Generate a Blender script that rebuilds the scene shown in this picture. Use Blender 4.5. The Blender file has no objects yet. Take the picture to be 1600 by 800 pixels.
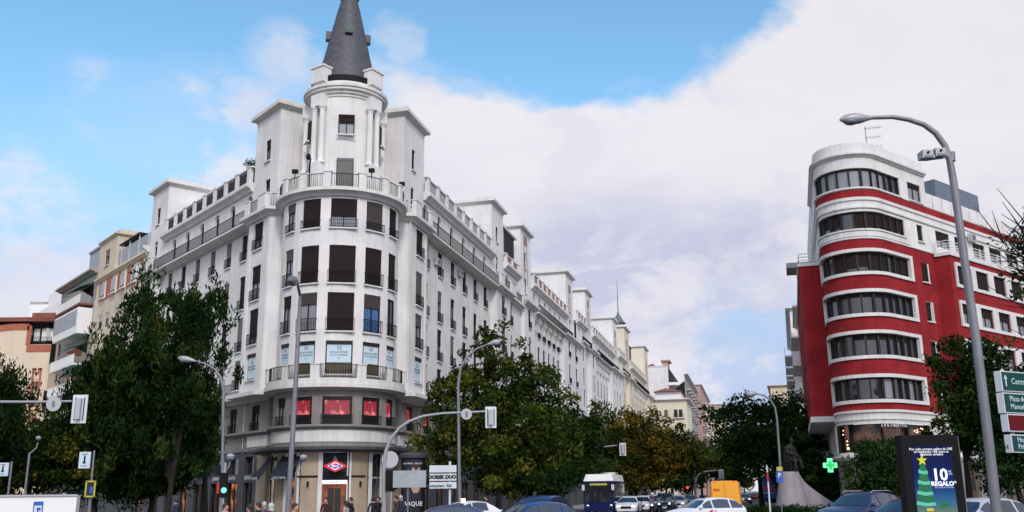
import bpy, math, random
import numpy as np
from mathutils import Vector, Matrix
random.seed(7); rng=np.random.default_rng(11)
sc=bpy.context.scene; col=sc.collection
D=bpy.data
# ---------------------------------------------------------------- camera
F=1465.; PIT=math.atan(371/F); CH=1.8; ROLL=math.atan(.0106)
cp,sp,cr,sr=math.cos(PIT),math.sin(PIT),math.cos(ROLL),math.sin(ROLL)
cam=D.cameras.new('camera'); camo=D.objects.new('camera',cam); col.objects.link(camo)
cam.sensor_width=36; cam.lens=36*F/1600; cam.clip_start=.1; cam.clip_end=6000
r0=Vector((1,0,0)); u0=Vector((0,-sp,cp)); f0=Vector((0,cp,sp))
rr_=r0*cr-u0*sr; uu_=r0*sr+u0*cr
M=Matrix((( rr_.x,uu_.x,-f0.x,0),(rr_.y,uu_.y,-f0.y,0),(rr_.z,uu_.z,-f0.z,CH),(0,0,0,1)))
camo.matrix_world=M; sc.camera=camo
sc.render.resolution_x=1024; sc.render.resolution_y=512
def ray(x,y):
    a=(x-800)/F;b=(400-y)/F
    u=a*cr+b*sr; v=-a*sr+b*cr
    return Vector((u,cp-v*sp,sp+v*cp))
def at(x,y,Y):            # survey: point seen in direction (x,y) standing Y metres away
    r=ray(x,y); return r*(Y/r.y)+Vector((0,0,CH))
# ---------------------------------------------------------------- light
sc.view_settings.view_transform='Standard'; sc.view_settings.look='None'
sc.view_settings.exposure=0.0; sc.view_settings.gamma=1; sc.view_settings.use_curve_mapping=False
SUN=Vector((.22,-.98,.0)).normalized()*math.cos(math.radians(36)); SUN.z=math.sin(math.radians(36))
sun=D.lights.new('sun','SUN'); sun.energy=1.75; sun.angle=math.radians(10); sun.color=(1,.93,.86)
so=D.objects.new('sun',sun); col.objects.link(so)
so.rotation_euler=(-SUN).to_track_quat('-Z','Y').to_euler()
w=D.worlds.new('World'); sc.world=w; w.use_nodes=True
nt=w.node_tree; N=nt.nodes; K=nt.links
for n in list(N): N.remove(n)
def nd(t,**k):
    n=N.new(t)
    for a,b in k.items(): setattr(n,a,b)
    return n
def mth(op,a,b=None,c=None,clamp=False):
    n=nd('ShaderNodeMath',operation=op); n.use_clamp=clamp
    for i,x in enumerate((a,b,c)):
        if x is None: continue
        if hasattr(x,'links') or hasattr(x,'is_linked'): K.new(x,n.inputs[i])
        else: n.inputs[i].default_value=x
    return n.outputs[0]
def sstep(x,a,b):
    n=nd('ShaderNodeMapRange',interpolation_type='SMOOTHSTEP'); K.new(x,n.inputs[0])
    n.inputs[1].default_value=a; n.inputs[2].default_value=b
    if a>b:
        n.inputs[1].default_value=b; n.inputs[2].default_value=a; n.inputs[3].default_value=1; n.inputs[4].default_value=0
    return n.outputs[0]
def mixc(f,a,b):
    n=nd('ShaderNodeMix',data_type='RGBA')
    if isinstance(f,(int,float)): n.inputs[0].default_value=f
    else: K.new(f,n.inputs[0])
    for i,x in ((6,a),(7,b)):
        if isinstance(x,tuple): n.inputs[i].default_value=(*x,1)
        else: K.new(x,n.inputs[i])
    return n.outputs[2]
tc=nd('ShaderNodeTexCoord').outputs['Generated']
def dot(v):
    n=nd('ShaderNodeVectorMath',operation='DOT_PRODUCT'); K.new(tc,n.inputs[0]); n.inputs[1].default_value=v; return n.outputs['Value']
def noise(scale,detail,vs=(1,1,1),off=0,rough=.5,dist=0):
    m=nd('ShaderNodeMapping'); m.inputs['Scale'].default_value=vs; m.inputs['Location'].default_value=(off,off*.7,off*.3); K.new(tc,m.inputs[0])
    n=nd('ShaderNodeTexNoise'); K.new(m.outputs[0],n.inputs['Vector'])
    n.inputs['Scale'].default_value=scale; n.inputs['Detail'].default_value=detail; n.inputs['Roughness'].default_value=rough; n.inputs['Distortion'].default_value=dist
    return n.outputs[0]
sky=nd('ShaderNodeTexSky',sky_type='NISHITA'); sky.sun_disc=False
sky.sun_elevation=math.radians(36); sky.sun_rotation=math.atan2(SUN.x,SUN.y); sky.air_density=1.0; sky.dust_density=.3; sky.ozone_density=1.5
def plane(a,b):           # great circle through two seen directions
    k=ray(*a).cross(ray(*b)).normalized(); return k
K1=plane((590,118),(1010,172));  K1=K1 if K1.dot(ray(1200,500))>0 else -K1
KLT=tuple(Vector((math.cos(math.radians(4)),math.sin(math.radians(4)),0)))
K2=plane((1000,175),(1270,-10));  K2=K2 if K2.dot(ray(1400,400))>0 else -K2
KL=plane((585,100),(600,700));   KL=KL if KL.dot(ray(1200,500))>0 else -KL
n1=noise(5.5,10,(1,1,1.7),3.1,.6,.3); n2=noise(3.2,8,(1,1,2.6),7.7,.55,.4); n3=noise(2.4,4,(1,1,2.2),1.3,.45,.3)
f1=mth('ADD',mth('MULTIPLY',mth('MAXIMUM',dot(K1),dot(K2)),16.),mth('MULTIPLY',mth('SUBTRACT',n1,.5),2.6))
f1=mth('MULTIPLY',sstep(f1,-.18,.38),sstep(mth('ADD',dot(KL),mth('MULTIPLY',mth('SUBTRACT',n1,.5),.12)),-.03,.06))
z=dot((0,0,1))
f2=mth('ADD',mth('MULTIPLY',mth('SUBTRACT',.35,z),8.0),mth('MULTIPLY',mth('SUBTRACT',n2,.5),5.5))
f2=mth('MULTIPLY',sstep(f2,-.45,.9),.92)
nb=noise(16,7,(1,1,1.5),5.5,.6)
def blob(p,r0,r1):
    d=ray(*p).normalized(); return sstep(mth('ADD',dot(tuple(d)),mth('MULTIPLY',mth('SUBTRACT',nb,.5),r0*3.2)),1-r0,1-r1)
b1=mth('MULTIPLY',blob((440,92),.0011,.0001),.75); b2=mth('MULTIPLY',blob((622,62),.0006,.0001),.4)
back=mth('MULTIPLY',sstep(dot((0,-1,0)),-.45,.1),.85)  # unseen cloud cover added behind the camera to neutralise the light
mask=mth('MAXIMUM',mth('MAXIMUM',mth('MAXIMUM',f1,f2),back),mth('MAXIMUM',b1,b2))
gap=mth('MULTIPLY',blob((1195,585),.005,.0005),.7)
gap2=mth('MULTIPLY',blob((60,40),.04,.004),.8)
mask=mth('MULTIPLY',mask,mth('SUBTRACT',1.0,gap)); mask=mth('MULTIPLY',mask,mth('SUBTRACT',1.0,gap2))
skyc=nd('ShaderNodeMix',data_type='RGBA',blend_type='MULTIPLY'); skyc.inputs[0].default_value=1
K.new(sky.outputs[0],skyc.inputs[6]); skyc.inputs[7].default_value=(1.75,2.35,2.30,1)
SKYK=mixc(sstep(dot((0,0,1)),.42,.10),skyc.outputs[2],(3.9,5.6,8.6))
cl=mixc(sstep(n3,.34,.62),(7.8,7.75,8.65),(8.6,8.45,9.0))
under=mth('MULTIPLY',blob((1010,505),.010,.0008),.75)
bandz=mth('MULTIPLY',sstep(mth('ADD',z,mth('MULTIPLY',mth('SUBTRACT',n2,.5),.10)),.34,.22),sstep(mth('ADD',z,mth('MULTIPLY',mth('SUBTRACT',n1,.5),.06)),.125,.165))
bandz=mth('MULTIPLY',bandz,sstep(dot(KLT),.0,.12))
bandz=mth('MULTIPLY',bandz,mth('ADD',.25,sstep(noise(7,8,(1,1,2.4),9.3,.6,.5),.36,.60)),clamp=True)
n4=noise(9,8,(1,1,2.2),2.2,.6,.6)
cl=mixc(mth('MULTIPLY',sstep(n4,.42,.66),.45),cl,(6.9,6.9,8.1))
cl=mixc(mth('MULTIPLY',bandz,.85),cl,(5.4,5.6,7.5))
top=mth('MULTIPLY',blob((1500,60),.05,.004),.7)
cl=mixc(top,cl,(8.5,8.25,8.6))
allc=mixc(mask,SKYK,cl)
# unseen sky towards the sun brightened, added as soft fill on the facades
g=sstep(dot(tuple(SUN.normalized())),.2,1.0)
gl=nd('ShaderNodeMix',data_type='RGBA',blend_type='MULTIPLY'); gl.inputs[0].default_value=1; K.new(allc,gl.inputs[6])
gv=mth('ADD',1.0,mth('MULTIPLY',g,.8)); cb=nd('ShaderNodeCombineColor'); 
for i in range(3): K.new(gv,cb.inputs[i])
K.new(cb.outputs[0],gl.inputs[7])
bg=nd('ShaderNodeBackground'); bg.inputs[1].default_value=.1; K.new(gl.outputs[2],bg.inputs[0])
wo=nd('ShaderNodeOutputWorld'); K.new(bg.outputs[0],wo.inputs[0])
# ---------------------------------------------------------------- materials
def lin(r,g,b):
    f=lambda c:(c/255/12.92) if c/255<=.04045 else ((c/255+.055)/1.055)**2.4
    return (f(r),f(g),f(b))
MATS={}
def mat(name,c,rough=.7,metal=0,var=0,scale=3,c2=None,streak=0,bump=0,emit=None,es=1,spec=.5,coat=0,brick=None,fine=0):
    m=D.materials.new(name); m.use_nodes=True; t=m.node_tree; n=t.nodes; l=t.links
    b=n['Principled BSDF']; b.inputs['Base Color'].default_value=(*c,1); b.inputs['Roughness'].default_value=rough
    b.inputs['Metallic'].default_value=metal; b.inputs['Specular IOR Level'].default_value=spec; b.inputs['Coat Weight'].default_value=coat
    if emit: b.inputs['Emission Color'].default_value=(*emit,1); b.inputs['Emission Strength'].default_value=es
    cur=None
    tcn=n.new('ShaderNodeTexCoord').outputs['Object']
    def mix(f,A,B):
        x=n.new('ShaderNodeMix'); x.data_type='RGBA'; l.new(f,x.inputs[0])
        for i,y in ((6,A),(7,B)):
            if isinstance(y,tuple): x.inputs[i].default_value=(*y,1)
            else: l.new(y,x.inputs[i])
        return x.outputs[2]
    def nz(sc_,vs=(1,1,1),det=6,lo=.35,hi=.65):
        mp=n.new('ShaderNodeMapping'); mp.inputs['Scale'].default_value=vs; l.new(tcn,mp.inputs[0])
        x=n.new('ShaderNodeTexNoise'); l.new(mp.outputs[0],x.inputs['Vector']); x.inputs['Scale'].default_value=sc_; x.inputs['Detail'].default_value=det
        r=n.new('ShaderNodeMapRange'); l.new(x.outputs[0],r.inputs[0]); r.inputs[1].default_value=lo; r.inputs[2].default_value=hi
        return r.outputs[0],x.outputs[0]
    cur=c
    if brick:
        bt=n.new('ShaderNodeTexBrick'); bt.inputs['Color1'].default_value=(*c,1); bt.inputs['Color2'].default_value=(*(c2 or c),1); bt.inputs['Mortar'].default_value=(*brick[3],1)
        bt.inputs['Scale'].default_value=1; bt.inputs['Mortar Size'].default_value=brick[2]; bt.inputs['Brick Width'].default_value=brick[0]; bt.inputs['Row Height'].default_value=brick[1]
        sx=n.new('ShaderNodeSeparateXYZ'); l.new(tcn,sx.inputs[0]); ad=n.new('ShaderNodeMath'); l.new(sx.outputs[0],ad.inputs[0]); l.new(sx.outputs[1],ad.inputs[1])
        cx=n.new('ShaderNodeCombineXYZ'); l.new(ad.outputs[0],cx.inputs[0]); l.new(sx.outputs[2],cx.inputs[1]); l.new(cx.outputs[0],bt.inputs['Vector']); cur=bt.outputs[0]
    elif var or c2:
        B=c2 or tuple(x*(1-var) for x in c)
        f,_=nz(scale); cur=mix(f,c,B)
    if streak:
        f,_=nz(1.0,(4,4,.22),5,.5,.8); f2=n.new('ShaderNodeMath'); f2.operation='MULTIPLY'; l.new(f,f2.inputs[0]); f2.inputs[1].default_value=streak
        cur=mix(f2.outputs[0],cur,tuple(x*.45 for x in c))
    if fine:
        f,_=nz(14,(1,1,1),8,.3,.7); f2=n.new('ShaderNodeMath'); f2.operation='MULTIPLY'; l.new(f,f2.inputs[0]); f2.inputs[1].default_value=fine
        cur=mix(f2.outputs[0],cur,tuple(x*.6 for x in c))
    if not isinstance(cur,tuple): l.new(cur,b.inputs['Base Color'])
    if bump:
        _,h=nz(scale*4); bp=n.new('ShaderNodeBump'); bp.inputs['Strength'].default_value=bump; bp.inputs['Distance'].default_value=.05; l.new(h,bp.inputs['Height']); l.new(bp.outputs[0],b.inputs['Normal'])
    MATS[name]=m; return m
mat('plaster',(.76,.742,.725),.85,var=.16,scale=.5,streak=.34,fine=.16)
mat('plaster_b',(.76,.755,.75),.8,var=.12,scale=.35,streak=.4,fine=.12)
mat('plaster_warm',(.72,.66,.53),.8,var=.12,scale=.4,streak=.35,fine=.12)
mat('trim',(.70,.685,.66),.7,var=.14,scale=.8,streak=.45,fine=.12)
mat('stone_low',(.27,.25,.23),.8,var=.3,scale=.5,streak=.6,fine=.35)  # beige-grey stone, base colour darkened further in place of street-level shade
mat('stone_pier',(.44,.34,.245),.6,var=.25,scale=.6,streak=.3,fine=.3)
mat('slate_and_shade',(.055,.06,.075),.6,var=.3,scale=.7,fine=.3)  # slate; its dark tone also stands in for shade on lower storeys
mat('dark_metal',(.007,.007,.008),.7,spec=.2)
mat('bronze_frame',(.018,.014,.013),.6,spec=.25)
mat('grey_glass',(.09,.13,.18),.25,var=.3)
mat('blind_brown',(.042,.030,.027),.85,spec=.15,brick=(50,.055,.08,(.02,.014,.013)),c2=(.050,.036,.033))
mat('blind_umber',(.075,.055,.048),.5,spec=.4,brick=(50,.055,.08,(.04,.03,.026)),c2=(.085,.063,.055))
mat('blind_tan',(.16,.09,.055),.6,brick=(50,.055,.08,(.09,.06,.04)),c2=(.16,.10,.06))
mat('blind_grey',(.19,.18,.18),.6,brick=(50,.055,.08,(.1,.1,.1)),c2=(.2,.19,.19))
mat('glass',(.022,.024,.03),.04,spec=.9)
mat('glass_blue',(.02,.10,.26),.06,spec=.9)
mat('white_blind',(.52,.53,.56),.6,brick=(50,.06,.08,(.4,.4,.42)),c2=(.55,.55,.58))
mat('curtain',(.44,.45,.48),.35,brick=(.11,50,.25,(.22,.23,.26)),c2=(.5,.5,.52))
mat('sign_white',(.50,.62,.70),.6,spec=.2)
mat('sign_ink',(.02,.09,.12),.5)
mat('olive_panel',(.085,.07,.035),.6,var=.4,scale=3)
mat('roof_slate',(.050,.052,.064),.55,brick=(.32,.22,.02,(.03,.03,.036)),c2=(.075,.078,.093))
mat('roof_grey',(.30,.30,.30),.9,var=.2)
mat('lead',(.13,.15,.15),.5,var=.3)
mat('brick_red',(.24,.085,.065),.85,brick=(.25,.07,.012,(.35,.28,.25)),c2=(.3,.12,.09))
mat('brick_pink',(.42,.22,.18),.85,brick=(.25,.07,.012,(.4,.3,.28)),c2=(.48,.27,.22))
mat('brick_orange',(.42,.13,.07),.85,var=.2)
mat('cream',(.64,.55,.42),.85,var=.12,scale=.4,streak=.35,fine=.1)
mat('peach',(.70,.58,.44),.85,var=.08,scale=.4,streak=.25,fine=.1)
mat('greybeige',(.34,.31,.28),.85,brick=(.9,.3,.02,(.25,.22,.2)),c2=(.38,.34,.30))
mat('grey_panel',(.33,.36,.39),.6,var=.15)
mat('white_paint',(.80,.80,.80),.5,fine=.08)
mat('alu',(.55,.57,.62),.4,brick=(50,.12,.04,(.4,.42,.46)),c2=(.55,.57,.62))
mat('red_wall',(.32,.024,.030),.9,spec=.15,var=.35,scale=.6,streak=.6,fine=.3)
mat('awning_green',(.02,.16,.10),.8)
mat('awning_navy',(.012,.016,.03),.8,var=.3)
mat('terracotta',(.25,.08,.055),.8,var=.3,scale=2)
mat('asphalt',(.05,.05,.053),.85,var=.3,scale=.6,fine=.4)
mat('paving',(.24,.23,.22),.85,brick=(.4,.4,.012,(.12,.12,.12)),c2=(.27,.26,.25))
mat('kerb',(.34,.33,.32),.8,fine=.3)
mat('road_paint',(.72,.72,.70),.7,fine=.4)
mat('ground_far',(.16,.155,.14),.9,var=.3,scale=.05)
mat('galv',(.22,.22,.245),.5,metal=.35,var=.25,scale=1.5,streak=.3)
mat('steel_light',(.34,.345,.37),.5,metal=.3,fine=.2)
mat('plastic_grey',(.42,.43,.45),.5,fine=.2)
mat('lamp_glass',(.16,.18,.22),.2)
mat('black_plastic',(.006,.006,.007),.7,spec=.2)
mat('rubber',(.015,.015,.015),.85)
mat('rim',(.35,.36,.38),.3,metal=.9)
mat('chrome',(.7,.7,.72),.15,metal=1)
mat('bark',(.020,.016,.013),.95,var=.5,scale=4,bump=.6)
mat('concrete',(.34,.31,.34),.85,var=.2,scale=.8,streak=.6,fine=.3,bump=.1)
mat('bronze_statue',(.010,.012,.011),.7,var=.4,scale=3)
mat('bronze_green',(.05,.11,.09),.6)
for nm,cc in (('car_white',(.70,.70,.75)),('car_navy',(.008,.022,.095)),('car_blue',(.012,.045,.17)),('car_black',(.01,.011,.014)),('car_silver',(.36,.38,.42)),('car_teal',(.02,.06,.10)),('van_yellow',(.80,.33,.012)),('bus_blue',(.004,.010,.08)),('truck_blue',(.010,.06,.24)),('car_red',(.25,.01,.012))):
    mat(nm,cc,.3,coat=.25,metal=.0,spec=.35,fine=.06)
mat('car_glass',(.012,.03,.06),.05,spec=.8)
mat('red_stripe',(.5,.02,.02),.5)
mat('red_ink',(.55,.015,.01),.5)
mat('blue_sign',(.02,.09,.42),.5)
mat('green_sign',(.005,.055,.045),.6,spec=.2)
mat('red_sign',(.10,.003,.006),.6,spec=.2)
mat('letter_white',(.60,.62,.66),.6)
mat('ink_black',(.01,.01,.012),.6)
mat('yellow_sign',(.45,.42,.05),.6)
mat('skin',(.42,.24,.17),.6); mat('hair_dark',(.02,.014,.01),.7)
for i,cc in enumerate([(.012,.012,.016),(.05,.012,.02),(.02,.03,.06),(.35,.27,.27),(.06,.04,.03),(.10,.10,.11)]): mat('cloth%d'%i,cc,.9,fine=.3)
mat('denim',(.02,.035,.08),.9)
mat('lamp_on',(.8,.85,1),.4,emit=(.85,.92,1),es=2.2)
mat('headlight_on',(.9,.9,.9),.3,emit=(1,.98,.92),es=2.0)
mat('tail_off',(.25,.008,.006),.3); mat('tail_on',(.4,.01,.01),.3,emit=(1,.03,.02),es=1.2)
mat('green_light',(.1,.9,.6),.4,emit=(.15,1,.55),es=2.0)
mat('cross_green',(.1,.9,.4),.4,emit=(.22,1,.45),es=.8)
mat('neon_green',(.02,.5,.1),.4,emit=(.02,.55,.08),es=.5)
mat('red_light',(.9,.1,.05),.4,emit=(1,.08,.04),es=1.2)
mat('warm_lamp',(1,.8,.6),.4,emit=(1,.62,.35),es=3.0)
mat('bulb_pink',(1,.7,.6),.4,emit=(1,.62,.48),es=2.6)
mat('metro_red',(.6,.02,.04),.4,emit=(.6,.01,.03),es=.15)
mat('metro_white',(.8,.8,.85),.4,emit=(.9,.85,.95),es=.4)
mat('metro_blue',(.03,.06,.4),.4,emit=(.02,.06,.4),es=.5)
mat('lightbox',(.75,.78,.8),.4,emit=(.75,.8,.82),es=.55)
def shop_interior(name,a,b,es,scale=1.5,vs=(1,1,1),seed=0,lo=.45,hi=.7):
    m=mat(name,(.02,.02,.02),.4); t=m.node_tree; n=t.nodes; l=t.links; bb=n['Principled BSDF']
    tcn=n.new('ShaderNodeTexCoord').outputs['Object']; mp=n.new('ShaderNodeMapping'); mp.inputs['Scale'].default_value=vs; mp.inputs['Location'].default_value=(seed,seed,seed); l.new(tcn,mp.inputs[0])
    x=n.new('ShaderNodeTexNoise'); x.inputs['Scale'].default_value=scale; x.inputs['Detail'].default_value=3; l.new(mp.outputs[0],x.inputs['Vector'])
    r=n.new('ShaderNodeValToRGB'); r.color_ramp.elements[0].position=lo; r.color_ramp.elements[1].position=hi; r.color_ramp.elements[0].color=(*a,1); r.color_ramp.elements[1].color=(*b,1)
    l.new(x.outputs[0],r.inputs[0]); l.new(r.outputs[0],bb.inputs['Emission Color']); bb.inputs['Emission Strength'].default_value=es; return m
shop_interior('display_red',(.30,.008,.022),(1.0,.24,.27),.95,1.6,(1,1,.8),3,.5,.64)
shop_interior('shop_warm',(.028,.006,.003),(.60,.20,.07),1.3,1.3,(1,1,.8),1)
shop_interior('shop_orange',(.07,.014,.003),(.34,.085,.02),1.1,.9,(1,1,1),2)
shop_interior('shop_dim',(.002,.002,.003),(.12,.05,.025),1.0,1.1,(1,1,1),5)
shop_interior('shop_cloth',(.012,.012,.02),(.09,.09,.11),.8,1.6,(1,1,.7),8)
shop_interior('ad_blue',(.004,.008,.15),(.10,.25,.50),.9,.01)
MAT=lambda k: MATS[k] if isinstance(k,str) else k
# ---------------------------------------------------------------- mesh helpers
class MB:
    def __init__(S): S.v=[];S.f=[]
    def add(S,vs,fs):
        o=len(S.v); S.v+= [tuple(x) for x in vs]; S.f+=[tuple(i+o for i in f) for f in fs]; return S
    def quad(S,a,b,c,d): return S.add([a,b,c,d],[(0,1,2,3)])
    def hexa(S,p):   # 8 points: bottom 4 (ccw), top 4
        return S.add(p,[(3,2,1,0),(4,5,6,7),(0,1,5,4),(1,2,6,5),(2,3,7,6),(3,0,4,7)])
    def box(S,x0,x1,y0,y1,z0,z1):
        return S.hexa([(x0,y0,z0),(x1,y0,z0),(x1,y1,z0),(x0,y1,z0),(x0,y0,z1),(x1,y0,z1),(x1,y1,z1),(x0,y1,z1)])
    def prism(S,poly,z0,z1):
        n=len(poly); vs=[(p[0],p[1],z0) for p in poly]+[(p[0],p[1],z1) for p in poly]
        return S.add(vs,[tuple(range(n-1,-1,-1)),tuple(range(n,2*n))]+[(i,(i+1)%n,n+(i+1)%n,n+i) for i in range(n)])
    def extr(S,poly,y0,y1):   # polygon in xz, extruded in y
        n=len(poly); vs=[(p[0],y0,p[1]) for p in poly]+[(p[0],y1,p[1]) for p in poly]
        return S.add(vs,[tuple(range(n)),tuple(range(2*n-1,n-1,-1))]+[(i,n+i,n+(i+1)%n,(i+1)%n) for i in range(n)])
    def tube(S,pts,rad,seg=8,cap=True):
        pts=[Vector(p) for p in pts]; n=len(pts); rad=rad if isinstance(rad,(list,tuple)) else [rad]*n
        o=len(S.v); pu=None
        for i,p in enumerate(pts):
            t=(pts[min(i+1,n-1)]-pts[max(i-1,0)]).normalized()
            if pu is None: pu=t.orthogonal().normalized()
            pu=(pu-t*pu.dot(t)); pu=pu.normalized() if pu.length>1e-6 else t.orthogonal().normalized()
            q=t.cross(pu)
            for k in range(seg):
                a=2*math.pi*k/seg; S.v.append(tuple(p+(pu*math.cos(a)+q*math.sin(a))*rad[i]))
        for i in range(n-1):
            for k in range(seg):
                a=o+i*seg+k; b=o+i*seg+(k+1)%seg; S.f.append((a,b,b+seg,a+seg))
        if cap: S.f.append(tuple(o+k for k in range(seg-1,-1,-1))); S.f.append(tuple(o+(n-1)*seg+k for k in range(seg)))
        return S
    def lathe(S,prof,seg=32,c=(0,0),a0=0,a1=2*math.pi,cap=False):
        full=abs(a1-a0-2*math.pi)<1e-6; m=seg if full else seg+1; o=len(S.v)
        for r,z in prof:
            for k in range(m):
                a=a0+(a1-a0)*k/seg; S.v.append((c[0]+r*math.cos(a),c[1]+r*math.sin(a),z))
        for i in range(len(prof)-1):
            for k in range(seg):
                k2=(k+1)%m; S.f.append((o+i*m+k,o+i*m+k2,o+(i+1)*m+k2,o+(i+1)*m+k))
        if cap: S.f.append(tuple(o+k for k in range(m-1,-1,-1))); S.f.append(tuple(o+(len(prof)-1)*m+k for k in range(m)))
        return S
    def ball(S,c,r,seg=12,ring=8,sx=1,sy=1,sz=1):
        o=len(S.v)
        for i in range(ring+1):
            t=math.pi*i/ring
            for k in range(seg):
                a=2*math.pi*k/seg; S.v.append((c[0]+sx*r*math.sin(t)*math.cos(a),c[1]+sy*r*math.sin(t)*math.sin(a),c[2]+sz*r*math.cos(t)))
        for i in range(ring):
            for k in range(seg):
                a=o+i*seg+k;b=o+i*seg+(k+1)%seg; S.f.append((a,a+seg,b+seg,b))
        return S
    def mesh(S,name,m,smooth=False,org=(0,0,0)):
        me=D.meshes.new(name); ox,oy,oz=org
        me.from_pydata([(x-ox,y-oy,z-oz) for x,y,z in S.v],[],S.f)
        me.materials.append(MAT(m)); me.update()
        if smooth:
            for p in me.polygons: p.use_smooth=True
            try: me.set_sharp_from_angle(angle=math.radians(38))
            except Exception: pass
        return me
def link(o,parent=None):
    col.objects.link(o)
    if parent is not None: o.parent=parent
    return o
def part(name,mb,m,parent=None,smooth=False,world=True,label=None,stuff=False):
    """mesh in world coordinates under an unrotated thing"""
    org=(0,0,0)
    if parent is not None and world:
        p=parent; org=Vector((0,0,0))
        while p is not None: org=org+Vector(p.location); p=p.parent
    o=D.objects.new(name,mb.mesh(name,m,smooth,org)); link(o,parent)
    if label: o['label']=label
    if stuff: o['kind']='stuff'
    return o
def pieces(name,mb,m,parent=None,smooth=False):
    par=list(range(len(mb.v)))
    def f(a):
        while par[a]!=a: par[a]=par[par[a]]; a=par[a]
        return a
    for fc in mb.f:
        for b in fc[1:]: par[f(fc[0])]=f(b)
    # weld coincident vertices
    seen={}
    for i,v in enumerate(mb.v):
        k=tuple(round(c,3) for c in v)
        if k in seen: par[f(i)]=f(seen[k])
        else: seen[k]=i
    gr={}
    for fc in mb.f: gr.setdefault(f(fc[0]),[]).append(fc)
    out=[]
    for fs in gr.values():
        ix={}; n=MB()
        for fc in fs:
            for i in fc:
                if i not in ix: ix[i]=len(n.v); n.v.append(mb.v[i])
            n.f.append(tuple(ix[i] for i in fc))
        out.append(part(name,n,m,parent,smooth))
    return out
def tag(o,label,cat,group=None):
    o['label']=label; o['category']=cat
    if group: o['group']=group
    return o
def thing(name,label,cat,loc=(0,0,0),rz=0,group=None):
    o=D.objects.new(name,None); o.empty_display_size=.3; link(o); o.location=loc; o.rotation_euler=(0,0,rz); return tag(o,label,cat,group)
def struct(name,mb,m,smooth=False):
    o=D.objects.new(name,mb.mesh(name,m,smooth)); link(o); o['kind']='structure'; return o
def copy_tree(o,parent=None):
    c=o.copy(); col.objects.link(c)
    if parent is not None: c.parent=parent
    for ch in list(o.children): copy_tree(ch,c)
    return c
def text_mesh(s,size,m,ext=.01,align='CENTER',bold=0):
    cu=D.curves.new('lettering','FONT'); cu.body=s; cu.size=size; cu.align_x=align; cu.align_y='CENTER'; cu.extrude=ext; cu.offset=bold; cu.resolution_u=2
    o=D.objects.new('lettering_tmp',cu); col.objects.link(o)
    dg=bpy.context.evaluated_depsgraph_get(); me=D.meshes.new_from_object(o.evaluated_get(dg)); D.objects.remove(o); D.curves.remove(cu)
    me.materials.clear(); me.materials.append(MAT(m)); return me
def lettering(s,size,m,parent,loc,rz=0,ext=.01,bold=0,name='lettering',rx=math.pi/2,align='CENTER',ry=0):
    """reads along local x, faces local -y"""
    o=D.objects.new(name,text_mesh(s,size,m,ext,align,bold)); link(o,parent); o.location=loc; o.rotation_euler=(rx,ry,rz); return o
# ---------------------------------------------------------------- facade tools
class Path:
    """plan polyline; outward side is to the right of travel"""
    def __init__(S,pts):
        S.p=[Vector((a[0],a[1])) for a in pts]; S.c=[0]
        for a,b in zip(S.p,S.p[1:]): S.c.append(S.c[-1]+(b-a).length)
        S.d=[(b-a).normalized() for a,b in zip(S.p,S.p[1:])]; S.n=[Vector((d.y,-d.x)) for d in S.d]
    def seg(S,s):
        for i in range(len(S.d)):
            if s<=S.c[i+1]+1e-9: return i
        return len(S.d)-1
    def pt(S,s,off=0):
        i=None
        for k in range(1,len(S.p)-1):
            if abs(s-S.c[k])<1e-5: i=k
        if i is not None:
            a,b=S.n[i-1],S.n[i]; m=(a+b)/(1+a.dot(b)) if 1+a.dot(b)>.05 else a
            q=S.p[i]+m*off
        else:
            k=S.seg(s); q=S.p[k]+S.d[k]*(s-S.c[k])+S.n[k]*off
        return q
    def nrm(S,s): return S.n[S.seg(s)]
    def brk(S,s0,s1): return [s0]+[c for c in S.c if s0+1e-4<c<s1-1e-4]+[s1]
    def near(S,q):
        best=None
        for i in range(len(S.d)):
            t=max(0,min((S.p[i+1]-S.p[i]).length,(Vector(q)-S.p[i]).dot(S.d[i]))); dd=(S.p[i]+S.d[i]*t-Vector(q)).length
            if best is None or dd<best[0]: best=(dd,S.c[i]+t)
        return best[1]
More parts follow.
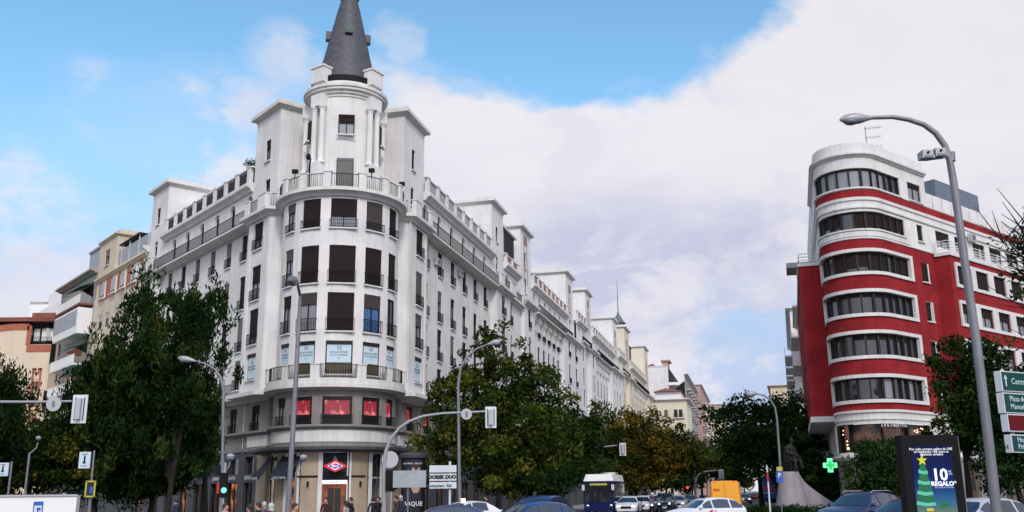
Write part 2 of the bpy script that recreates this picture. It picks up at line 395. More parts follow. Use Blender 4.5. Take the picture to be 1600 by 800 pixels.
def wall(mb,P,s0,s1,z0,z1,holes=(),depth=.3,off=0):
    hs=[]
    for h in holes:
        hs.append((h[0],h[1],h[2],h[3],len(h)>4 and h[4]))
    ss=sorted(set([round(x,4) for x in P.brk(s0,s1)]+[round(x,4) for h in hs for x in h[:2] if s0<x<s1]))
    zs=sorted(set([z0,z1]+[round(x,4) for h in hs for x in h[2:4] if z0<x<z1]))
    # snap near duplicates
    def W(s,z,o=0): q=P.pt(s,off+o); return (q.x,q.y,z)
    for i in range(len(ss)-1):
        if ss[i+1]-ss[i]<1e-3: continue
        for j in range(len(zs)-1):
            cs,cz=(ss[i]+ss[i+1])/2,(zs[j]+zs[j+1])/2
            if any(h[0]<cs<h[1] and h[2]<cz<h[3] for h in hs): continue
            mb.quad(W(ss[i],zs[j]),W(ss[i+1],zs[j]),W(ss[i+1],zs[j+1]),W(ss[i],zs[j+1]))
    for a,b,c,d,arch in hs:
        m=(a+b)/2; nn=P.nrm(m)
        def Q(s,z,o=0):
            q=P.pt(s,off); return (q.x-nn.x*o,q.y-nn.y*o,z)
        if not arch:
            R=[(a,c),(b,c),(b,d),(a,d)]
        else:
            r=(b-a)/2; R=[(a,c),(b,c)]+[(m+r*math.cos(t*math.pi/8),d-r+r*math.sin(t*math.pi/8)) for t in range(0,9)]
            for t in range(4):
                for sg,cx in ((1,b),(-1,a)):
                    t0,t1=t*math.pi/8,(t+1)*math.pi/8
                    p0=(m+sg*r*math.cos(t0),d-r+r*math.sin(t0)); p1=(m+sg*r*math.cos(t1),d-r+r*math.sin(t1))
                    if sg==1: mb.add([Q(*p0),Q(cx,d),Q(*p1)],[(0,1,2)])
                    else: mb.add([Q(*p0),Q(*p1),Q(cx,d)],[(0,1,2)])
        for k in range(len(R)):
            p,q=R[k],R[(k+1)%len(R)]
            mb.quad(Q(*p),Q(*p,depth),Q(*q,depth),Q(*q))
def sweep(mb,P,s0,s1,prof,caps=True):
    """prof: closed list of (off,z) swept along the path"""
    ss=P.brk(s0,s1); n=len(prof); o=len(mb.v)
    for s in ss:
        for (a,z) in prof:
            q=P.pt(s,a); mb.v.append((q.x,q.y,z))
    for i in range(len(ss)-1):
        for k in range(n):
            a=o+i*n+k; b=o+i*n+(k+1)%n; mb.f.append((a,a+n,b+n,b))
    if caps: mb.f.append(tuple(o+k for k in range(n))); mb.f.append(tuple(o+(len(ss)-1)*n+k for k in range(n-1,-1,-1)))
    return mb
def band(mb,P,s0,s1,o0,o1,z0,z1): return sweep(mb,P,s0,s1,[(o0,z0),(o1,z0),(o1,z1),(o0,z1)])
def cornice(mb,P,s0,s1,o0,o1,z0,z1):
    h=z1-z0
    return sweep(mb,P,s0,s1,[(o0,z0),(o0+(o1-o0)*.35,z0),(o0+(o1-o0)*.55,z0+h*.35),(o0+(o1-o0)*.9,z0+h*.5),(o1,z0+h*.55),(o1,z1),(o0,z1)])
def rail(mb,P,s0,s1,off,z0,z1,step=.16,r=.014):
    for z_ in (z0+.06,z1): band(mb,P,s0,s1,off-.025,off+.025,z_-.02,z_+.02)
    n=max(2,int((s1-s0)/step))
    for i in range(n+1):
        s=s0+(s1-s0)*i/n; q=P.pt(s,off); mb.box(q.x-r,q.x+r,q.y-r,q.y+r,z0,z1)
    return mb
def pblock(mb,P,s,off,w,d,z0,z1,cap=0):
    q=P.pt(s,off); n=P.nrm(s); t=Vector((-n.y,n.x))
    def hx(w,d,z0,z1): mb.hexa([(*(q+t*a+n*b),z) for z in (z0,z1) for a,b in ((-w/2,d/2),(w/2,d/2),(w/2,-d/2),(-w/2,-d/2))])
    hx(w,d,z0,z1-cap if cap else z1)
    if cap: hx(w+.1,d+.1,z1-cap,z1)
WM={}
def wmesh(key,fn,m,smooth=False):
    k=(key,m)
    if k not in WM: WM[k]=fn().mesh(key[0],m,smooth)
    return WM[k]
def child(name,me,parent,loc=(0,0,0),label=None):
    o=D.objects.new(name,me); link(o,parent); o.location=loc
    if label: o['label']=label
    return o
def frame_mb(w,h,t=.07,mull=1,y0=.1,y1=.22,trans=None):
    m=MB(); m.box(-w/2,-w/2+t,y0,y1,0,h).box(w/2-t,w/2,y0,y1,0,h).box(-w/2+t,w/2-t,y0,y1,h-t,h).box(-w/2+t,w/2-t,y0,y1,0,t)
    for i in range(mull): x=-w/2+w*(i+1)/(mull+1); m.box(x-t/2,x+t/2,y0+.01,y1-.01,t,h-t)
    if trans: m.box(-w/2+t,w/2-t,y0+.015,y1-.015,trans-t/2,trans+t/2)
    return m
def railing_mb(w,h=1.0,d=.12,step=.13):
    m=MB(); x0,x1=-w/2-.06,w/2+.06
    for z in (.06,h): m.box(x0,x1,-d-.02,-d+.02,z-.02,z+.02)
    n=int((x1-x0)/step)
    for i in range(n+1):
        x=x0+(x1-x0)*i/n; m.box(x-.012,x+.012,-d-.012,-d+.012,.06,h)
    for x in (x0,x1): m.box(x-.015,x+.015,-d,.05,h-.03,h); m.box(x-.015,x+.015,-d,.05,.04,.08)
    return m
def window(P,s,z,w,h,parent,kind='half',rh=1.0,fm='bronze_frame',name='window',off=0,sill=True,panecol=None,blindm=None,mull=1,frac=None,detail=True,label=None):
    """window on path P, centre s, bottom z; local -y outward"""
    q=P.pt(s,off); n=P.nrm(s); rz=math.atan2(n.x,-n.y)
    org=Vector(parent.location); loc=Vector((q.x,q.y,z))-org
    w=round(w,3);h=round(h,3)
    o=child(name,wmesh(('window_frame',w,h,mull,kind=='sign'),lambda:frame_mb(w,h,.07,mull if kind!='sign' else 0),fm),parent,loc,label); o.rotation_euler=(0,0,rz)
    pc=panecol or {'half':'curtain','dark':'glass','blind':'glass','blue':'glass_blue','sign':'glass','red':'display_red','open':'glass'}[kind]
    child('pane',wmesh(('pane',w,h),lambda:MB().box(-w/2+.06,w/2-.06,.17,.19,.05,h-.05),pc),o)
    fr=frac if frac is not None else {'half':.42,'blind':1.0,'sign':0,'red':0,'dark':0,'blue':.35,'open':.2}[kind]
    if fr>0:
        bh=round((h-.1)*fr,2); child('blind',wmesh(('blind',w,h,bh),lambda:MB().box(-w/2+.05,w/2-.05,.06,.09,h-.04-bh,h-.04).box(-w/2+.03,w/2-.03,.04,.15,h-.2,h-.01),blindm or 'blind_brown'),o)
    if detail and rh: child('railing',wmesh(('railing',w,rh),lambda:railing_mb(w,rh),'dark_metal'),o)
    if sill: child('sill',wmesh(('sill',w),lambda:MB().box(-w/2-.1,w/2+.1,-.14,.05,-.1,-.005),'trim'),o)
    return o
class Fr:
    def __init__(S,O,ang,side):
        S.O=Vector(O);a=math.radians(ang);S.u=Vector((math.sin(a),math.cos(a)))
        S.n=Vector((-S.u.y,S.u.x)) if side=='L' else Vector((S.u.y,-S.u.x))
    def p(S,s,n=0): return S.O+S.u*s+S.n*n
LF=Fr((-17.02,66.56),-39.5,'L'); RF=Fr((-8.53,68.21),14,'R'); QF=Fr((26.9,65.43),51.14,'R')
def fbox(mb,Fm,s0,s1,n0,n1,z0,z1):
    P=[Fm.p(s0,n0),Fm.p(s1,n0),Fm.p(s1,n1),Fm.p(s0,n1)]
    ar=sum(P[i].x*P[(i+1)%4].y-P[(i+1)%4].x*P[i].y for i in range(4))
    if ar<0: P=P[::-1]
    return mb.hexa([(*p,z) for z in (z0,z1) for p in P])
# ---------------------------------------------------------------- ground
g_=MB().quad((-3000,-600,-.05),(3000,-600,-.05),(3000,5000,-.05),(-3000,5000,-.05)); struct('ground',g_,'ground_far')
r_=MB().quad((-160,-30,0),(160,-30,0),(160,420,0),(-160,420,0)); struct('road',r_,'asphalt')
CC=Vector((-12.5,66.2)); EE=Vector((.976,.216)); AA=Vector((.216,-.976))
def ro(a,b): return CC+EE*a+AA*b
def cross_line(b,Fm,n):     # where line "b" (rotunda frame) meets offset n of a facade
    # solve (ro(a,b)-O).n = n
    base=(ro(0,b)-Fm.O).dot(Fm.n); k=EE.dot(Fm.n); a=(n-base)/k; return ro(a,b)
def arc(R,b0,a0=-90,a1=90,step=7.5):
    out=[ro(-R,b0)]
    k=int(round((a1-a0)/step))
    for i in range(k+1):
        t=math.radians(a0+(a1-a0)*i/k); out.append(ro(R*math.sin(t),R*math.cos(t)))
    out.append(ro(R,b0)); return out
def pavement(name,pts,z=.13):
    m=MB().prism(pts,-.04,z); struct(name,m,'paving')
    k=MB(); n=len(pts)
    P=Path(list(pts)+[pts[0]])
    area=sum(pts[i][0]*pts[(i+1)%n][1]-pts[(i+1)%n][0]*pts[i][1] for i in range(n))
    sg=1 if area>0 else -1
    for i in range(n):
        a=Vector(pts[i][:2]); b=Vector(pts[(i+1)%n][:2]); d=(b-a).normalized(); o=Vector((d.y,-d.x))*sg
        k.hexa([(*a,-.03),(*(a+o*.15),-.03),(*(b+o*.15),-.03),(*b,-.03),(*a,z+.004),(*(a+o*.15),z+.004),(*(b+o*.15),z+.004),(*b,z+.004)])
    struct(name.replace('pavement','kerb'),k,'kerb')
cnr=ro(0,4.15)
pavement('pavement_corner',[tuple(LF.p(90,5.5)),tuple(LF.p(4,5.5)),tuple(ro(-8.5,5)),tuple(ro(-3.5,9)),tuple(ro(3.5,9)),tuple(ro(9,4)),tuple(RF.p(6,6)),tuple(RF.p(330,6)),tuple(RF.p(330,-2)),tuple(RF.p(20,-2)),tuple(LF.p(20,-2)),tuple(LF.p(90,-2))][::-1])
pavement('pavement_right',[(20.5,62),(24.5,59.5),(31,60),tuple(QF.p(60,4.5)),tuple(QF.p(60,-6)),(31,70),tuple(RF.p(330,36)),tuple(RF.p(330,29))])
pavement('median_island',[tuple(RF.p(s,n)) for s,n in ((2,23.5),(0,25.5),(2,27),(300,27),(300,24.5),(30,23.5))][::-1] if False else [(20.3,72),(24,70.5),(27.5,74),(31,86),(27.8,90)])
lm=MB()
for n in (9.5,12.8,16.1,19.4):
    s=-2
    while s<240:
        P=[RF.p(s,n),RF.p(s+3,n),RF.p(s+3,n+.14),RF.p(s,n+.14)]
        lm.quad(*[(p.x,p.y,.004) for p in P[::-1]]); s+=8
for i in range(14):
    n=7.2+i*1.15; P=[RF.p(-9,n),RF.p(-5,n),RF.p(-5,n+.55),RF.p(-9,n+.55)]; lm.quad(*[(p.x,p.y,.004) for p in P[::-1]])
    x=-20+i*3; lm.quad((x,30,.004),(x+1.4,30,.004),(x+1.4,34,.004),(x,34,.004))
struct('road_markings',lm,'road_paint')
# ---------------------------------------------------------------- corner building
Ab=thing('corner_building','large white corner apartment building with rounded prow and slate spire','building',(-12.5,66.2,0))
cw=-1.35
pL7=cross_line(cw,LF,.7); pR7=cross_line(cw,RF,.7)
pts=[LF.p(29.5,0),LF.p(28.5,0),LF.p(28.5,.7),LF.p(24.9,.7),LF.p(24.9,0),LF.p(4.0,0),LF.p(4.0,.7),pL7]+arc(4.15,cw)+[pR7,RF.p(4.4,.7),RF.p(4.4,0),RF.p(25.9,0),RF.p(25.9,.7),RF.p(31.3,.7),RF.p(31.3,.25),RF.p(37.9,.25)]
PA=Path(pts)
pL0=cross_line(cw,LF,0.15); pR0=cross_line(cw,RF,0.15)
PB=Path([LF.p(29.5,.15),pL0]+arc(4.2,cw)+[pR0,RF.p(37.9,.15)])
def sA(Fm,s,n=0): return PA.near(Fm.p(s,n))
def sB(Fm,s,n=.15): return PB.near(Fm.p(s,n))
def sAr(deg,P=PA,R=4.15): t=math.radians(deg); return P.near(ro(R*math.sin(t),R*math.cos(t)))
LV=[(9.6,11.85),(12.5,15.15),(15.8,18.45),(19.7,21.8)]
holes=[]; wins=[]
rot=[(0,1.78),(-32,1.4),(32,1.4),(-60,1.1),(60,1.1)]
for fi,(z0,z1) in enumerate(LV):
    for a,wd in rot:
        s=sAr(a); zz0=z0
        if fi==3 and a!=0: zz0=z0
        holes.append((s-wd/2,s+wd/2,zz0,z1))
        kind={(0,0):'sign',(0,-32):'sign',(0,32):'sign',(0,-60):'sign',(0,60):'sign',(2,-60):'half',(3,-60):'half',(1,0):'blind',(1,-32):'open',(1,32):'blue',(1,-60):'half',(1,60):'dark',(2,-60):'half',(2,0):'blind',(3,0):'open'}.get((fi,a),'blind' if fi>=1 else 'half')
        if (fi,a)==(1,-32): kind='half'
        wins.append((s,zz0,wd,z1-zz0,kind,.85 if fi<3 else .55,'r',fi))
    for Fm,cs,wd,n in ((LF,2.35,1.5,.7),(LF,26.7,1.4,.7),(RF,2.75,1.5,.7),(RF,28.6,1.4,.7)):
        s=sA(Fm,cs,n); h0=z0 if fi else 9.95
        holes.append((s-wd/2,s+wd/2,h0,z1)); wins.append((s,h0,wd,z1-h0,'sign' if fi==0 and cs<3 else ('half' if fi in(1,3) or Fm is LF else 'blind'),.8 if fi else 0,'b',fi))
    s=sA(RF,33.4,.25); holes.append((s-.55,s+.55,z0,z1)); wins.append((s,z0,1.1,z1-z0,'half',.8,'f',fi))
    for Fm,cl,wd in ((LF,[6.4,9.45,12.75,16.1,19.4,22.75],1.0),(RF,[6.3,9.85,13.4,16.95,20.5,24.05],1.12)):
        for i,cs in enumerate(cl):
            s=sA(Fm,cs); holes.append((s-wd/2,s+wd/2,z0,z1)); wins.append((s,z0,wd,z1-z0,random.choice(['half','half','half','open','half','dark','blind']),.75,'f',fi))
mb=MB(); wall(mb,PA,0,PA.c[-1],9.0,22.0,holes); part('wall',mb,'plaster',Ab)
letter=[]
for (s,z0,wd,h,kind,rh,kd,fi) in wins:
    bm=random.choice(['blind_brown','blind_brown','blind_brown','blind_tan','blind_grey']) if kd=='f' else random.choice(['blind_brown','blind_umber','blind_brown'])
    pc=None
    if kind=='sign':
        o=window(PA,s,z0,wd,h,Ab,'sign',rh if kd!='r' else 0,blindm=bm)
        zb=.78 if kd=='r' else .12
        b=child('sign_board',wmesh(('board',wd,round(h,2),zb),lambda:MB().box(-wd/2+.09,wd/2-.09,.08,.11,zb,h-.26),'sign_white'),o)
        for k_,(tx,sz,dz) in enumerate((('33',.36,.42),('SOLUCIONES',.20,.10),('EN HOSTELERIA',.165,-.12),('33',.15,-.34))):
            q=lettering(tx,sz*min(1,wd/1.5),'sign_ink',b,(0,.07,(zb+h-.26)/2+dz*.9),0,.003)
        child('head_box',wmesh(('hb',wd),lambda:MB().box(-wd/2+.02,wd/2-.02,.0,.15,h-.24,h-.02),'bronze_frame'),o)
        if kd=='r': child('lower_panel',wmesh(('lp',wd),lambda:MB().box(-wd/2+.07,wd/2-.07,.06,.1,.04,zb-.04),'olive_panel'),o)
    else:
        fr={'open':.62 if (fi,kd)==(3,'r') else .35}.get(kind)
        if kd=='r' and kind=='half': fr=.3
        if kd!='r' and kind in('half','open'): fr=random.choice([.22,.35,.48,.62,.8])
        window(PA,s,z0,wd,h,Ab,kind,rh,blindm=bm,frac=fr,panecol='curtain' if (kind=='open' and fi==3) else None)
# corner pilaster strips on the bays
mb=MB()
for Fm,a,b,n in ((LF,3.55,4.0,.7),(LF,.45,.85,.7),(RF,.45,.85,.7),(RF,4.0,4.4,.7),(LF,24.9,25.3,.7),(LF,28.1,28.5,.7),(RF,25.9,26.3,.7),(RF,30.9,31.3,.7)):
    fbox(mb,Fm,a,b,n-.02,n+.05,9.0,22.0)
for sg in (-1,1):
    a,b=sg*4.35,sg*4.75
    P=[ro(min(a,b),cw),ro(max(a,b),cw),ro(max(a,b),cw+.07),ro(min(a,b),cw+.07)][::1]
    mb.hexa([(*p,z) for z in (9.0,22.0) for p in (P[3],P[2],P[1],P[0])])
pieces('pilaster',mb,'plaster',Ab)
# drain pipes
for Fm,s in ((LF,4.25),(RF,4.62)):
    q=Fm.p(s,.12); part('drain_pipe',MB().tube([(q.x,q.y,4.8),(q.x,q.y,21.9)],.06,8),'trim',Ab)
# ledge under the terrace
sLb,sRb=sA(LF,4.0,.7),sA(RF,4.4,.7)
mb=MB(); cornice(mb,PA,sLb,sRb,-.05,.62,21.95,22.5)
for a,b in ((sA(LF,28.5,.7),sA(LF,24.9,.7)),(sA(RF,25.9,.7),PA.c[-1])): cornice(mb,PA,a,b,-.05,.62,21.95,22.5)
pieces('ledge',mb,'trim',Ab,True)
# long balconies
for Fm,a,b in ((LF,4.05,24.85),(RF,4.45,25.85)):
    P=Path([Fm.p(b,0),Fm.p(a,0)]) if Fm is LF else Path([Fm.p(a,0),Fm.p(b,0)])
    o=part('balcony',cornice(MB(),P,0,P.c[-1],-.02,1.0,21.92,22.28),'trim',Ab,True)
    part('railing',rail(MB(),P,0,P.c[-1],.95,22.28,23.25,.15,.013),'dark_metal',o)
# upper floor with arched doors
def upper(Fm,a,b,arches,zt,bl,zo=0,name='upper_wall',matn='plaster',aw=.95,cor=.6,parent=None):
    P=Path([Fm.p(b,0),Fm.p(a,0)]) if Fm is LF else Path([Fm.p(a,0),Fm.p(b,0)])
    hs=[(P.near(Fm.p(s,0))-aw/2,P.near(Fm.p(s,0))+aw/2,22.3+zo,24.95+zo,True) for s in arches]
    mb=MB(); wall(mb,P,0,P.c[-1],22.0+zo,zt+zo,hs,.35); part(name,mb,matn,parent)
    for s in arches:
        ss=P.near(Fm.p(s,0)); q=P.pt(ss,0); n=P.nrm(ss); rz=math.atan2(n.x,-n.y)
        o=child('arched_door',wmesh(('arched_door',aw),lambda:MB().box(-aw/2,-aw/2+.06,.2,.3,0,2.64).box(aw/2-.06,aw/2,.2,.3,0,2.64).box(-.03,.03,.2,.3,0,2.64).box(-aw/2,aw/2,.2,.3,2.1,2.17),'bronze_frame'),parent,Vector((q.x,q.y,22.3+zo))-Vector(parent.location)); o.rotation_euler=(0,0,rz)
        child('pane',wmesh(('arch_pane',aw),lambda:MB().box(-aw/2,aw/2,.31,.33,0,2.65),random.choice(['curtain','glass','glass','blind_grey','glass'])),o)
    cmb=MB(); cornice(cmb,P,0,P.c[-1],-.02,cor,zt+zo-.02,zt+zo+.62); part('cornice',cmb,'trim',parent,True)
    return P
La=[5.9,9.21,12.46,15.75,19.1,22.4]; Ra=[5.92,9.5,13.0,16.6,20.2,23.8]
PUL=upper(LF,5.3,24.9,La,25.2,0,parent=Ab); PUR=upper(RF,5.4,26.6,Ra,25.25,0,parent=Ab)
PUX=upper(RF,31.3,37.9,[32.9,36.3],25.4,0,parent=Ab)
PUY=upper(LF,29.3,29.5,[],25.2,0,parent=Ab)
# terrace parapet on the main cornice
def parapet(P,step,z0,z1,parent,infill,w=.55,start=.6):
    pm=MB(); im=MB(); L_=P.c[-1]; n=int(round((L_-2*start)/step)); st=(L_-2*start)/n
    for i in range(n+1): pblock(pm,P,start+i*st,.12,w,.3,z0,z1,.1)
    for i in range(n):
        a,b=start+i*st+w/2,start+(i+1)*st-w/2
        band(im,P,a+.05,b-.05,.08,.14,z0+.12,z1-.3)
    band(pm,P,0,L_,.0,.24,z1-.16,z1-.04); band(pm,P,0,L_,.02,.22,z0,z0+.12)
    part('parapet',pm,'plaster',parent); part('parapet_panel',im,infill,parent)
parapet(PUL,2.45,25.8,27.35,Ab,'bronze_frame'); parapet(PUR,2.6,25.85,27.35,Ab,'grey_panel'); parapet(PUX,2.2,26.0,27.2,Ab,'brick_red')
# set-back attic
for Fm,a,b in ((LF,5.0,24.8),(RF,5.2,26.5)):
    P=Path([Fm.p(b,-2.6),Fm.p(a,-2.6)]) if Fm is LF else Path([Fm.p(a,-2.6),Fm.p(b,-2.6)])
    hs=[];k=1.8
    while k<P.c[-1]-1: hs.append((k-.5,k+.5,26.7,28.2)); k+=3.1
    mb=MB(); wall(mb,P,0,P.c[-1],25.6,28.6,hs,.2); part('attic_wall',mb,'plaster',Ab)
    for h in hs: window(P,(h[0]+h[1])/2,26.7,1.0,1.5,Ab,'dark',0,name='attic_window',sill=False)
    part('roof_slab',band(MB(),P,0,P.c[-1],-7,.7,28.6,28.85),'trim',Ab)
q=LF.p(9,-4.5); fb=MB(); fbox(fb,LF,6.5,9.5,-6,-3.2,28.85,30.6); part('lift_house',fb,'plaster_warm',Ab)
# roofs
rf=MB(); P=[PA.pt(c,-.02) for c in PA.c]; rf.prism([(p.x,p.y) for p in P]+[tuple(RF.p(37.9,-7)),tuple(RF.p(22,-7)),tuple(LF.p(22,-7)),tuple(LF.p(29.5,-7))],21.9,22.32)
part('roof',rf,'roof_grey',Ab)
rf=MB(); rf.prism([tuple(LF.p(29.5,-.05)),tuple(LF.p(5.3,-.05)),tuple(LF.p(5.3,-6)),tuple(LF.p(29.5,-7))],25.3,25.75); rf.prism([tuple(RF.p(37.9,-.05)),tuple(RF.p(5.4,-.05)),tuple(RF.p(5.4,-6)),tuple(RF.p(37.9,-7))],25.35,25.8); part('roof',rf,'roof_grey',Ab)
# wing towers
def wing(Fm,s0,s1,zt,wn,parent,z0=22.2,depth=5.0,m='plaster',tm='trim',ov=.42,brick=None,n0=0):
    P=Path([Fm.p(s1,-depth),Fm.p(s1,n0),Fm.p(s0,n0),Fm.p(s0,-depth),Fm.p(s1,-depth)]) if Fm is LF else Path([Fm.p(s0,-depth),Fm.p(s0,n0),Fm.p(s1,n0),Fm.p(s1,-depth),Fm.p(s0,-depth)])
    hs=[]
    for (s,z,w_,h_) in wn: c=P.near(Fm.p(s,n0)); hs.append((c-w_/2,c+w_/2,z,z+h_))
    mb=MB(); wall(mb,P,0,P.c[-1],z0,zt-.6,hs,.3); t=part('tower_block',mb,m,parent)
    c2=MB(); cornice(c2,P,0,P.c[-1]-.0,-.3,ov,zt-.72,zt-.1); band(c2,P,0,P.c[-1],-.3,ov-.15,zt-.1,zt+.08); part('cornice',c2,tm,parent,True)
    part('roof',MB().prism([tuple(P.pt(c,-.28)) for c in P.c[:4]],zt-.45,zt-.05),'roof_grey',parent)
    for (s,z,w_,h_) in wn: window(P,P.near(Fm.p(s,n0)),z,w_,h_,parent,random.choice(['dark','half']),0,name='tower_window')
    if brick:
        bm=MB(); c=P.near(Fm.p(brick[0],n0)); bw,bz0,bz1=brick[1:4]
        band(bm,P,c-bw/2,c+bw/2,.0,.05,bz1-1.1,bz1); band(bm,P,c-bw/2,c-bw/2+.16,.0,.05,bz0,bz1-1.1); band(bm,P,c+bw/2-.16,c+bw/2,.0,.05,bz0,bz1-1.1)
        part('brick_frame',bm,'brick_red',parent)
    return P
wing(LF,1.0,5.3,31.45,[(3.0,27.05,.85,1.75),(2.75,24.2,.8,1.3)],Ab)
wing(RF,.8,5.45,31.4,[(2.9,26.9,.75,1.75),(2.8,23.9,.75,1.5)],Ab)
wing(LF,24.95,29.35,31.5,[(27.4,27.5,.85,1.7),(27.4,24.3,.8,1.5)],Ab,depth=6)
wing(RF,26.65,31.35,31.95,[(28.7,27.6,.8,1.7),(28.7,24.5,.8,1.5)],Ab,depth=6)
# terrace parapets over ledge: blocks and railings
zt0=22.5
pb=MB(); rl=MB(); o_=.36
def terr(blocks,s0,s1,big=()):
    bl=sorted(blocks)
    for s,w_ in bl: pblock(pb,PA,s,o_,w_,.34,zt0,zt0+1.15,.09)
    for (a,wa),(b,wb) in zip(bl,bl[1:]):
        if b-wb/2-a-wa/2>.3: rail(rl,PA,a+wa/2,b-wb/2,o_,zt0,zt0+1.0,.14,.012)
terr([(sAr(a),.5) for a in (-62,-38,-15,15,38,62)]+[(sA(LF,3.6,.7),.7),(sA(LF,1.0,.7),1.3),(sA(RF,1.0,.7),1.3),(sA(RF,4.0,.7),.7),(PA.near(ro(-4.15,-.6)),.8),(PA.near(ro(4.15,-.6)),.8)],0,0)
terr([(sA(LF,28.1,.7),.6),(sA(LF,25.6,.7),1.3)],0,0); terr([(sA(RF,26.6,.7),1.3),(sA(RF,30.6,.7),1.2),(sA(RF,33.6,.25),.6),(sA(RF,37.4,.25),.6)],0,0)
pieces('parapet_block',pb,'plaster',Ab); part('railing',rl,'dark_metal',Ab)
# drum and spire
c=(CC.x,CC.y)
dr=MB(); dr.lathe([(2.62,22.3),(2.62,30.35)],48,c); dro=part('drum',dr,'plaster',Ab,True)
cr_=MB(); cr_.lathe([(2.6,30.1),(2.7,30.1),(2.7,30.3),(2.84,30.32),(2.84,30.5),(3.05,30.55),(3.05,30.72),(3.16,30.76),(3.16,31.0),(2.76,31.05),(2.75,31.3),(2.6,31.35),(2.0,31.35)],48,c); part('cornice',cr_,'trim',Ab,True)
a0=math.atan2(AA.y,AA.x)
def dp(deg,r): t=a0+math.radians(deg); return (CC.x+r*math.cos(t),CC.y+r*math.sin(t))
colm=MB(); ped=MB(); ent=MB()
def rbox(mb,deg,r0,r1,w_,z0,z1):
    t=a0+math.radians(deg); d=Vector((math.cos(t),math.sin(t))); e=Vector((-d.y,d.x)); b=Vector(c)
    P=[b+d*r0-e*w_/2,b+d*r1-e*w_/2,b+d*r1+e*w_/2,b+d*r0+e*w_/2]; mb.hexa([(*p,z) for z in (z0,z1) for p in P])
for pc in (-44,44,-104,104,150,-150):
    for dd in (-7.2,7.2):
        x,y=dp(pc+dd,2.88); cm=MB(); cm.lathe([(.30,24.95),(.30,25.05),(.235,25.15),(.225,25.3),(.20,29.0),(.225,29.02),(.22,29.12),(.29,29.2),(.31,29.35)],14,(x,y),cap=True); part('column',cm,'plaster',dro,True)
    rbox(ped,pc,2.5,3.2,1.05,22.4,24.97); rbox(ped,pc,2.5,3.13,1.12,29.35,30.25)
pieces('pedestal',ped,'plaster',dro)
bk=MB()
for pc in (-47,47,-133,133): rbox(bk,pc,2.2,3.02,1.25,31.3,32.45); rbox(bk,pc,2.15,3.1,1.38,32.45,32.6)
pieces('parapet_block',bk,'plaster',Ab)
rr=MB().lathe([(2.6,31.3),(2.64,31.35),(2.64,31.85),(2.58,31.85)],40,c); part('iron_rail',rr,'dark_metal',Ab)
sp_=MB().lathe([(2.5,31.3),(2.42,31.6),(2.17,32.6),(1.78,34.2),(1.32,36.3),(.88,38.3),(.60,39.4)],36,c); sp_o=part('spire',sp_,'roof_slate',Ab,True)
part('finial',MB().lathe([(.58,39.3),(.74,39.35),(.76,39.6),(.7,39.75),(.45,39.9),(.4,40.6),(.55,40.8),(.3,41.2),(.08,42.2),(.02,43.6)],20,c,cap=True),'lead',sp_o,True)
for pc in (0,90,-90):
    rd=1.42; dm=MB(); t=a0+math.radians(pc); d=Vector((math.cos(t),math.sin(t),0)); b=Vector((c[0],c[1],36.1))+d*1.08
    e=Vector((-d.y,d.x,0)); 
    pr=[(-.28,-.36),(.28,-.36),(.28,.12)]+[(.28*math.cos(k*math.pi/8),.12+.28*math.sin(k*math.pi/8)) for k in range(1,8)]+[(-.28,.12)]
    n=len(pr); vs=[tuple(b+e*p[0]+Vector((0,0,p[1]))) for p in pr]+[tuple(b+d*.62+e*p[0]+Vector((0,0,p[1]))) for p in pr]
    dm.add(vs,[tuple(range(n-1,-1,-1)),tuple(range(n,2*n))]+[(i,(i+1)%n,n+(i+1)%n,n+i) for i in range(n)]); do=part('dormer',dm,'roof_slate',sp_o)
    pr2=[(x*.6,y*.7) for x,y in pr]; dm=MB().add([tuple(b+d*.64+e*p[0]+Vector((0,0,p[1]))) for p in pr2],[tuple(range(n))]); part('louvre',dm,'bronze_green',do)
# drum openings (frames stand proud of the wall)
PDm=Path([dp(a_,2.62) for a_ in range(-120,121,10)])
for a_,z_,w_,h_,nm,kd in ((0,27.05,1.15,1.55,'drum_window','half'),(0,22.7,1.2,2.55,'drum_door','blind'),(-72,27.0,.7,1.6,'drum_window','dark'),(72,27.0,.7,1.6,'drum_window','dark'),(-72,23.4,.7,1.5,'drum_window','dark'),(72,23.4,.7,1.5,'drum_window','dark')):
    window(PDm,PDm.near(dp(a_,2.62)),z_,w_,h_,Ab,kd,0,name=nm,off=.26,blindm='blind_grey' if nm=='drum_door' else 'blind_brown')
# antenna, terrace lamps and air conditioners are part of the roofscape
def ac_unit(x,y,z,rz,label,grp='air conditioning units'):
    t=thing('air_conditioner',label,'air conditioner',(x,y,z),rz,grp)
    child('casing',wmesh(('casing',),lambda:MB().box(-.42,.42,-.16,.16,0,.62),'plastic_grey'),t)
    def fan():
        m=MB()
        for r in (.08,.14,.20,.25):
            m.tube([(.1+r*math.cos(k*math.pi/8)-.12,-.175,.31+r*math.sin(k*math.pi/8)) for k in range(17)],.008,4,False)
        return m
    child('fan_grille',wmesh(('fan_grille',),fan,'black_plastic'),t); return t
rzL=math.atan2(LF.n.x,-LF.n.y); rzR=math.atan2(RF.n.x,-RF.n.y); rzQ=math.atan2(QF.n.x,-QF.n.y)
p=LF.p(24.2,-1.2); ac_unit(p.x,p.y,27.4,rzL,'upper air conditioner hung on the far left white tower block')
p=LF.p(23.9,-.9); ac_unit(p.x,p.y,26.4,rzL,'lower air conditioner on the terrace under the far left white tower block')
p=RF.p(8.6,.2); ac_unit(p.x,p.y,20.4,rzR,'air conditioner hung on the right facade near the corner bay, top row')
p=RF.p(15.2,.2); ac_unit(p.x,p.y,20.9,rzR,'air conditioner hung on the right facade between the third and fourth window columns')
p=RF.p(25.9,-.9); ac_unit(p.x,p.y,26.6,rzR,'air conditioner on the terrace against the second tower along the right street')
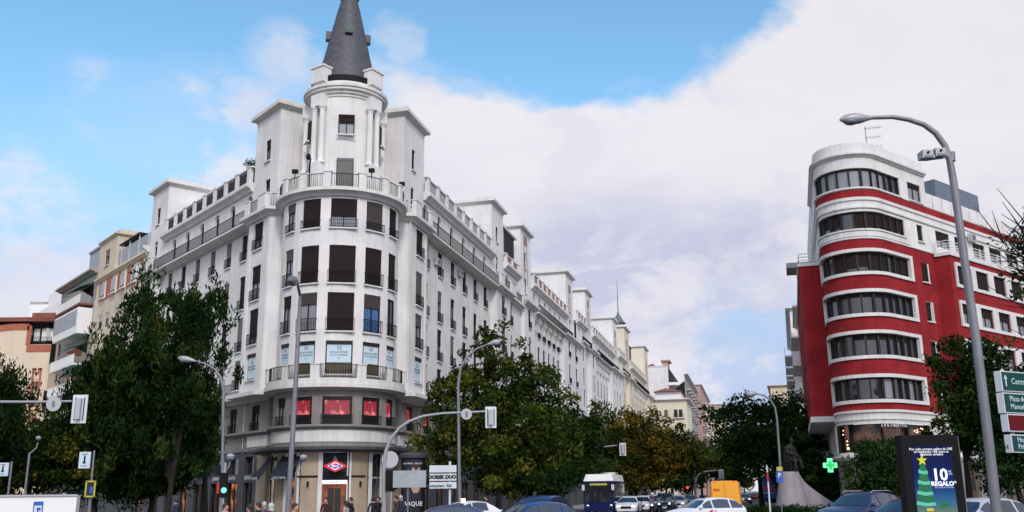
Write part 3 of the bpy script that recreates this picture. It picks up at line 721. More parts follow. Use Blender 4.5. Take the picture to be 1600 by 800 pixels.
# ---------------- lower storeys
ZM0,ZM1=6.3,8.15
holes=[];mw=[]
for a,wd in ((0,1.95),(-33,1.5),(33,1.45),(-60,1.0),(60,1.0)):
    s=sAr(a,PB,4.2); holes.append((s-wd/2,s+wd/2,ZM0,ZM1)); mw.append((s,wd,'red' if a>-60 else 'half'))
for Fm,cl in ((LF,[2.3,6.2,9.4,12.7,16.1,19.4,22.7,26.6]),(RF,[2.6,6.4,9.9,13.4,16.9,20.5,24,28.6,33.4])):
    for cs in cl:
        s=sB(Fm,cs); wd=1.25; holes.append((s-wd/2,s+wd/2,ZM0,ZM1)); mw.append((s,wd,'red' if Fm is RF and cs<7 else 'dark'))
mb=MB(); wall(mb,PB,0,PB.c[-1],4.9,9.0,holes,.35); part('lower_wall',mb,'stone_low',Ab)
for s,wd,k in mw:
    o=window(PB,s,ZM0,wd,ZM1-ZM0,Ab,k if k!='dark' else 'blind',.62,name='mezzanine_window',sill=False,mull=0 if k=='red' else 1,frac=.0 if k=='red' else .3)
    if k=='red':
        child('inner_frame',wmesh(('inner',round(wd,2)),lambda:MB().box(-wd/2+.05,wd/2-.05,.10,.16,ZM1-ZM0-.26,ZM1-ZM0-.05).box(-wd/2+.05,-wd/2+.17,.10,.16,.62,ZM1-ZM0-.26).box(wd/2-.17,wd/2-.05,.10,.16,.62,ZM1-ZM0-.26).box(-wd/2+.05,wd/2-.05,.10,.16,.05,.62),'bronze_frame'),o)
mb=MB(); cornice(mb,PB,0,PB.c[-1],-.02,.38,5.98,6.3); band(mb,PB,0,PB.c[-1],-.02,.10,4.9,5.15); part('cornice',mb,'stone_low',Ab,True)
mb=MB(); band(mb,PB,sB(LF,3.4),sB(RF,3.4),-.01,.06,5.2,5.98); part('frieze',mb,'trim',Ab)
# balcony ledge between mezzanine and first floor
mb=MB(); cornice(mb,PA,sLb,sRb,-.9,.75,8.35,8.95)
PAx=Path([LF.p(24.9,.15),LF.p(4.0,.15)]);cornice(mb,PAx,0,PAx.c[-1],-.2,.8,8.4,8.9)
PAy=Path([RF.p(4.4,.15),RF.p(37.9,.15)]);cornice(mb,PAy,0,PAy.c[-1],-.2,.8,8.4,8.9)
pieces('ledge',mb,'trim',Ab,True)
mb=MB(); band(mb,PA,sAr(-80),sAr(80),.35,.70,8.95,9.28)
a_=sAr(-80);b_=sAr(80)
part('parapet_base',mb,'trim',Ab)
pb=MB(); rl=MB(); bl=[(sAr(d_),w_) for d_,w_ in ((-80,.5),(-47,.4),(-18.5,.62),(18.5,.62),(47,.4),(80,.5))]
for s,w_ in bl: pblock(pb,PA,s,.53,w_,.32,9.28,10.25,.08)
for (a,wa),(b,wb) in zip(bl,bl[1:]): rail(rl,PA,a+wa/2,b-wb/2,.53,9.28,10.2,.12,.013)
pieces('parapet_block',pb,'trim',Ab); part('railing',rl,'dark_metal',Ab)
for Fm,a,b in ((LF,5.0,24.5),(RF,5.2,25.5)):
    P=Path([Fm.p(b,.15),Fm.p(a,.15)]) if Fm is LF else Path([Fm.p(a,.15),Fm.p(b,.15)])
    part('railing',rail(MB(),P,0,P.c[-1],.8,8.9,9.85,.15,.013),'dark_metal',Ab)
# canopy and ground floor
mb=MB(); sweep(mb,PB,sB(LF,.9),sB(RF,2.2),[(-.02,4.55),(1.05,4.68),(1.05,4.86),(-.02,4.9)]); part('canopy',mb,'slate_and_shade',Ab)
gh=[]
shops=[(0,1.85,'door'),(-41,1.5,'w'),(41,1.5,'w'),(-73,1.3,'w'),(73,1.1,'w')]
for a,wd,k in shops: s=sAr(a,PB,4.2); gh.append((s-wd/2,s+wd/2,.15,4.5))
sc_=sAr(-90,PB,4.2); sd_=sAr(90,PB,4.2)
mb=MB(); s1_=sB(LF,1.6);s2_=sB(RF,1.6)
wall(mb,PB,s1_,s2_,0.1,4.9,gh,.6); part('pier_wall',mb,'stone_pier',Ab)
for a in (-23,23,-58,58):   # pale edge strips on the piers
    for d_ in (-10.5,10.5):
        s=sAr(a+d_,PB,4.2); part('pier_strip',band(MB(),PB,s-.14,s+.14,0,.05,.14,4.5),'trim',Ab)
part('string_course',band(MB(),PB,sAr(-38,PB,4.2),sAr(-14.5,PB,4.2),.0,.07,2.95,3.05),'dark_metal',Ab); part('string_course',band(MB(),PB,sAr(14.5,PB,4.2),sAr(28,PB,4.2),.0,.07,2.95,3.05),'dark_metal',Ab)
for i,(a,wd,k) in enumerate(shops):
    s=sAr(a,PB,4.2); q=PB.pt(s,0); n=PB.nrm(s); rz=math.atan2(n.x,-n.y); L_=Vector((q.x,q.y,.15))-Vector(Ab.location)
    o=child('shop_door' if k=='door' else 'shop_window',frame_mb(wd,4.35,.07,0,.1,.2,2.75).mesh('shop_frame','dark_metal'),Ab,L_); o.rotation_euler=(0,0,rz)
    mtl={0:'shop_orange',1:'shop_warm',2:'shop_cloth',3:'shop_warm',4:'shop_dim'}[i]
    child('interior',MB().box(-wd/2+.06,wd/2-.06,.5,.55,0,2.65).mesh('interior',mtl),o)
    child('pane',MB().box(-wd/2+.06,wd/2-.06,.14,.16,2.8,4.3).mesh('pane','awning_navy' if k=='door' else 'glass'),o)
    child('fascia',MB().box(-wd/2+.05,wd/2-.05,.02,.12,2.62,2.86).mesh('fascia','dark_metal'),o)
    if k=='w': lettering('ALCALA 129' if i>1 else 'LENCERIA',.2,'letter_white',o,(0,.0,2.74),0,.01)
    if k=='door':
        lettering('A',.5,'plastic_grey',o,(0,.10,3.95),0,.01); lettering('AVENUE',.16,'plastic_grey',o,(0,.10,3.62),0,.01)
        child('door_lintel',MB().box(-.78,.78,-.05,.08,2.36,2.6).mesh('door_lintel','lightbox'),o); lettering('Entrada',.13,'ink_black',o,(0,-.06,2.48),0,.006)
        child('door_leaf',MB().box(-.42,-.02,.3,.34,0,2.1).box(.02,.42,.3,.34,0,2.1).mesh('door_leaf','ink_black'),o)
# wall lamps on piers
for a in (-23,23):
    s=sAr(a,PB,4.2); q=PB.pt(s,.09); o=part('wall_lamp',MB().box(q.x-.06,q.x+.06,q.y-.06,q.y+.06,2.35,2.68),'black_plastic',Ab)
# slate clad shopfronts along the two streets
def shopfront(Fm,a,b,openings,parent,upperm='slate_and_shade',z1=4.9):
    P=Path([Fm.p(b,.15),Fm.p(a,.15)]) if Fm is LF else Path([Fm.p(a,.15),Fm.p(b,.15)])
    hs=[]
    for c_,w_ in openings:
        s=P.near(Fm.p(c_,.15)); hs+= [(s-w_/2,s+w_/2,.15,2.75),(s-w_/2,s+w_/2,3.35,4.55)]
    mb=MB(); wall(mb,P,0,P.c[-1],.05,z1,hs,.45); part('shopfront',mb,upperm,parent)
    for i,(c_,w_) in enumerate(openings):
        s=P.near(Fm.p(c_,.15)); q=P.pt(s,0); n=P.nrm(s); rz=math.atan2(n.x,-n.y); L_=Vector((q.x,q.y,.15))-Vector(parent.location)
        o=child('shop_window',frame_mb(w_,2.6,.06,1,.2,.28).mesh('shop_frame','dark_metal'),parent,L_); o.rotation_euler=(0,0,rz)
        child('interior',MB().box(-w_/2+.05,w_/2-.05,.38,.4,0,2.55).mesh('interior',['shop_dim','shop_warm','shop_dim'][i%3] if Fm is LF else 'shop_dim'),o)
        child('fanlight',MB().box(-w_/2,w_/2,.3,.33,3.2,4.4).mesh('fanlight','glass'),o)
        if Fm is LF and i<3: lettering('(ENZO)',.34,'letter_white',o,(0,-.03,2.92),0,.02)
shopfront(LF,1.6,29.5,[(2.9,1.5),(5.7,1.9),(8.7,1.9),(12,2),(15.3,2),(18.6,2),(22,2),(26,2)],Ab)
shopfront(RF,1.6,37.9,[(3.6,1.8),(6.6,1.9),(10,2.2),(13.5,2.2),(17,2.2),(20.6,2.2),(24,2.2),(28.6,2.4),(33.4,2.4)],Ab)
# neon shop name, left street
q=LF.p(11.2,.4); o=thing('neon_sign','green neon shop lettering glowing behind the big tree on the left street','neon sign',(q.x,q.y,3.75)); lettering('Farmacia',.62,'neon_green',o,(0,0,0),rzL,.03,.006)
child('sign_backing',MB().box(-1.5,1.5,.03,.08,-.4,.4).mesh('sign_backing','dark_metal'),o).rotation_euler=(0,0,rzL)
# awnings
for a_,w_ in ((-73,1.7),(-41,1.7)):
    s=sAr(a_,PB,4.2); q=PB.pt(s,0); n=PB.nrm(s); rz=math.atan2(n.x,-n.y)
    o=child('awning',MB().add([(-w_/2,.02,4.35),(w_/2,.02,4.35),(w_/2,-1.15,3.0),(-w_/2,-1.15,3.0),(-w_/2,.02,4.32),(w_/2,.02,4.32),(w_/2,-1.15,2.85),(-w_/2,-1.15,2.85)],[(0,1,2,3),(3,2,6,7),(7,6,5,4),(0,3,7,4),(1,5,6,2)]).mesh('awning','awning_navy'),Ab,Vector((q.x,q.y,0))-Vector(Ab.location)); o.rotation_euler=(0,0,rz)
    lettering('LOPEZ MORA',.19,'letter_white',o,(0,-1.17,2.92),0,.006)
# underground station sign
s=sAr(0,PB,4.2); q=PB.pt(s,.55); n=PB.nrm(s); rz=math.atan2(n.x,-n.y)
mt=thing('station_sign','red diamond underground station sign with a blue name band over the corner entrance','sign',(q.x,q.y,3.62),rz); mt.scale=(.78,.78,.78)
def dia(w_,h_,y0,y1): return MB().extr([(-w_,0),(0,-h_),(w_,0),(0,h_)],y0,y1)
child('red_diamond',dia(1.0,.50,-.06,.06).mesh('red_diamond','metro_red'),mt)
child('white_diamond',dia(.62,.33,-.075,-.062).mesh('white_diamond','metro_white'),mt)
child('inner_diamond',dia(.50,.25,-.083,-.076).mesh('inner_diamond','metro_red'),mt)
child('name_band',MB().box(-.46,.46,-.10,-.084,-.10,.10).mesh('name_band','metro_blue'),mt)
lettering('Metro',.22,'metro_white',mt,(0,-.105,0),0,.004,.004)
child('bracket',MB().box(-.03,.03,.06,.5,-.03,.03).mesh('bracket','dark_metal'),mt)
# ---------------------------------------------------------------- terraces further along the right street
def simple_path(Fm,a,b,n=0): return Path([Fm.p(b,n),Fm.p(a,n)]) if Fm is LF else Path([Fm.p(a,n),Fm.p(b,n)])
def block(name,label,s0,s1,zo,m,towers,bays,colsx,uppers,tm='trim',Fm=RF,detail=True,maxw=100,brickp='brick_red',depth=12,groundm='slate_and_shade'):
    q=Fm.p(s0,0); B=thing(name,label,'building',(q.x,q.y,0))
    pts=[Fm.p(s0,0)]
    for a,b in bays:
        if a>s0+.01: pts.append(Fm.p(a,0))
        pts+= [Fm.p(a,.7),Fm.p(b,.7)]
        if b<s1-.01: pts.append(Fm.p(b,0))
    if (pts[-1]-Fm.p(s1,0)).length>.01 and (not bays or bays[-1][1]<s1-.01): pts.append(Fm.p(s1,0))
    if bays and bays[0][0]<=s0+.01: pts=pts[1:]
    P=Path(pts)
    hs=[];ws=[]
    L4=[(9.5,12.0),(12.7,15.3),(15.9,18.55),(19.6,21.8)]
    for fi,(z0,z1) in enumerate(L4):
        for cs in colsx:
            n=.7 if any(a<cs<b for a,b in bays) else 0
            s=P.near(Fm.p(cs,n)); hs.append((s-.58,s+.58,z0+zo,z1+zo)); ws.append((s,z0+zo,1.16,z1-z0,cs))
    mb=MB(); wall(mb,P,0,P.c[-1],8.8+zo,22+zo,hs,.3); part('wall',mb,m,B)
    ws.sort(key=lambda t:(t[4]-s0)*.6-t[1]); nw=0
    for s,z,w_,h,_ in ws:
        if nw>=maxw: break
        nw+=1; window(P,s,z,w_,h,B,random.choice(['half','dark','blind','half','open']),.75,detail=detail,sill=detail,blindm=random.choice(['blind_brown','blind_tan','blind_grey']))
    mb=MB()
    for a,b in bays: cornice(mb,P,P.near(Fm.p(a,.7)),P.near(Fm.p(b,.7)),-.05,.62,21.95+zo,22.5+zo)
    PLs=simple_path(Fm,s0,s1,.1); cornice(mb,PLs,0,PLs.c[-1],-.1,.75,8.3+zo,8.85+zo); part('ledge',mb,tm,B,True)
    # consoles under the long balcony
    co=MB()
    for a,b,ar in uppers:
        PU=upper(Fm,a,b,ar,25.25,0,zo,parent=B,matn=m,aw=.95)
        parapet(PU,2.6,25.87+zo,27.3+zo,B,brickp)
        PP=simple_path(Fm,a,b); o=part('balcony',cornice(MB(),PP,0,PP.c[-1],-.02,1.0,21.92+zo,22.28+zo),tm,B,True)
        part('railing',rail(MB(),PP,0,PP.c[-1],.95,22.28+zo,23.25+zo,.2,.016),'dark_metal',o)
        part('attic_wall',MB_wall(simple_path(Fm,a,b,-2.8),25.5+zo,28.9+zo),m,B)
    for cs in colsx:
        if not any(a<cs<b for a,b in bays):
            for d_ in (-.95,.95):
                q=PLs.pt(PLs.near(Fm.p(cs+d_,.1)),0)
                sN=PLs.near(Fm.p(cs+d_,.1)); band(co,PLs,sN-.13,sN+.13,-.12,.30,20.2+zo,21.9+zo); band(co,PLs,sN-.11,sN+.11,.30,.55,21.2+zo,21.9+zo)
    if co.v: part('console',co,tm,B)
    for t in towers: wing(Fm,*t[0:3],[(t[3],27.0+zo,.8,2.0),(t[3],24.0+zo,.8,1.8)],B,z0=22+zo-.05,depth=6,m=m,tm=tm,brick=(t[3],1.7,25.2+zo,31.0+zo))
    a,b=Fm.p(s0,-.05),Fm.p(s1,-.05)
    rf=MB(); fbox(rf,Fm,s0,s1,-depth,-.06,21.9+zo,22.3+zo); fbox(rf,Fm,s0,s1,-depth,-depth+.3,0,22+zo); part('roof',rf,'roof_grey',B)
    for a,b,ar in uppers: rf=MB(); fbox(rf,Fm,a,b,-depth,-.06,25.3+zo,25.7+zo); part('roof',rf,'roof_grey',B)
    # lower storeys
    hs=[];k=s0+2
    PG=simple_path(Fm,s0,s1,.1); mz=[]
    for cs in colsx: s=PG.near(Fm.p(cs,.1)); hs+= [(s-.6,s+.6,5.7,7.9+zo*.5),(s-1.1,s+1.1,.15,4.0)]; mz.append(s)
    mb=MB(); wall(mb,PG,0,PG.c[-1],.05,8.8+zo,hs,.4); part('lower_wall',mb,'slate_and_shade',B)  # lower storeys coloured dark to stand in for the shade under the trees
    for s in mz: window(PG,s,5.7,1.2,2.2+zo*.5,B,'dark',.6,name='mezzanine_window',sill=False,detail=False)
    g=MB()
    for s in mz: band(g,PG,s-1.1,s+1.1,-.4,-.36,.15,4.0)
    part('shop_glazing',g,'shop_dim',B)
    cornice(mb2:=MB(),PG,0,PG.c[-1],-.02,.4,4.7,5.1); part('cornice',mb2,'slate_and_shade',B,True)
    # end walls
    ew=MB(); fbox(ew,Fm,s0+.02,s0+.3,-depth,-.32,22+zo,25.2+zo); part('party_wall',ew,m,B)
    return B
def MB_wall(P,z0,z1): m=MB(); wall(m,P,0,P.c[-1],z0,z1,[],.2); return m
lin_=lambda a,b,n:[a+(b-a)*i/(n-1) for i in range(n)]
block('apartment_building','white apartment building with brick framed towers next to the spired building',37.95,75.0,.72,'plaster_b',
   [(39.5,44.6,32.75,41.8),(67.8-.5,72.9,33.5,70.2)],[(38.0,43.4),(62,75)],[40.6]+lin_(45.4,60.6,6)+[65.4,70.6],[(44.6,67.2,lin_(46.2,62,6))])
block('apartment_building','white apartment building with two towers and curved consoles in mid terrace on the right street',75.05,121.4,1.65,'plaster_b',
   [(84.0,89.4,34.2,86.8),(115.5,122-.65,35.1,118.5)],[(75.1,79),(84,89.3),(107,121.3)],[77.1,81.6,86.6]+lin_(91.5,105.5,5)+[110.5,114,118],[(75.1,83.9,[77.5,81.5]),(89.4,115.4,lin_(91.5,112,7))],detail=False)
block('apartment_building','cream coloured apartment building with the dark pointed turret at the far end of the terrace',121.45,184,2.6,'plaster_warm',
   [(133,140.5,36.3,136.7),(171,179.3,37.6,175.2)],[(121.5,127),(133,140.5),(170,180)],[124.2,129.5,136.5]+lin_(144,166,7)+[175],[(121.6,132.9,[124,129.5]),(140.6,170.9,lin_(143.5,168,8))],detail=False)
# turret with spike on it
q=RF.p(149,-3.2); t=thing('roof_turret','grey slate lantern turret with a long thin spike on the cream building','turret',(q.x,q.y,28.3))
child('turret_base',MB().lathe([(2.6,-3),(2.6,5.2),(2.9,5.4),(2.2,6.2),(1.5,8.0)],8,(0,0)).mesh('turret_base','roof_slate'),t)
child('lantern',MB().lathe([(1.55,8.0),(1.35,8.3),(1.35,11.0),(1.75,11.3),(1.2,11.8),(.35,13.3),(.12,14.0)],8,(0,0)).mesh('lantern','lead'),t)
child('spike',MB().tube([(0,0,13.8),(0,0,21.5)],[.1,.03],6).mesh('spike','dark_metal'),t)
# rooftop glass room and awnings between the towers
q=RF.p(34.5,-1); t=thing('rooftop_conservatory','glazed rooftop room with a dark slatted screen between two white towers','rooftop room',(q.x,q.y,25.8))
m=MB(); fbox(m,RF,32.0,38.2,-4,-.5,25.8,30.4); part('glass_walls',m,'grey_panel',t)
m=MB(); fbox(m,RF,31.8,38.5,-4.2,-.2,30.4,30.65); part('roof',m,'trim',t)
m=MB()
for i in range(22): fbox(m,RF,33.6+i*.2,33.7+i*.2,-.5,-.44,27.2,30.3)
part('slat_screen',m,'bronze_frame',t)
q=RF.p(46.5,-1.5); t=thing('terrace_awning','dark red awning open over the terrace beside the first brick framed tower','awning',(q.x,q.y,29))
m=MB(); fbox(m,RF,44.9,48.5,-2.8,-2.7,28.3,29.9); part('awning_cloth',m,'terracotta',t)
m=MB().tube([(*RF.p(48.5,-1.2),26.4),(*RF.p(48.5,-1.2),29)],.04,6); part('post',m,'steel_light',t)
def antenna(x,y,z,h,label,rz=0):
    t=thing('antenna',label,'antenna',(x,y,z),rz,'rooftop television antennas')
    child('mast',MB().tube([(0,0,0),(0,0,h)],.03,6).mesh('mast','galv'),t)
    m=MB()
    for k,zz in enumerate((h*.95,h*.72,h*.5)):
        m.tube([(-.1,0,zz),(1.3-k*.25,0,zz)],.018,5)
        for i in range(5): m.tube([(.1+i*.24,-.35,zz),(.1+i*.24,.35,zz)],.012,4)
    child('aerial_bars',m.mesh('aerial_bars','galv'),t); return t
p=RF.p(58,-4); antenna(p.x,p.y,26.4,6,'thin aerial on the terrace roof left of the second brick framed tower',.3)
p=RF.p(52,-4); antenna(p.x,p.y,26.4,6.5,'taller aerial rising beside the red awning on the right street roofs')
p=LF.p(36,-4); antenna(p.x,p.y,28,3.5,'wide comb aerial on the cream building roof at left',.5)
p=LF.p(33,-3); antenna(p.x,p.y,28,3.2,'aerial nearest the far left white tower block',1.0)
p=RF.p(160,-4); antenna(p.x,p.y,29,6,'lone aerial on the cream building far along the right street')
# generic street building made of a few window rows
def plain(name,label,P,z0,z1,m,rows,colss,parent=None,ww=1.2,wh=1.6,kinds=('half','dark','blind'),roof=None,balc=None,cat='building',depth=10,detail=False,fmx='bronze_frame',tm='trim',eave=.5,blinds=('blind_brown','blind_grey')):
    q=P.pt(P.c[-1]/2,0); B=thing(name,label,cat,(q.x,q.y,0))
    hs=[(c-ww/2,c+ww/2,z,z+wh) for z in rows for c in colss]
    mb=MB(); wall(mb,P,0,P.c[-1],z0,z1,hs,.25); part('wall',mb,m,B)
    for z in rows:
        for c in colss: window(P,c,z,ww,wh,B,random.choice(kinds),0,detail=False,sill=detail,fm=fmx,blindm=random.choice(blinds))
    poly=[tuple(P.pt(c,-.02)) for c in P.c]; n0,n1=P.n[0],P.n[-1]
    back=[tuple(P.pt(P.c[-1],0)-n1*depth),tuple(P.pt(0,0)-n0*depth)]
    part('roof',MB().prism(poly+back,z1-.3,z1-.02),roof or 'roof_grey',B)
    e=MB(); cornice(e,P,0,P.c[-1],-.02,eave,z1-.1,z1+.35); part('eaves',e,tm,B,True)
    if balc:
        for z in balc[0]:
            for a,b in balc[1]:
                o=part('balcony',band(MB(),P,a,b,0,balc[2],z-.25,z-.08),tm,B)
                part('railing',rail(MB(),P,a,b,balc[2]-.04,z-.08,z+.85,.22,.015),balc[3],o)
    return B
# left street: cream and brick house, grey stone house, white house
P=Path([LF.p(46.2,0),LF.p(29.6,0)])
N1=plain('brick_house','cream house with red brick panels between its top windows left of the corner building',P,0.05,25.0,'cream',[10.2,13.4,16.5,19.4],[2.6,5.0,8.2,11.4,14.6],ww=1.3,wh=1.6,kinds=('half','half'),blinds=('white_blind',),eave=.35,tm='cream')
hs=[(c-.85,c+.85,22.7,24.45) for c in (2.9,6.6,9.6,13)]
m=MB()
for a,b in ((1.4,2.0),(3.8,5.6),(7.6,8.6),(10.6,12.0),(14.0,15.4)): band(m,P,a,b,.0,.05,22.6,24.8)
part('brick_panel',m,'brick_orange',N1)
for c in (2.9,6.6,9.6,13): window(P,c,22.75,1.5,1.65,N1,'half',0,blindm='white_blind',frac=.8,off=.24,name='top_window',fm='white_paint')
m=MB(); wall(m,Path([LF.p(46.2,0),LF.p(40.2,0),LF.p(40.2,-5)]),0,11,25.0,29.3,[(2.2,3.8,26.5,28.3)],.2); part('penthouse_wall',m,'cream',N1)
window(Path([LF.p(46.2,0),LF.p(40.2,0)]),3.0,26.5,1.6,1.8,N1,'half',0,blindm='blind_grey',name='penthouse_window')
m=MB(); cornice(m,Path([LF.p(46.2,0),LF.p(40.2,0),LF.p(40.2,-5)]),0,11,-.02,.3,29.3,29.6); band(m,Path([LF.p(46.2,-.4),LF.p(40.6,-.4)]),0,5.5,-4,0,29.6,30.2); part('penthouse_roof',m,'cream',N1)
PT=Path([LF.p(40.2,-.3),LF.p(29.7,-.3)]); m=MB(); band(m,PT,0,PT.c[-1],-.04,0,25.9,27.5); part('glass_screen',m,'grey_panel',N1)
m=MB(); band(m,PT,0,PT.c[-1],-.08,.06,25.3,25.9);part('parapet',m,'cream',N1)
m=MB()
for k in (1,3.5,6.5,9.5): band(m,PT,k,k+.1,-.08,.02,25.9,28.0)
part('screen_post',m,'white_paint',N1)
m=MB(); band(m,PT,.5,7,-2.2,.2,28.0,28.12); part('terrace_awning',m,'bronze_frame',N1)
P=Path([LF.p(61,0),LF.p(46.3,0)])
N2=plain('stone_house','grey stone house with glazed white balcony boxes and green awnings on the left street',P,0.05,26.4,'greybeige',[9.4,12.3,15.3,18.4,20.3+1.0,23.6],[1.6,13.2],ww=1.1,wh=1.5,kinds=('half','half'),blinds=('blind_grey','blind_brown'),eave=.8,tm='greybeige')
part('shopfront',band(MB(),PSF:=Path([LF.p(61,0),LF.p(29.6,0)]),0,31.4,0,.12,.05,4.9),'slate_and_shade',N1)  # dark band added over the pale base, standing in for shade under trees
m=MB(); fbox(m,LF,47,52,-4,-.5,26.5,29.6); fbox(m,LF,46.9,52.1,-4.1,-.35,29.6,29.85); part('penthouse',m,'grey_panel',N2)
for z,k in ((22.9,0),(19.5,1),(16.2,0),(13.2,0),(10.2,0)):
    if k:
        m=MB(); fbox(m,LF,46.8,56.5,0,1.5,19.4,22.3); o=part('glazed_balcony',m,'white_paint',N2)
        m=MB()
        for i in range(9): fbox(m,LF,47.3+i*1.05,48.2+i*1.05,1.5,1.53,20.3,22.1)
        part('pane',m,'grey_panel',o); continue
    m=MB(); fbox(m,LF,46.8,56.5,0,1.5,z-.3,z-.1); o=part('balcony',m,'terracotta' if z>22 else 'white_paint',N2)
    Pb=Path([LF.p(56.5,1.45),LF.p(46.8,1.45)]); part('railing',rail(MB(),Pb,0,Pb.c[-1],0,z-.1,z+.9,.2,.018),'white_paint',o)
    m=MB(); fbox(m,LF,47.5,56,.02,.04,z,z+2.2); part('balcony_glazing',m,'glass',N2)
    a=[(*LF.p(47.2,.05),z+2.5),(*LF.p(52.5,.05),z+2.5),(*LF.p(52.5,1.6),z+1.75),(*LF.p(47.2,1.6),z+1.75)]
    m=MB().add(a+[(x,y,zz-.06) for x,y,zz in a],[(0,1,2,3),(7,6,5,4),(0,4,5,1),(1,5,6,2),(2,6,7,3),(3,7,4,0)]); part('awning',m,'awning_green',N2)
P=Path([LF.p(84,0),LF.p(61.1,0)])
N3=plain('white_house','plain white house furthest down the left street',P,0.05,23.4,'plaster_b',[8,11,14,17,20],[3,7,11,15,19],ww=1.0,wh=1.7,eave=.3)
m=MB(); fbox(m,LF,64,76,-6,-.6,23.4,26.2); fbox(m,LF,66,74,-6,-1.5,26.2,28.6); part('penthouse',m,'white_paint',N3)
# peach cinema-like block closing the left street
a=at(-140,560,112); b=at(78,560,112)
P=Path([(a.x,112),(b.x,112),(b.x+5,122)])
q=P.pt(5); W=thing('peach_building','peach building with brick red stepped band and red stair window at far left','building',(q.x,q.y,0))
m=MB(); wall(m,P,0,P.c[-1],0.05,19.8,[],.2); part('wall',m,'peach',W)
L_=P.c[2]-P.c[1]; LW=P.c[1]
Xw=lambda px:(at(px,600,112).x-a.x)
m=MB()
band(m,P,Xw(35),Xw(74),.0,.08,18.9,19.75); band(m,P,Xw(33),Xw(40),.0,.08,19.75,22.1); 
n_=14; x0,x1=Xw(-60),Xw(36)
for i in range(n_):
    t0,t1=i/n_,(i+1)/n_; zA=lambda t:21.0+1.35*math.sin(math.pi*(.12+.88*t)/1.0*.62)
    band(m,P,x0+(x1-x0)*t0,x0+(x1-x0)*t1,.0,.08,zA(t0)-.75,zA(t0))
part('red_band',m,'brick_orange',W)
m=MB(); wall(m,P,0,Xw(38),19.8,22.0,[],.2); part('gable',m,'peach',W)
m=MB()
xs0,xs1=Xw(48.5),Xw(63)
for xa,xb,za,zb in ((xs0,xs0+.22,8,16.9),(xs1-.22,xs1,8,16.9),(xs0,xs0+.45,16.7,16.95),(xs1-.45,xs1,16.7,16.95),(xs0+.3,xs1-.3,16.2,16.45),(xs0+.3,xs0+.45,16.4,16.9),(xs1-.45,xs1-.3,16.4,16.9)): band(m,P,xa,xb,.0,.07,za,zb)
part('red_frame',m,'brick_orange',W)
for z in (14.3,12.4,10.5): 
    o=window(P,(xs0+xs1)/2,z,.78,1.05,W,'dark',0,name='stair_window',off=.2,sill=False,fm='brick_orange',mull=1)
window(P,Xw(74.5),12.2,.75,2.0,W,'dark',0,name='narrow_window',off=.2); window(P,Xw(77),17.3,.6,2.6,W,'dark',0,name='narrow_window',off=.2)
m=MB(); band(m,P,0,P.c[-1],-8,.3,22.0+.6,23.1); band(m,P,Xw(40),Xw(80),-6,.35,22.9,23.6); part('roof',m,'terracotta',W)
m=MB(); band(m,P,Xw(-40),Xw(80),-6,-1.2,19.8,22.6); part('top_storey',m,'bronze_frame',W)
m=MB()
for i in range(9): band(m,P,Xw(24)+i*.95,Xw(24)+i*.95+.7,-1.2,-1.15,20.4,21.9)
part('top_glazing',m,'white_paint',W)
part('roof',MB().prism([tuple(P.pt(c,-.02)) for c in P.c]+[(a.x,130)],19.5,19.78),'roof_grey',W)
part('railing',rail(MB(),P,Xw(40),Xw(74),-.1,19.8,20.7,.2,.02),'dark_metal',W)
a=at(42,520,142); b=at(86,520,142)
P=Path([(a.x,142),(b.x-1.2,142),(b.x+4,150)]); plain('white_block','white cubic block with roof room rising behind the peach building',P,0,31.0,'white_paint',[26.6],[2.6],depth=6,ww=1.2,wh=1.3,eave=.2)
a=at(38,500,150);b=at(110,500,150); P=Path([(a.x+2,150),(b.x,150)]); plain('white_block','lower white block with a curved parapet between peach and grey stone houses',P,0,27.0,'plaster_b',[22],[5],depth=6,eave=.3)
# ---------------- end of the right street
def onR(px,n_,s_): return None
uR,nR=RF.u,RF.n
def spx(px,s):     # offset n at which facade station s is seen at column px
    r=ray(px,640); k=Vector((r.x,r.y)); base=RF.p(s,0)
    # find n: base+nR*n parallel to k
    return -(base.x*k.y-base.y*k.x)/(nR.x*k.y-nR.y*k.x)
n0,n1=spx(1019,186),spx(1073,186)
P=Path([RF.p(186,n0),RF.p(186,n1),RF.p(206,n1)])
L_=n1-n0
B=plain('cream_house','low cream house with iron balconies facing the camera beyond the terrace',P,.05,25.0,'plaster_warm',[8.6,12.6,16.6,20.6],[L_*.12,L_*.4,L_*.68,L_*.82],ww=.95,wh=2.0,kinds=('blind','half','dark'),balc=([8.6,12.6,16.6,20.6],[(L_*.02,L_*.22),(L_*.3,L_*.5),(L_*.6,L_*.94)],.7,'dark_metal'),eave=.9)
m=MB(); fbox(m,RF,188,203,n1-8.0,n1-1.5,25,27.5); part('roof_room',m,'white_paint',B)
m=MB(); p=[RF.p(187,n1-8.5),RF.p(187,n1-1),RF.p(204,n1-1),RF.p(204,n1-8.5)]; c_=RF.p(195,n1-6)
m.add([(*x,27.5) for x in p]+[(*c_,29.2)],[(0,1,4),(1,2,4),(2,3,4),(3,0,4)]); part('tiled_roof',m,'terracotta',B)
nA,nB=spx(1012,222),spx(1047,222)
P=Path([RF.p(222,nA),RF.p(222,nB)])
B=plain('white_gable_building','tall blank white gable wall with a red tiled roof behind the low cream house',P,.05,38.5,'plaster',[],[],depth=40,eave=.1)
m=MB(); p=[RF.p(222,nA-1),RF.p(222,nB-3.5),RF.p(240,nB-3.5),RF.p(240,nA-1)]; m.add([(*x,38.6) for x in p]+[(*RF.p(231,(nA+nB)/2-2),40.8)],[(0,1,4),(1,2,4),(2,3,4),(3,0,4)]); part('tiled_roof',m,'terracotta',B)
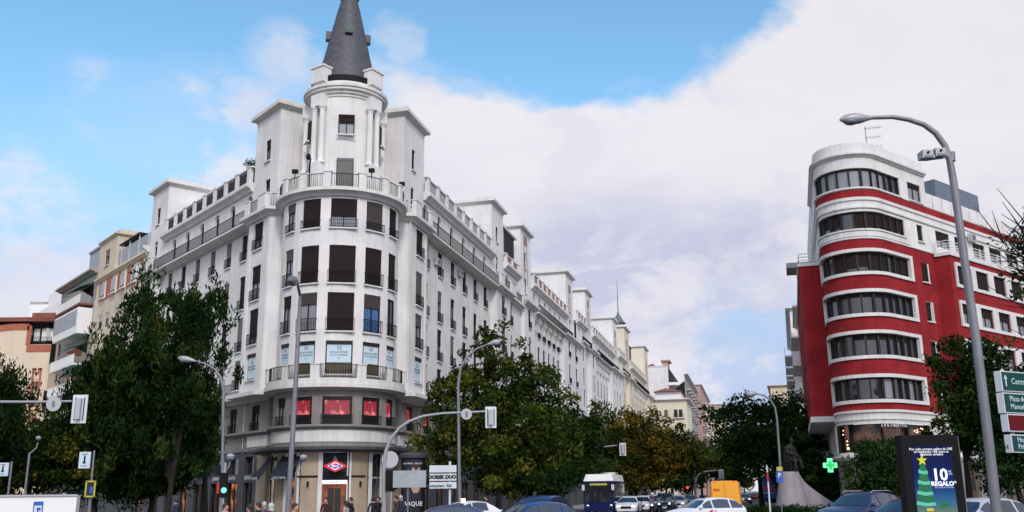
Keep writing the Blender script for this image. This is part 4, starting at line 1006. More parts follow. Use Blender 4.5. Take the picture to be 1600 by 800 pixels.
m=MB(); fbox(m,RF,226,232,nB-2.0,nB-.3,38.6,40.6); fbox(m,RF,225.5,232.5,nB-2.4,nB+.4,40.6,41.1); part('roof_room',m,'brick_pink',B)
nC=spx(1073,207)
P=Path([RF.p(207.,n1-1.5),RF.p(207,nC),RF.p(262,nC)])
rows=[10+3.4*i for i in range(7)]
plain('grey_apartment_block','grey apartment block with stacked balconies along the far right street',P,.05,34,'greybeige',rows,[6+5.2*i for i in range(9)],ww=1.8,wh=2.0,kinds=('dark','half','blind'),balc=(rows,[(4+10*i,10.5+10*i) for i in range(5)],1.3,'galv'),eave=.9)
nD=spx(1096,263)
P=Path([RF.p(263,nD-14),RF.p(263,nD),RF.p(330,nD)])
plain('brick_apartment_block','pink brick apartment block with white balcony bands beyond the grey block',P,.05,37,'brick_pink',rows,[3,8]+[16+6*i for i in range(8)],ww=1.8,wh=1.7,kinds=('dark','half'),balc=(rows,[(15+14*i,24+14*i) for i in range(4)],1.4,'white_paint'),eave=.6)
nE=spx(1128,331)
P=Path([RF.p(331,nE-14),RF.p(331,nE),RF.p(420,nE)])
plain('distant_apartment_block','pale distant apartment block at the end of the street above the bare tree',P,.05,36,'cream',rows,[3,8]+[20+9*i for i in range(7)],ww=2.,wh=1.7,kinds=('dark','half'),eave=.6)
# ---------------------------------------------------------------- red corner building across the street
c0=Vector((25.4,67.3)); RP=2.4
an_=math.radians(16.2); nS=Vector((-math.cos(an_),math.sin(an_))); dS=Vector((-math.sin(an_),-math.cos(an_))); nQ=QF.n
aS=math.atan2(nS.y,nS.x); aQ=math.atan2(nQ.y,nQ.x)
if aQ<aS: aQ+=2*math.pi
T0=c0+nS*RP
arcp=[c0+RP*Vector((math.cos(aS+(aQ-aS)*i/16),math.sin(aS+(aQ-aS)*i/16))) for i in range(17)]
RB=thing('red_corner_building','red and white apartment building with a rounded prow and ribbon windows on the right','building',(29,70,0))
PQ=Path([T0-dS*30]+arcp+[QF.p(30,0)])
sT0=30.0; sQ0=PQ.near(QF.p(0,0)); q_=lambda s:sQ0+s     # s along the right-hand facade
rows=[(7.83,9.33),(10.87,12.4),(13.85,15.35),(16.85,18.3),(20.0,21.3),(23.15,24.6)]
xe=3.1; sA0=sT0-.9
def rib(z0,z1,s0,s1,holes=(),mt='red_wall',zz=(0,1),nm='wall'):
    m=MB(); wall(m,PQ,s0,s1,zz[0],zz[1],holes,.25); part(nm,m,mt,RB)
bigs=[(7.7,9.85),(10.7,12.8),(13.7,15.75),(16.6,18.75),(19.7,21.8),(22.8,24.9),(25.9,28)]
small=(4.9,5.75)
hs=[(sA0,q_(xe),a,b) for a,b in rows[:4]]+[(q_(small[0]),q_(small[1]),a,b) for a,b in rows[:4]]
m=MB(); wall(m,PQ,0,q_(7.2),7.1,19.25,hs,.02); part('wall',m,'red_wall',RB)
hs=[(sA0,q_(xe),*rows[4]),(q_(small[0]),q_(small[1]),*rows[4])]+[(q_(a),q_(b),*rows[4]) for a,b in bigs]
m=MB(); wall(m,PQ,0,q_(30),19.25,22.4,hs,.2); part('upper_wall',m,'plaster',RB)
m=MB(); wall(m,PQ,0,q_(22.9),22.4,22.97,[],.2); part('red_band',m,'red_wall',RB)
hs=[(sA0,q_(xe),*rows[5]),(q_(4.25),q_(6.15),*rows[5])]
PT=Path([PQ.pt(c) for c in PQ.c if c<=sQ0+1e-6]+[QF.p(6.9,0),QF.p(6.9,-7)])
m=MB(); wall(m,PT,0,PT.c[-1],22.97,26.6,hs,.2); part('upper_wall',m,'plaster',RB)
m=MB(); cornice(m,PT,20,q_(6.9)-.02,-.02,.3,25.45,25.75); part('cornice',m,'trim',RB,True)
part('roof',MB().prism([tuple(PT.pt(c,-.1)) for c in PT.c],26.2,26.4),'roof_grey',RB)
m=MB(); band(m,PQ,0,q_(22.9),-.02,.10,22.15,22.38); band(m,PQ,0,q_(22.9),-.02,.12,21.55,21.68); band(m,PQ,0,q_(22.9),-.02,.06,23.0,23.1); band(m,PQ,0,q_(7.15),-.02,.08,19.27,19.37); part('string_course',m,'trim',RB)
# ribbon windows round the prow
for fi,(a,b) in enumerate(rows):
    P=PQ if fi<5 else PT
    fr=MB(); band(fr,P,sA0,q_(xe),-.32,0 if fi>3 else .02,a-.03,a+.0); band(fr,P,sA0,q_(xe),-.32,0,b,b+.03)
    for s in (sA0,q_(xe)): band(fr,P,s-.02,s+.02,-.32,-.001,a,b)
    W_=part('ribbon_window',fr,'trim',RB)
    # white surround
    if fi<4:
        su=MB(); band(su,P,sA0-.25,q_(xe)+.38,-.01,.13,b+.0,b+.24); band(su,P,sA0-.25,q_(xe)+.38,-.01,.13,a-.24,a); band(su,P,q_(xe)+.02,q_(xe)+.38,-.01,.13,a,b); band(su,P,sA0-.25,sA0-.02,-.01,.13,a,b)
        part('surround',su,'trim',RB)
    else:
        su=MB(); band(su,P,sA0,q_(xe)+.1,-.01,.12,a-.13,a-.01); part('sill',su,'trim',RB)
        if fi==4:
            su=MB(); band(su,P,sA0,q_(xe)+.5,-.01,.07,19.45,19.8); part('apron',su,'trim',RB)
    k=11; L_=(q_(xe)-sA0)/k
    mu=MB()
    for i in range(k+1):
        s=sA0+i*L_; w_=.10 if i%3 else .2; s0_,s1_=max(sA0,s-w_/2),min(q_(xe),s+w_/2); band(mu,P,s0_,s1_,-.3,-.1,a,b)
    band(mu,P,sA0,q_(xe),-.28,-.16,a,a+.07); band(mu,P,sA0,q_(xe),-.28,-.16,b-.1,b)
    part('mullion',mu,'bronze_frame',W_)
    for i in range(k):
        s0_,s1_=sA0+i*L_+.05,sA0+(i+1)*L_-.05
        pn=MB(); band(pn,P,s0_,s1_,-.27,-.25,a+.02,b-.02)
        kd=random.random(); mt_='glass' if kd<.45 else ('curtain' if kd<(.85 if fi==5 else .6) else 'glass')
        if fi in(5,) and 2<i<9 and i not in (6,): mt_='curtain'
        po=part('pane',pn,mt_,W_)
        fr_={0:.0,1:.25,2:.2,3:.85,4:.82,5:0}[fi]
        if fr_ and random.random()<.8:
            h=(b-a)*fr_*(random.uniform(.8,1.05)); bl=MB(); band(bl,P,s0_+.02,s1_-.02,-.24,-.2,b-.05-h,b-.05); part('blind',bl,'blind_brown' if not(fi==4 and i==4) else 'blind_tan',po)
# small windows
for fi,(a,b) in enumerate(rows[:5]):
    window(PQ,q_(5.32),a,.8,b-a,RB,'blind',0,frac=.9,blindm='blind_brown',fm='bronze_frame',name='side_window',off=.0)
    if fi<4: su=MB(); band(su,PQ,q_(small[1]),q_(small[1])+.14,-.01,.05,a-.05,b); part('surround',su,'trim',RB)
window(PT,q_(5.2),rows[5][0],1.85,1.42,RB,'half',0,frac=.2,name='side_window')
# projecting red bay with paired windows
PBy=Path([QF.p(6.9,-.1),QF.p(7.15,1.1),QF.p(30,1.1)]); o7=PBy.near(QF.p(7.15,1.1))
def qb(s): return o7+s-7.15
bw=[(8.0,10.2),(10.95,13.0),(13.9,15.95),(16.95,18.95),(19.95,22.0),(23,25),(26,28)]
hs=[(qb(a),qb(b),*r) for a,b in bw for r in rows[:4]]
m=MB(); wall(m,PBy,0,PBy.c[-1],7.1,19.0,hs,.2); part('bay_wall',m,'red_wall',RB)
for r in rows[:4]:
    for a,b in bw: window(PBy,qb((a+b)/2),r[0],b-a,r[1]-r[0],RB,'blind' if r[0]>16 else random.choice(['half','blind','half']),0,frac=.9 if r[0]>16 else None,name='bay_window',off=0,sill=False,blindm='blind_brown',panecol='curtain')
    su=MB(); a,b=qb(7.75),qb(28.3); band(su,PBy,a,b,-.01,.12,r[1],r[1]+.25); band(su,PBy,a,b,-.01,.12,r[0]-.25,r[0]); band(su,PBy,a,qb(8.0),-.01,.12,*r)
    for (x0,x1),(x2,x3) in zip(bw,bw[1:]): band(su,PBy,qb(x1),qb(x2),-.01,.12,*r)
    part('surround',su,'trim',RB)
m=MB(); band(m,PBy,.2,PBy.c[-1],-1.4,.14,19.0,19.28); part('balcony',m,'trim',RB)
m=MB()
for z in (19.5,19.72,19.94,20.16): band(m,PBy,.25,PBy.c[-1],-.02,.03,z-.025,z+.025)
for s in np.arange(.3,PBy.c[-1],3.05): band(m,PBy,s-.04,s+.04,-.04,.05,19.28,20.25)
pieces('rail_bar',m,'trim',RB)
for a,b in bigs: window(PQ,q_((a+b)/2),rows[4][0],b-a,1.3,RB,'half',0,frac=.5,name='bay_window',sill=False)
p=QF.p(13.25,.25); ac_unit(p.x,p.y,21.2,rzQ,'air conditioner on the top floor wall of the red corner building')
# set-back attic, glass railings and glass box
m=MB(); fbox(m,QF,7.0,22.5,-6,-.8,22.9,24.4); part('attic_wall',m,'plaster',RB)
m=MB()
for i in range(10): fbox(m,QF,7.2+i*1.5,8.6+i*1.5,-.42,-.38,23.1,24.45)
pieces('glass_railing',m,'plaster',RB)
m=MB(); fbox(m,QF,14,21.8,-8,-2.6,24.4,27.5); part('glass_box',m,'glass_blue' if False else 'grey_glass' if 'grey_glass' in MATS else 'grey_panel',RB)
part('roof',MB().prism([tuple(PQ.pt(c,-.05)) for c in PQ.c]+[tuple(QF.p(30,-12))],22.1,22.35),'roof_grey',RB)
p=QF.p(3.5,-2.5); antenna(p.x,p.y,26.3,3.4,'aerial above the curved white roof of the red corner building',-.2)
# side slab along the side street
PS=Path([T0-dS*30+nS*1.6,T0-dS*2.4+nS*1.6,T0-dS*2.4-nS*.2]); 
hs=[(PS.c[1]-4-4*i-1.6,PS.c[1]-4-4*i,a,b) for i in range(5) for a,b in rows[:4]]
m=MB(); wall(m,PS,0,PS.c[-1],7.1,18.6,hs,.2); part('side_wall',m,'red_wall',RB)
for h in hs: window(PS,(h[0]+h[1])/2,h[2],1.6,h[3]-h[2],RB,'half',0,name='street_window',detail=False,sill=False)
m=MB(); band(m,PS,0,PS.c[-1],-1.5,.10,18.6,18.85); part('side_coping',m,'trim',RB)
m=MB(); band(m,PS,0,PS.c[-1],-1.7,.1,6.7,7.1); part('side_soffit',m,'trim',RB)
m=MB()
for z in (19.1,19.35,19.6): band(m,PS,0,PS.c[-1],-.05,.0,z-.03,z+.03)
part('railing',m,'trim',RB)
m=MB(); fb=T0-dS*6
a_=[fb+nS*2.5,fb+nS*.1,T0-dS*9+nS*.1,T0-dS*9+nS*2.5]; m.prism([tuple(x) for x in a_],19.4,19.8); part('terrace_roof',m,'grey_panel',RB)
a_=[fb-dS*.4+nS*1.7,fb-dS*.4+nS*.2,T0-dS*9+nS*.2,T0-dS*9+nS*1.7]; m=MB().prism([tuple(x) for x in a_],18.85,19.4); part('terrace_room',m,'plaster_b',RB)
# base: white bands, first floor shop ribbon, plinth
m=MB(); wall(m,PQ,0,q_(30),6.35,7.1,[],.2); part('base_wall',m,'trim',RB)
m=MB(); band(m,PQ,sA0-1,q_(30),-.02,.12,6.95,7.12); band(m,PQ,sA0-1,q_(30),-.02,.08,6.45,6.55); part('string_course',m,'trim',RB)
hs=[(sA0,q_(3.3),4.3,6.2),(q_(4.9),q_(5.9),4.3,6.1)]+[(q_(a),q_(b),4.3,6.1) for a,b in bigs]
m=MB(); wall(m,PQ,0,q_(30),4.0,6.35,hs,.5); part('base_wall',m,'trim',RB)
sh=MB(); band(sh,PQ,sA0,q_(3.3),-.5,-.46,4.3,6.2); SW=part('shop_window',sh,'shop_dim',RB)
sh=MB(); band(sh,PQ,q_(4.7),q_(29),-.5,-.46,4.3,6.1); part('glazing',sh,'glass',RB)
mu=MB()
for i in range(5):
    s=sA0+(q_(3.3)-sA0)*i/4; band(mu,PQ,max(sA0,s-.06),min(q_(3.3),s+.06),-.45,-.2,4.3,6.2)
part('mullion',mu,'dark_metal',SW)
m=MB(); cornice(m,PQ,0,q_(30),-.02,.35,3.75,4.1); part('cornice',m,'trim',RB,True)
hs=[(sA0+.3,sA0+2.6,.6,3.5),(q_(-1.2),q_(2.4),.6,3.5)]+[(q_(a),q_(b),.3,3.5) for a,b in [(4.2,6.5)]+bigs]
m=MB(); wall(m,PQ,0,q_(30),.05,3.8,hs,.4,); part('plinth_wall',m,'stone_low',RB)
sh=MB(); band(sh,PQ,sA0,q_(29),-.46,-.42,.3,3.6); part('glazing',sh,'shop_dim',RB)
s=sQ0-.55; q=PQ.pt(s,.12); n=PQ.nrm(s)
sg=thing('shop_sign','small white SPRINGFIELD shop lettering above the dark upper shop window of the red building','shop sign',(q.x,q.y,6.0),math.atan2(n.x,-n.y))
s_l=sQ0-1.9
tx='SPRINGFIELD'
for i,chh in enumerate(tx):
    s=s_l+i*.20; qq=PQ.pt(s,.03); nn=PQ.nrm(s); o=D.objects.new('letter',text_mesh(chh,.26,'letter_white',.015,bold=.004)); link(o,sg)
    rz_=math.atan2(nn.x,-nn.y)-sg.rotation_euler.z; dv=Matrix.Rotation(-sg.rotation_euler.z,3,'Z')@Vector((qq.x-q.x,qq.y-q.y,0)); o.location=(dv.x,dv.y,0.02); o.rotation_euler=(math.pi/2,0,rz_)
bm=MB()
for i in range(13):
    s=random.choice([random.uniform(sA0+.3,sA0+1),random.uniform(q_(.6),q_(3.1)),random.uniform(q_(.6),q_(3.1))]); qq=PQ.pt(s,-.3-random.random()*.1); bb=MB().ball((qq.x,qq.y,random.uniform(5.6,6.0)),.045,8,6); part('bulb',bb,'bulb_pink',SW)
for i,(ss,zz) in enumerate(((sT0+1.15,5.1),(sT0+1.15,4.85),(sT0+1.2,4.6))): qq=PQ.pt(ss,-.3); part('bulb',MB().ball((qq.x,qq.y,zz),.09 if i==2 else .05,8,6),'warm_lamp',SW)
# neighbour beyond the red building and houses of the side street
P=Path([QF.p(30.1,.2),QF.p(62,.2)])
plain('grey_house','grey stone house mostly hidden by trees right of the red building',P,.05,22,'greybeige',[5,8.5,12,15.5,19],[3,7,11,15,19,23,27],ww=1.4,wh=2)
P=Path([T0-dS*44+nS*1.5,T0-dS*31+nS*1.5,T0-dS*31-nS*3])
plain('side_street_house','ochre house with stacked balconies and air conditioners behind the red building',P,.05,20.5,'cream',[3+3*i for i in range(6)],[2,5.5,9],ww=1.2,wh=1.7,balc=([3+3*i for i in range(6)],[(.5,11)],.9,'white_paint'))
P=Path([T0-dS*80+nS*2.2,T0-dS*45+nS*2.2,T0-dS*45-nS*3])
plain('side_street_house','pale rendered house with grey balconies further down the side street',P,.05,23,'plaster_b',[3+3*i for i in range(6)],[3,8,13,18,23,28],ww=1.5,wh=1.8,balc=([3+3*i for i in range(6)],[(1,10),(12,20),(22,32)],1.0,'galv'))
P=Path([T0-dS*130+nS*6,T0-dS*95+nS*6,T0-dS*95-nS*3])
plain('side_street_house','beige house visible low between the big tree and the side street balconies',P,.05,19,'peach',[3+3*i for i in range(5)],[3,8,13,18,23,28],ww=1.5,wh=1.8)
# ---------------------------------------------------------------- trees
def leaf_mat(name,a,b,c3,yel=0):
    m=D.materials.new(name); m.use_nodes=True; t=m.node_tree;n=t.nodes;l=t.links; bb=n['Principled BSDF']
    bb.inputs['Roughness'].default_value=.75; bb.inputs['Specular IOR Level'].default_value=.03
    at_=n.new('ShaderNodeAttribute'); at_.attribute_name='tint'; at_.attribute_type='GEOMETRY'
    r=n.new('ShaderNodeValToRGB'); e=r.color_ramp.elements; e[0].position=0; e[0].color=(*a,1); e[1].position=1; e[1].color=(*c3,1); x=e.new(.55); x.color=(*b,1)
    l.new(at_.outputs['Fac'],r.inputs[0]); l.new(r.outputs[0],bb.inputs['Base Color']); MATS[name]=m
leaf_mat('leaf_dark',(.005,.015,.005),(.012,.030,.007),(.052,.068,.012))
leaf_mat('leaf_green',(0.0117,0.0247,0.0052),(0.0390,0.0572,0.0091),(0.1560,0.1365,0.0195))
leaf_mat('leaf_autumn',(0.0286,0.0364,0.0065),(0.1040,0.0754,0.0117),(0.2990,0.1430,0.0169))
leaf_mat('leaf_deep',(0.0052,0.0156,0.0052),(0.0117,0.0325,0.0091),(0.0338,0.0650,0.0143))
def leaves(name,C,Rad,n,size,m,parent,up=.3,spray=0.0,tb=None,asp=.5):
    """C: clump centres (k,3), Rad: radii (k,), n leaves per clump"""
    k=len(C); N_=k*n
    cid=np.repeat(np.arange(k),n)
    d=rng.normal(size=(N_,3)); d/=np.linalg.norm(d,axis=1)[:,None]
    r=Rad[cid]*rng.random(N_)**.45
    p=C[cid]+d*r[:,None]*(np.array([.75,.75,1.25]) if spray else np.array([1,1,.75]))
    ax=rng.normal(size=(N_,3))+np.array([0,0,up]); 
    if spray: ax=ax*.5+d*spray*.5+np.array([0,0,.9]); asp=.3
    ax/=np.linalg.norm(ax,axis=1)[:,None]
    o=np.cross(ax,rng.normal(size=(N_,3))); o/=np.linalg.norm(o,axis=1)[:,None]
    L_=size*rng.uniform(.6,1.4,N_)[:,None]; Wd=L_*asp
    v=np.stack([p-ax*L_*.5,p+o*Wd*.5,p+ax*L_*.5,p-o*Wd*.5],1).reshape(-1,3)
    org=np.array(parent.location)
    v=v-org
    me=D.meshes.new(name); me.vertices.add(N_*4); me.vertices.foreach_set('co',v.astype(np.float32).ravel())
    me.loops.add(N_*4); me.loops.foreach_set('vertex_index',np.arange(N_*4,dtype=np.int32))
    me.polygons.add(N_); me.polygons.foreach_set('loop_start',np.arange(0,N_*4,4,dtype=np.int32)); me.polygons.foreach_set('loop_total',np.full(N_,4,dtype=np.int32))
    zc=C[:,2]; zr=(zc-zc.min())/(np.ptp(zc)+1e-6)
    ct=rng.normal(.42,.24,k) if tb is None else rng.normal(tb,.24,k)
    tt=np.clip(ct[cid]+rng.normal(0,.14,N_),0,1)
    at_=me.attributes.new('tint','FLOAT','FACE'); at_.data.foreach_set('value',tt.astype(np.float32))
    me.materials.append(MATS[m]); me.update(calc_edges=True)
    o=D.objects.new(name,me); link(o,parent); return o
def tree(label,x,y,h,trunk_h,lobes,m='leaf_green',clumps=150,nl=80,ls=.26,cr=.75,tr=.22,kind='street_tree',group=None,spray=0,bare=False,tb=None,z0=.1,fill=.55):
    """lobes: (dx,dy,z,rx,ry,rz)"""
    t=thing(kind,label,'tree',(x,y,z0),0,group)
    T=MB(); base=Vector((x,y,z0)); topz=trunk_h
    lean=Vector((random.uniform(-.3,.3),random.uniform(-.3,.3),0))
    pts=[base+lean*(k/4)*1.0+Vector((0,0,topz*k/4)) for k in range(5)]
    T.tube([pts[0]-Vector((0,0,.1))]+pts,[tr*1.5,tr*1.3]+[tr*(1-.12*k) for k in range(1,5)],10)
    part('trunk',T,'bark',t,True)
    Cs=[];B=MB()
    tot=sum(a[3]*a[4]*a[5] for a in lobes)
    for (dx,dy,lz,rx,ry,rz) in lobes:
        c=Vector((x+dx,y+dy,lz)); k=max(6,int(clumps*(rx*ry*rz)/tot))
        mid=pts[4].lerp(c,.55)+Vector((random.uniform(-.3,.3),random.uniform(-.3,.3),0))
        B.tube([pts[3],pts[4].lerp(mid,.5)+Vector((0,0,-.1)),mid,c],[tr*.55,tr*.45,tr*.3,tr*.15],7)
        for i in range(k):
            d=np.array([random.gauss(0,1) for _ in range(3)]); d/=np.linalg.norm(d)
            r=random.random()**fill
            q=np.array(c)+d*np.array([rx,ry,rz])*r*random.uniform(.82,1.1)
            if random.random()<.16: q=np.array(c)+d*np.array([rx,ry,rz])*random.uniform(1.05,1.32)
            Cs.append(q)
            if i%(2 if bare else 4)==0:
                s=c.lerp(mid,random.random()*.6); qv=Vector(q); mm=s.lerp(qv,.5)+Vector((random.uniform(-.3,.3),random.uniform(-.3,.3),random.uniform(-.1,.3)))
                B.tube([s,mm,qv],[tr*.16,tr*.1,.012],5,False)
                if bare:
                    for j in range(4):
                        e=qv+Vector((random.uniform(-1,1),random.uniform(-1,1),random.uniform(0,1.3))); B.tube([mm.lerp(qv,random.random()),e],[.025,.008],4,False)
    part('limb',B,'bark',t,True)
    C=np.array(Cs); Rad=np.array([cr*random.uniform(.55,1.3) for _ in Cs])
    if nl: leaves('crown',C,Rad,nl,ls,m,t,spray=spray,tb=tb)
    return t
def P3(px,py,Y): v=at(px,py,Y); return v
def tree_px(label,Y,tx,lob,**k):
    """lob: (px,py,half width px,half height px[,depth offset])"""
    b=at(tx,780,Y); L_=[]
    sc_=1465/(Y*1.03)
    for l in lob:
        dy=l[4] if len(l)>4 else 0
        v=at(l[0],l[1],Y+dy); L_.append((v.x-b.x,dy,v.z,l[2]/sc_,min(l[2],l[3]*1.3)/sc_,l[3]/sc_))
    th=k.pop('trunk',min(v[2]-v[5] for v in L_)+1.0)
    return tree(label,b.x,Y,0,max(2.4,th),L_,**k)
G='street trees along the pavements'
tree_px('tallest dark feathery tree with twin tops in front of the left facade',57,262,[(292,505,54,60),(222,492,38,50),(262,590,84,75),(300,650,52,60,1.5),(200,575,52,60,-1),(330,470,20,28),(160,600,45,45,1),(215,680,70,60),(275,715,60,45,1)],m='leaf_dark',clumps=500,nl=95,ls=.36,cr=.8,spray=.9,group=G)
tree_px('lower dark tree spreading left of the tallest feathery tree',60,150,[(150,640,55,60),(110,665,45,50),(190,700,55,45),(120,725,55,45),(190,750,50,32),(60,745,50,30)],m='leaf_deep',clumps=300,nl=80,ls=.30,cr=.9,spray=.6,group=G)
tree_px('dark tree cut by the left edge of the photo',52,-8,[(5,600,30,32),(-25,640,60,60),(14,655,32,45)],m='leaf_dark',clumps=130,nl=85,ls=.28,cr=.75,spray=.8,group=G)
tree_px('yellowish green low tree behind the white van',58,45,[(50,690,50,42),(0,710,45,45),(95,715,40,35),(40,740,60,32)],m='leaf_green',clumps=190,nl=80,ls=.28,cr=.8,group=G,tb=.3)
tree_px('yellow tinged low tree under the tall feathery tree beside the metal street lamp',62,322,[(318,668,30,42),(300,700,35,30),(278,705,30,30)],m='leaf_green',clumps=80,nl=70,ls=.28,cr=.75,group=G,tb=.45)
tree_px('broad round green tree in front of the right facade of the corner building',60,778,[(770,572,48,48),(735,600,45,40),(820,600,48,45),(790,650,95,60),(705,670,50,45),(850,650,38,45),(690,625,22,28),(725,715,60,42),(790,725,70,42),(845,705,45,45)],m='leaf_green',clumps=430,nl=70,ls=.27,cr=.72,group=G,tb=.38)
tree_px('dark green tree standing between the broad round tree and the bus',82,870,[(880,680,48,42),(920,668,40,32),(860,725,50,38),(905,720,55,38)],m='leaf_dark',clumps=230,nl=80,ls=.30,cr=.9,group=G,tb=.55)
tree_px('olive green tree above the bus roof',92,945,[(945,676,36,34),(925,705,48,34),(960,720,42,34),(925,735,40,26)],m='leaf_green',clumps=170,nl=80,ls=.32,cr=.9,group=G,tb=.45)
tree_px('brown and orange autumn tree along the right street',92,995,[(985,675,40,32),(1010,690,38,34),(990,725,52,36),(1035,715,34,32)],m='leaf_autumn',clumps=230,nl=80,ls=.34,cr=.95,group=G,tb=.32)
tree_px('second autumn tree with darker green lower crown',112,1052,[(1050,695,32,26),(1030,718,42,24),(1072,712,26,24)],m='leaf_green',clumps=150,nl=75,ls=.38,cr=1.1,group=G,tb=.45)
tree_px('small golden green tree beyond the autumn trees',140,1098,[(1095,722,26,20),(1118,728,22,18)],m='leaf_green',clumps=110,nl=70,ls=.42,cr=1.2,group=G,tb=.6)
tree_px('bare twiggy grey tree far down the right street',150,1122,[(1120,702,20,20),(1135,712,17,17)],m='leaf_autumn',clumps=90,nl=5,ls=.3,cr=1.2,group=G,bare=True,tr=.3,tb=.3)
tree_px('distant green tree closing the left row of the right street',185,1150,[(1147,735,16,13),(1140,745,22,13),(1160,748,12,9)],m='leaf_green',clumps=70,nl=60,ls=.5,cr=1.4,group=G,tb=.4)
tree_px('furthest tiny tree before the end of the right street',230,1164,[(1164,755,9,7),(1156,752,9,8)],m='leaf_green',clumps=30,nl=50,ls=.6,cr=1.4,group=G)
tree_px('large tree with a ragged thin top behind the statue',88,1215,[(1200,690,62,45),(1235,690,40,50),(1150,695,38,34),(1170,725,40,22),(1245,735,45,32)],m='leaf_deep',clumps=290,nl=90,ls=.34,cr=.95,group=G,tb=.7)
tree_px('thin leafed young tree showing sky through its top above the large dark tree',90,1190,[(1190,645,62,24),(1225,635,25,20),(1115,650,26,14),(1150,640,30,16)],m='leaf_deep',clumps=110,nl=22,ls=.40,cr=.8,group=G,bare=True,tb=.6)
tree_px('dense dark bushy tree at the foot of the red building left of the digital billboard',58,1375,[(1374,715,40,26),(1385,748,48,28),(1360,755,30,25)],m='leaf_deep',clumps=150,nl=65,ls=.25,cr=.7,group=G,tb=.6)
tree_px('dark low tree between the statue plinth and the pharmacy cross',74,1295,[(1290,752,38,24),(1270,728,24,20),(1312,765,28,18)],m='leaf_deep',clumps=150,nl=80,ls=.28,cr=.75,group=G,tb=.5)
tree_px('round green tree in front of the projecting red bay',56,1515,[(1500,560,42,38),(1545,600,48,50),(1500,625,48,40),(1560,660,50,50),(1510,680,45,38),(1590,610,30,40)],m='leaf_dark',clumps=250,nl=70,ls=.27,cr=.75,group=G,tb=.5)
tree_px('tree at the right edge reaching its thin branches over the red building',27,1690,[(1640,400,60,48),(1608,380,22,36),(1612,440,28,22),(1680,450,70,70),(1700,560,90,80)],m='leaf_deep',clumps=230,nl=26,ls=.16,cr=.42,group=G,bare=True,tb=.6,tr=.2)
def hedge(label,Fm,s0,s1,n0,n1,h,m='leaf_deep',k=60,nl=90):
    c=Fm.p((s0+s1)/2,(n0+n1)/2); t=thing('hedge',label,'hedge',(c.x,c.y,.1))
    C=np.array([[*Fm.p(random.uniform(s0,s1),random.uniform(n0,n1)),.1+h*random.random()*.8] for _ in range(k)]); leaves('foliage',C,np.full(k,.5),nl,.16,m,t)
    B=MB()
    for q in C[::3]: B.tube([(q[0],q[1],.1),(q[0]+.1,q[1],q[2])],[.03,.01],4)
    part('stem',B,'bark',t)

tree_px('low dark tree filling the gap under the broad round tree by the bus',66,830,[(830,745,48,28),(790,752,40,24),(870,752,36,22)],m='leaf_deep',clumps=110,nl=70,ls=.28,cr=.8,group=G,tb=.4)
tree_px('low dark tree beside the neon shop lettering at the left street kerb',60,235,[(235,752,42,26),(205,758,30,24),(262,748,26,20)],m='leaf_deep',clumps=100,nl=70,ls=.26,cr=.75,group=G,tb=.4)
tree_px('dense dark tree right of the leaning street lamp at the right edge',52,1600,[(1590,700,40,50),(1560,740,30,30),(1620,640,40,50),(1585,620,30,30)],m='leaf_deep',clumps=170,nl=75,ls=.25,cr=.75,group=G,tb=.4)

tree_px('low dark tree hiding the foot of the low cream house',140,1040,[(1040,742,48,24),(1075,748,34,18),(1005,748,30,18)],m='leaf_deep',clumps=130,nl=70,ls=.42,cr=1.2,group=G,tb=.5)

p=LF.p(7.0,-.9); t=thing('potted_shrub','dark round shrub in a planter on the upper left terrace of the corner building','shrub',(p.x,p.y,25.8))
part('planter',MB().box(p.x-.5,p.x+.5,p.y-.3,p.y+.3,25.8,26.4),'bronze_frame',t)
leaves('foliage',np.array([[p.x+random.uniform(-.7,.7),p.y+random.uniform(-.5,.5),26.9+random.random()*1.3] for _ in range(26)]),np.full(26,.45),70,.16,'leaf_deep',t)
for a_,lb in ((-50,'small black spotlight on the rotunda terrace balustrade, left of the drum'),(24,'small black spotlight on the rotunda terrace balustrade, right of the drum door'),(70,'small black spotlight at the right end of the rotunda terrace')):
    q=dp(a_,4.5); t=thing('spotlight',lb,'spotlight',(q[0],q[1],23.5),0,'terrace spotlights'); part('lamp_body',MB().box(q[0]-.2,q[0]+.2,q[1]-.15,q[1]+.15,23.85,24.1),'black_plastic',t); part('stem',MB().tube([(q[0],q[1],23.4),(q[0],q[1],23.9)],.04,6),'black_plastic',t)
q=dp(-42,3.7); t=thing('terrace_lamp','tall dark lamp with a curled bracket standing on the rotunda terrace at left','lamp',(q[0],q[1],22.5)); x,y=q
part('post',MB().tube([(x,y,22.5),(x,y,24.6),(x+.1,y-.1,25.0),(x-.1,y,25.3)],[.09,.07,.05,.03],8),'dark_metal',t,True); part('lantern',MB().ball((x-.1,y,25.2),.17,10,8,1,1,1.5),'dark_metal',t,True)
# ---------------------------------------------------------------- street furniture
def V(px,py,Y): return at(px,py,Y)
def lamp_head(t,tip,back,m='steel_light',w=.17,on=None):
    a=Vector(back);b=Vector(tip); d=(b-a); L_=d.length
    q=d.normalized(); mb=MB()
    n=9; pts=[a+d*(i/(n-1)) for i in range(n)]; prof=[.35,.5,.72,.92,1.0,1.0,.92,.68,.2]
    mb.tube(pts,[w*p for p in prof],12)
    mb.v=[(x,y,z if z>=(a+d*.5).z-.0-w*.15 else z+0) for x,y,z in mb.v]
    o=part('lamp_head',mb,m,t,True)
    c_=a+d*.66; part('lamp_glass',MB().ball((c_.x,c_.y,c_.z-w*.55),w*.95,12,8,1.35 if abs(q.x)>.5 else 1,1.35 if abs(q.y)>.5 else 1,.62),on or 'lamp_glass',o,True)
def pole(t,pts,r,m='galv',door=True):
    part('pole',MB().tube(pts,r,12),m,t,True)
    b=pts[0]; part('base_plate',MB().box(b[0]-.2,b[0]+.2,b[1]-.2,b[1]+.2,b[2]-.02,b[2]+.04),m,t)
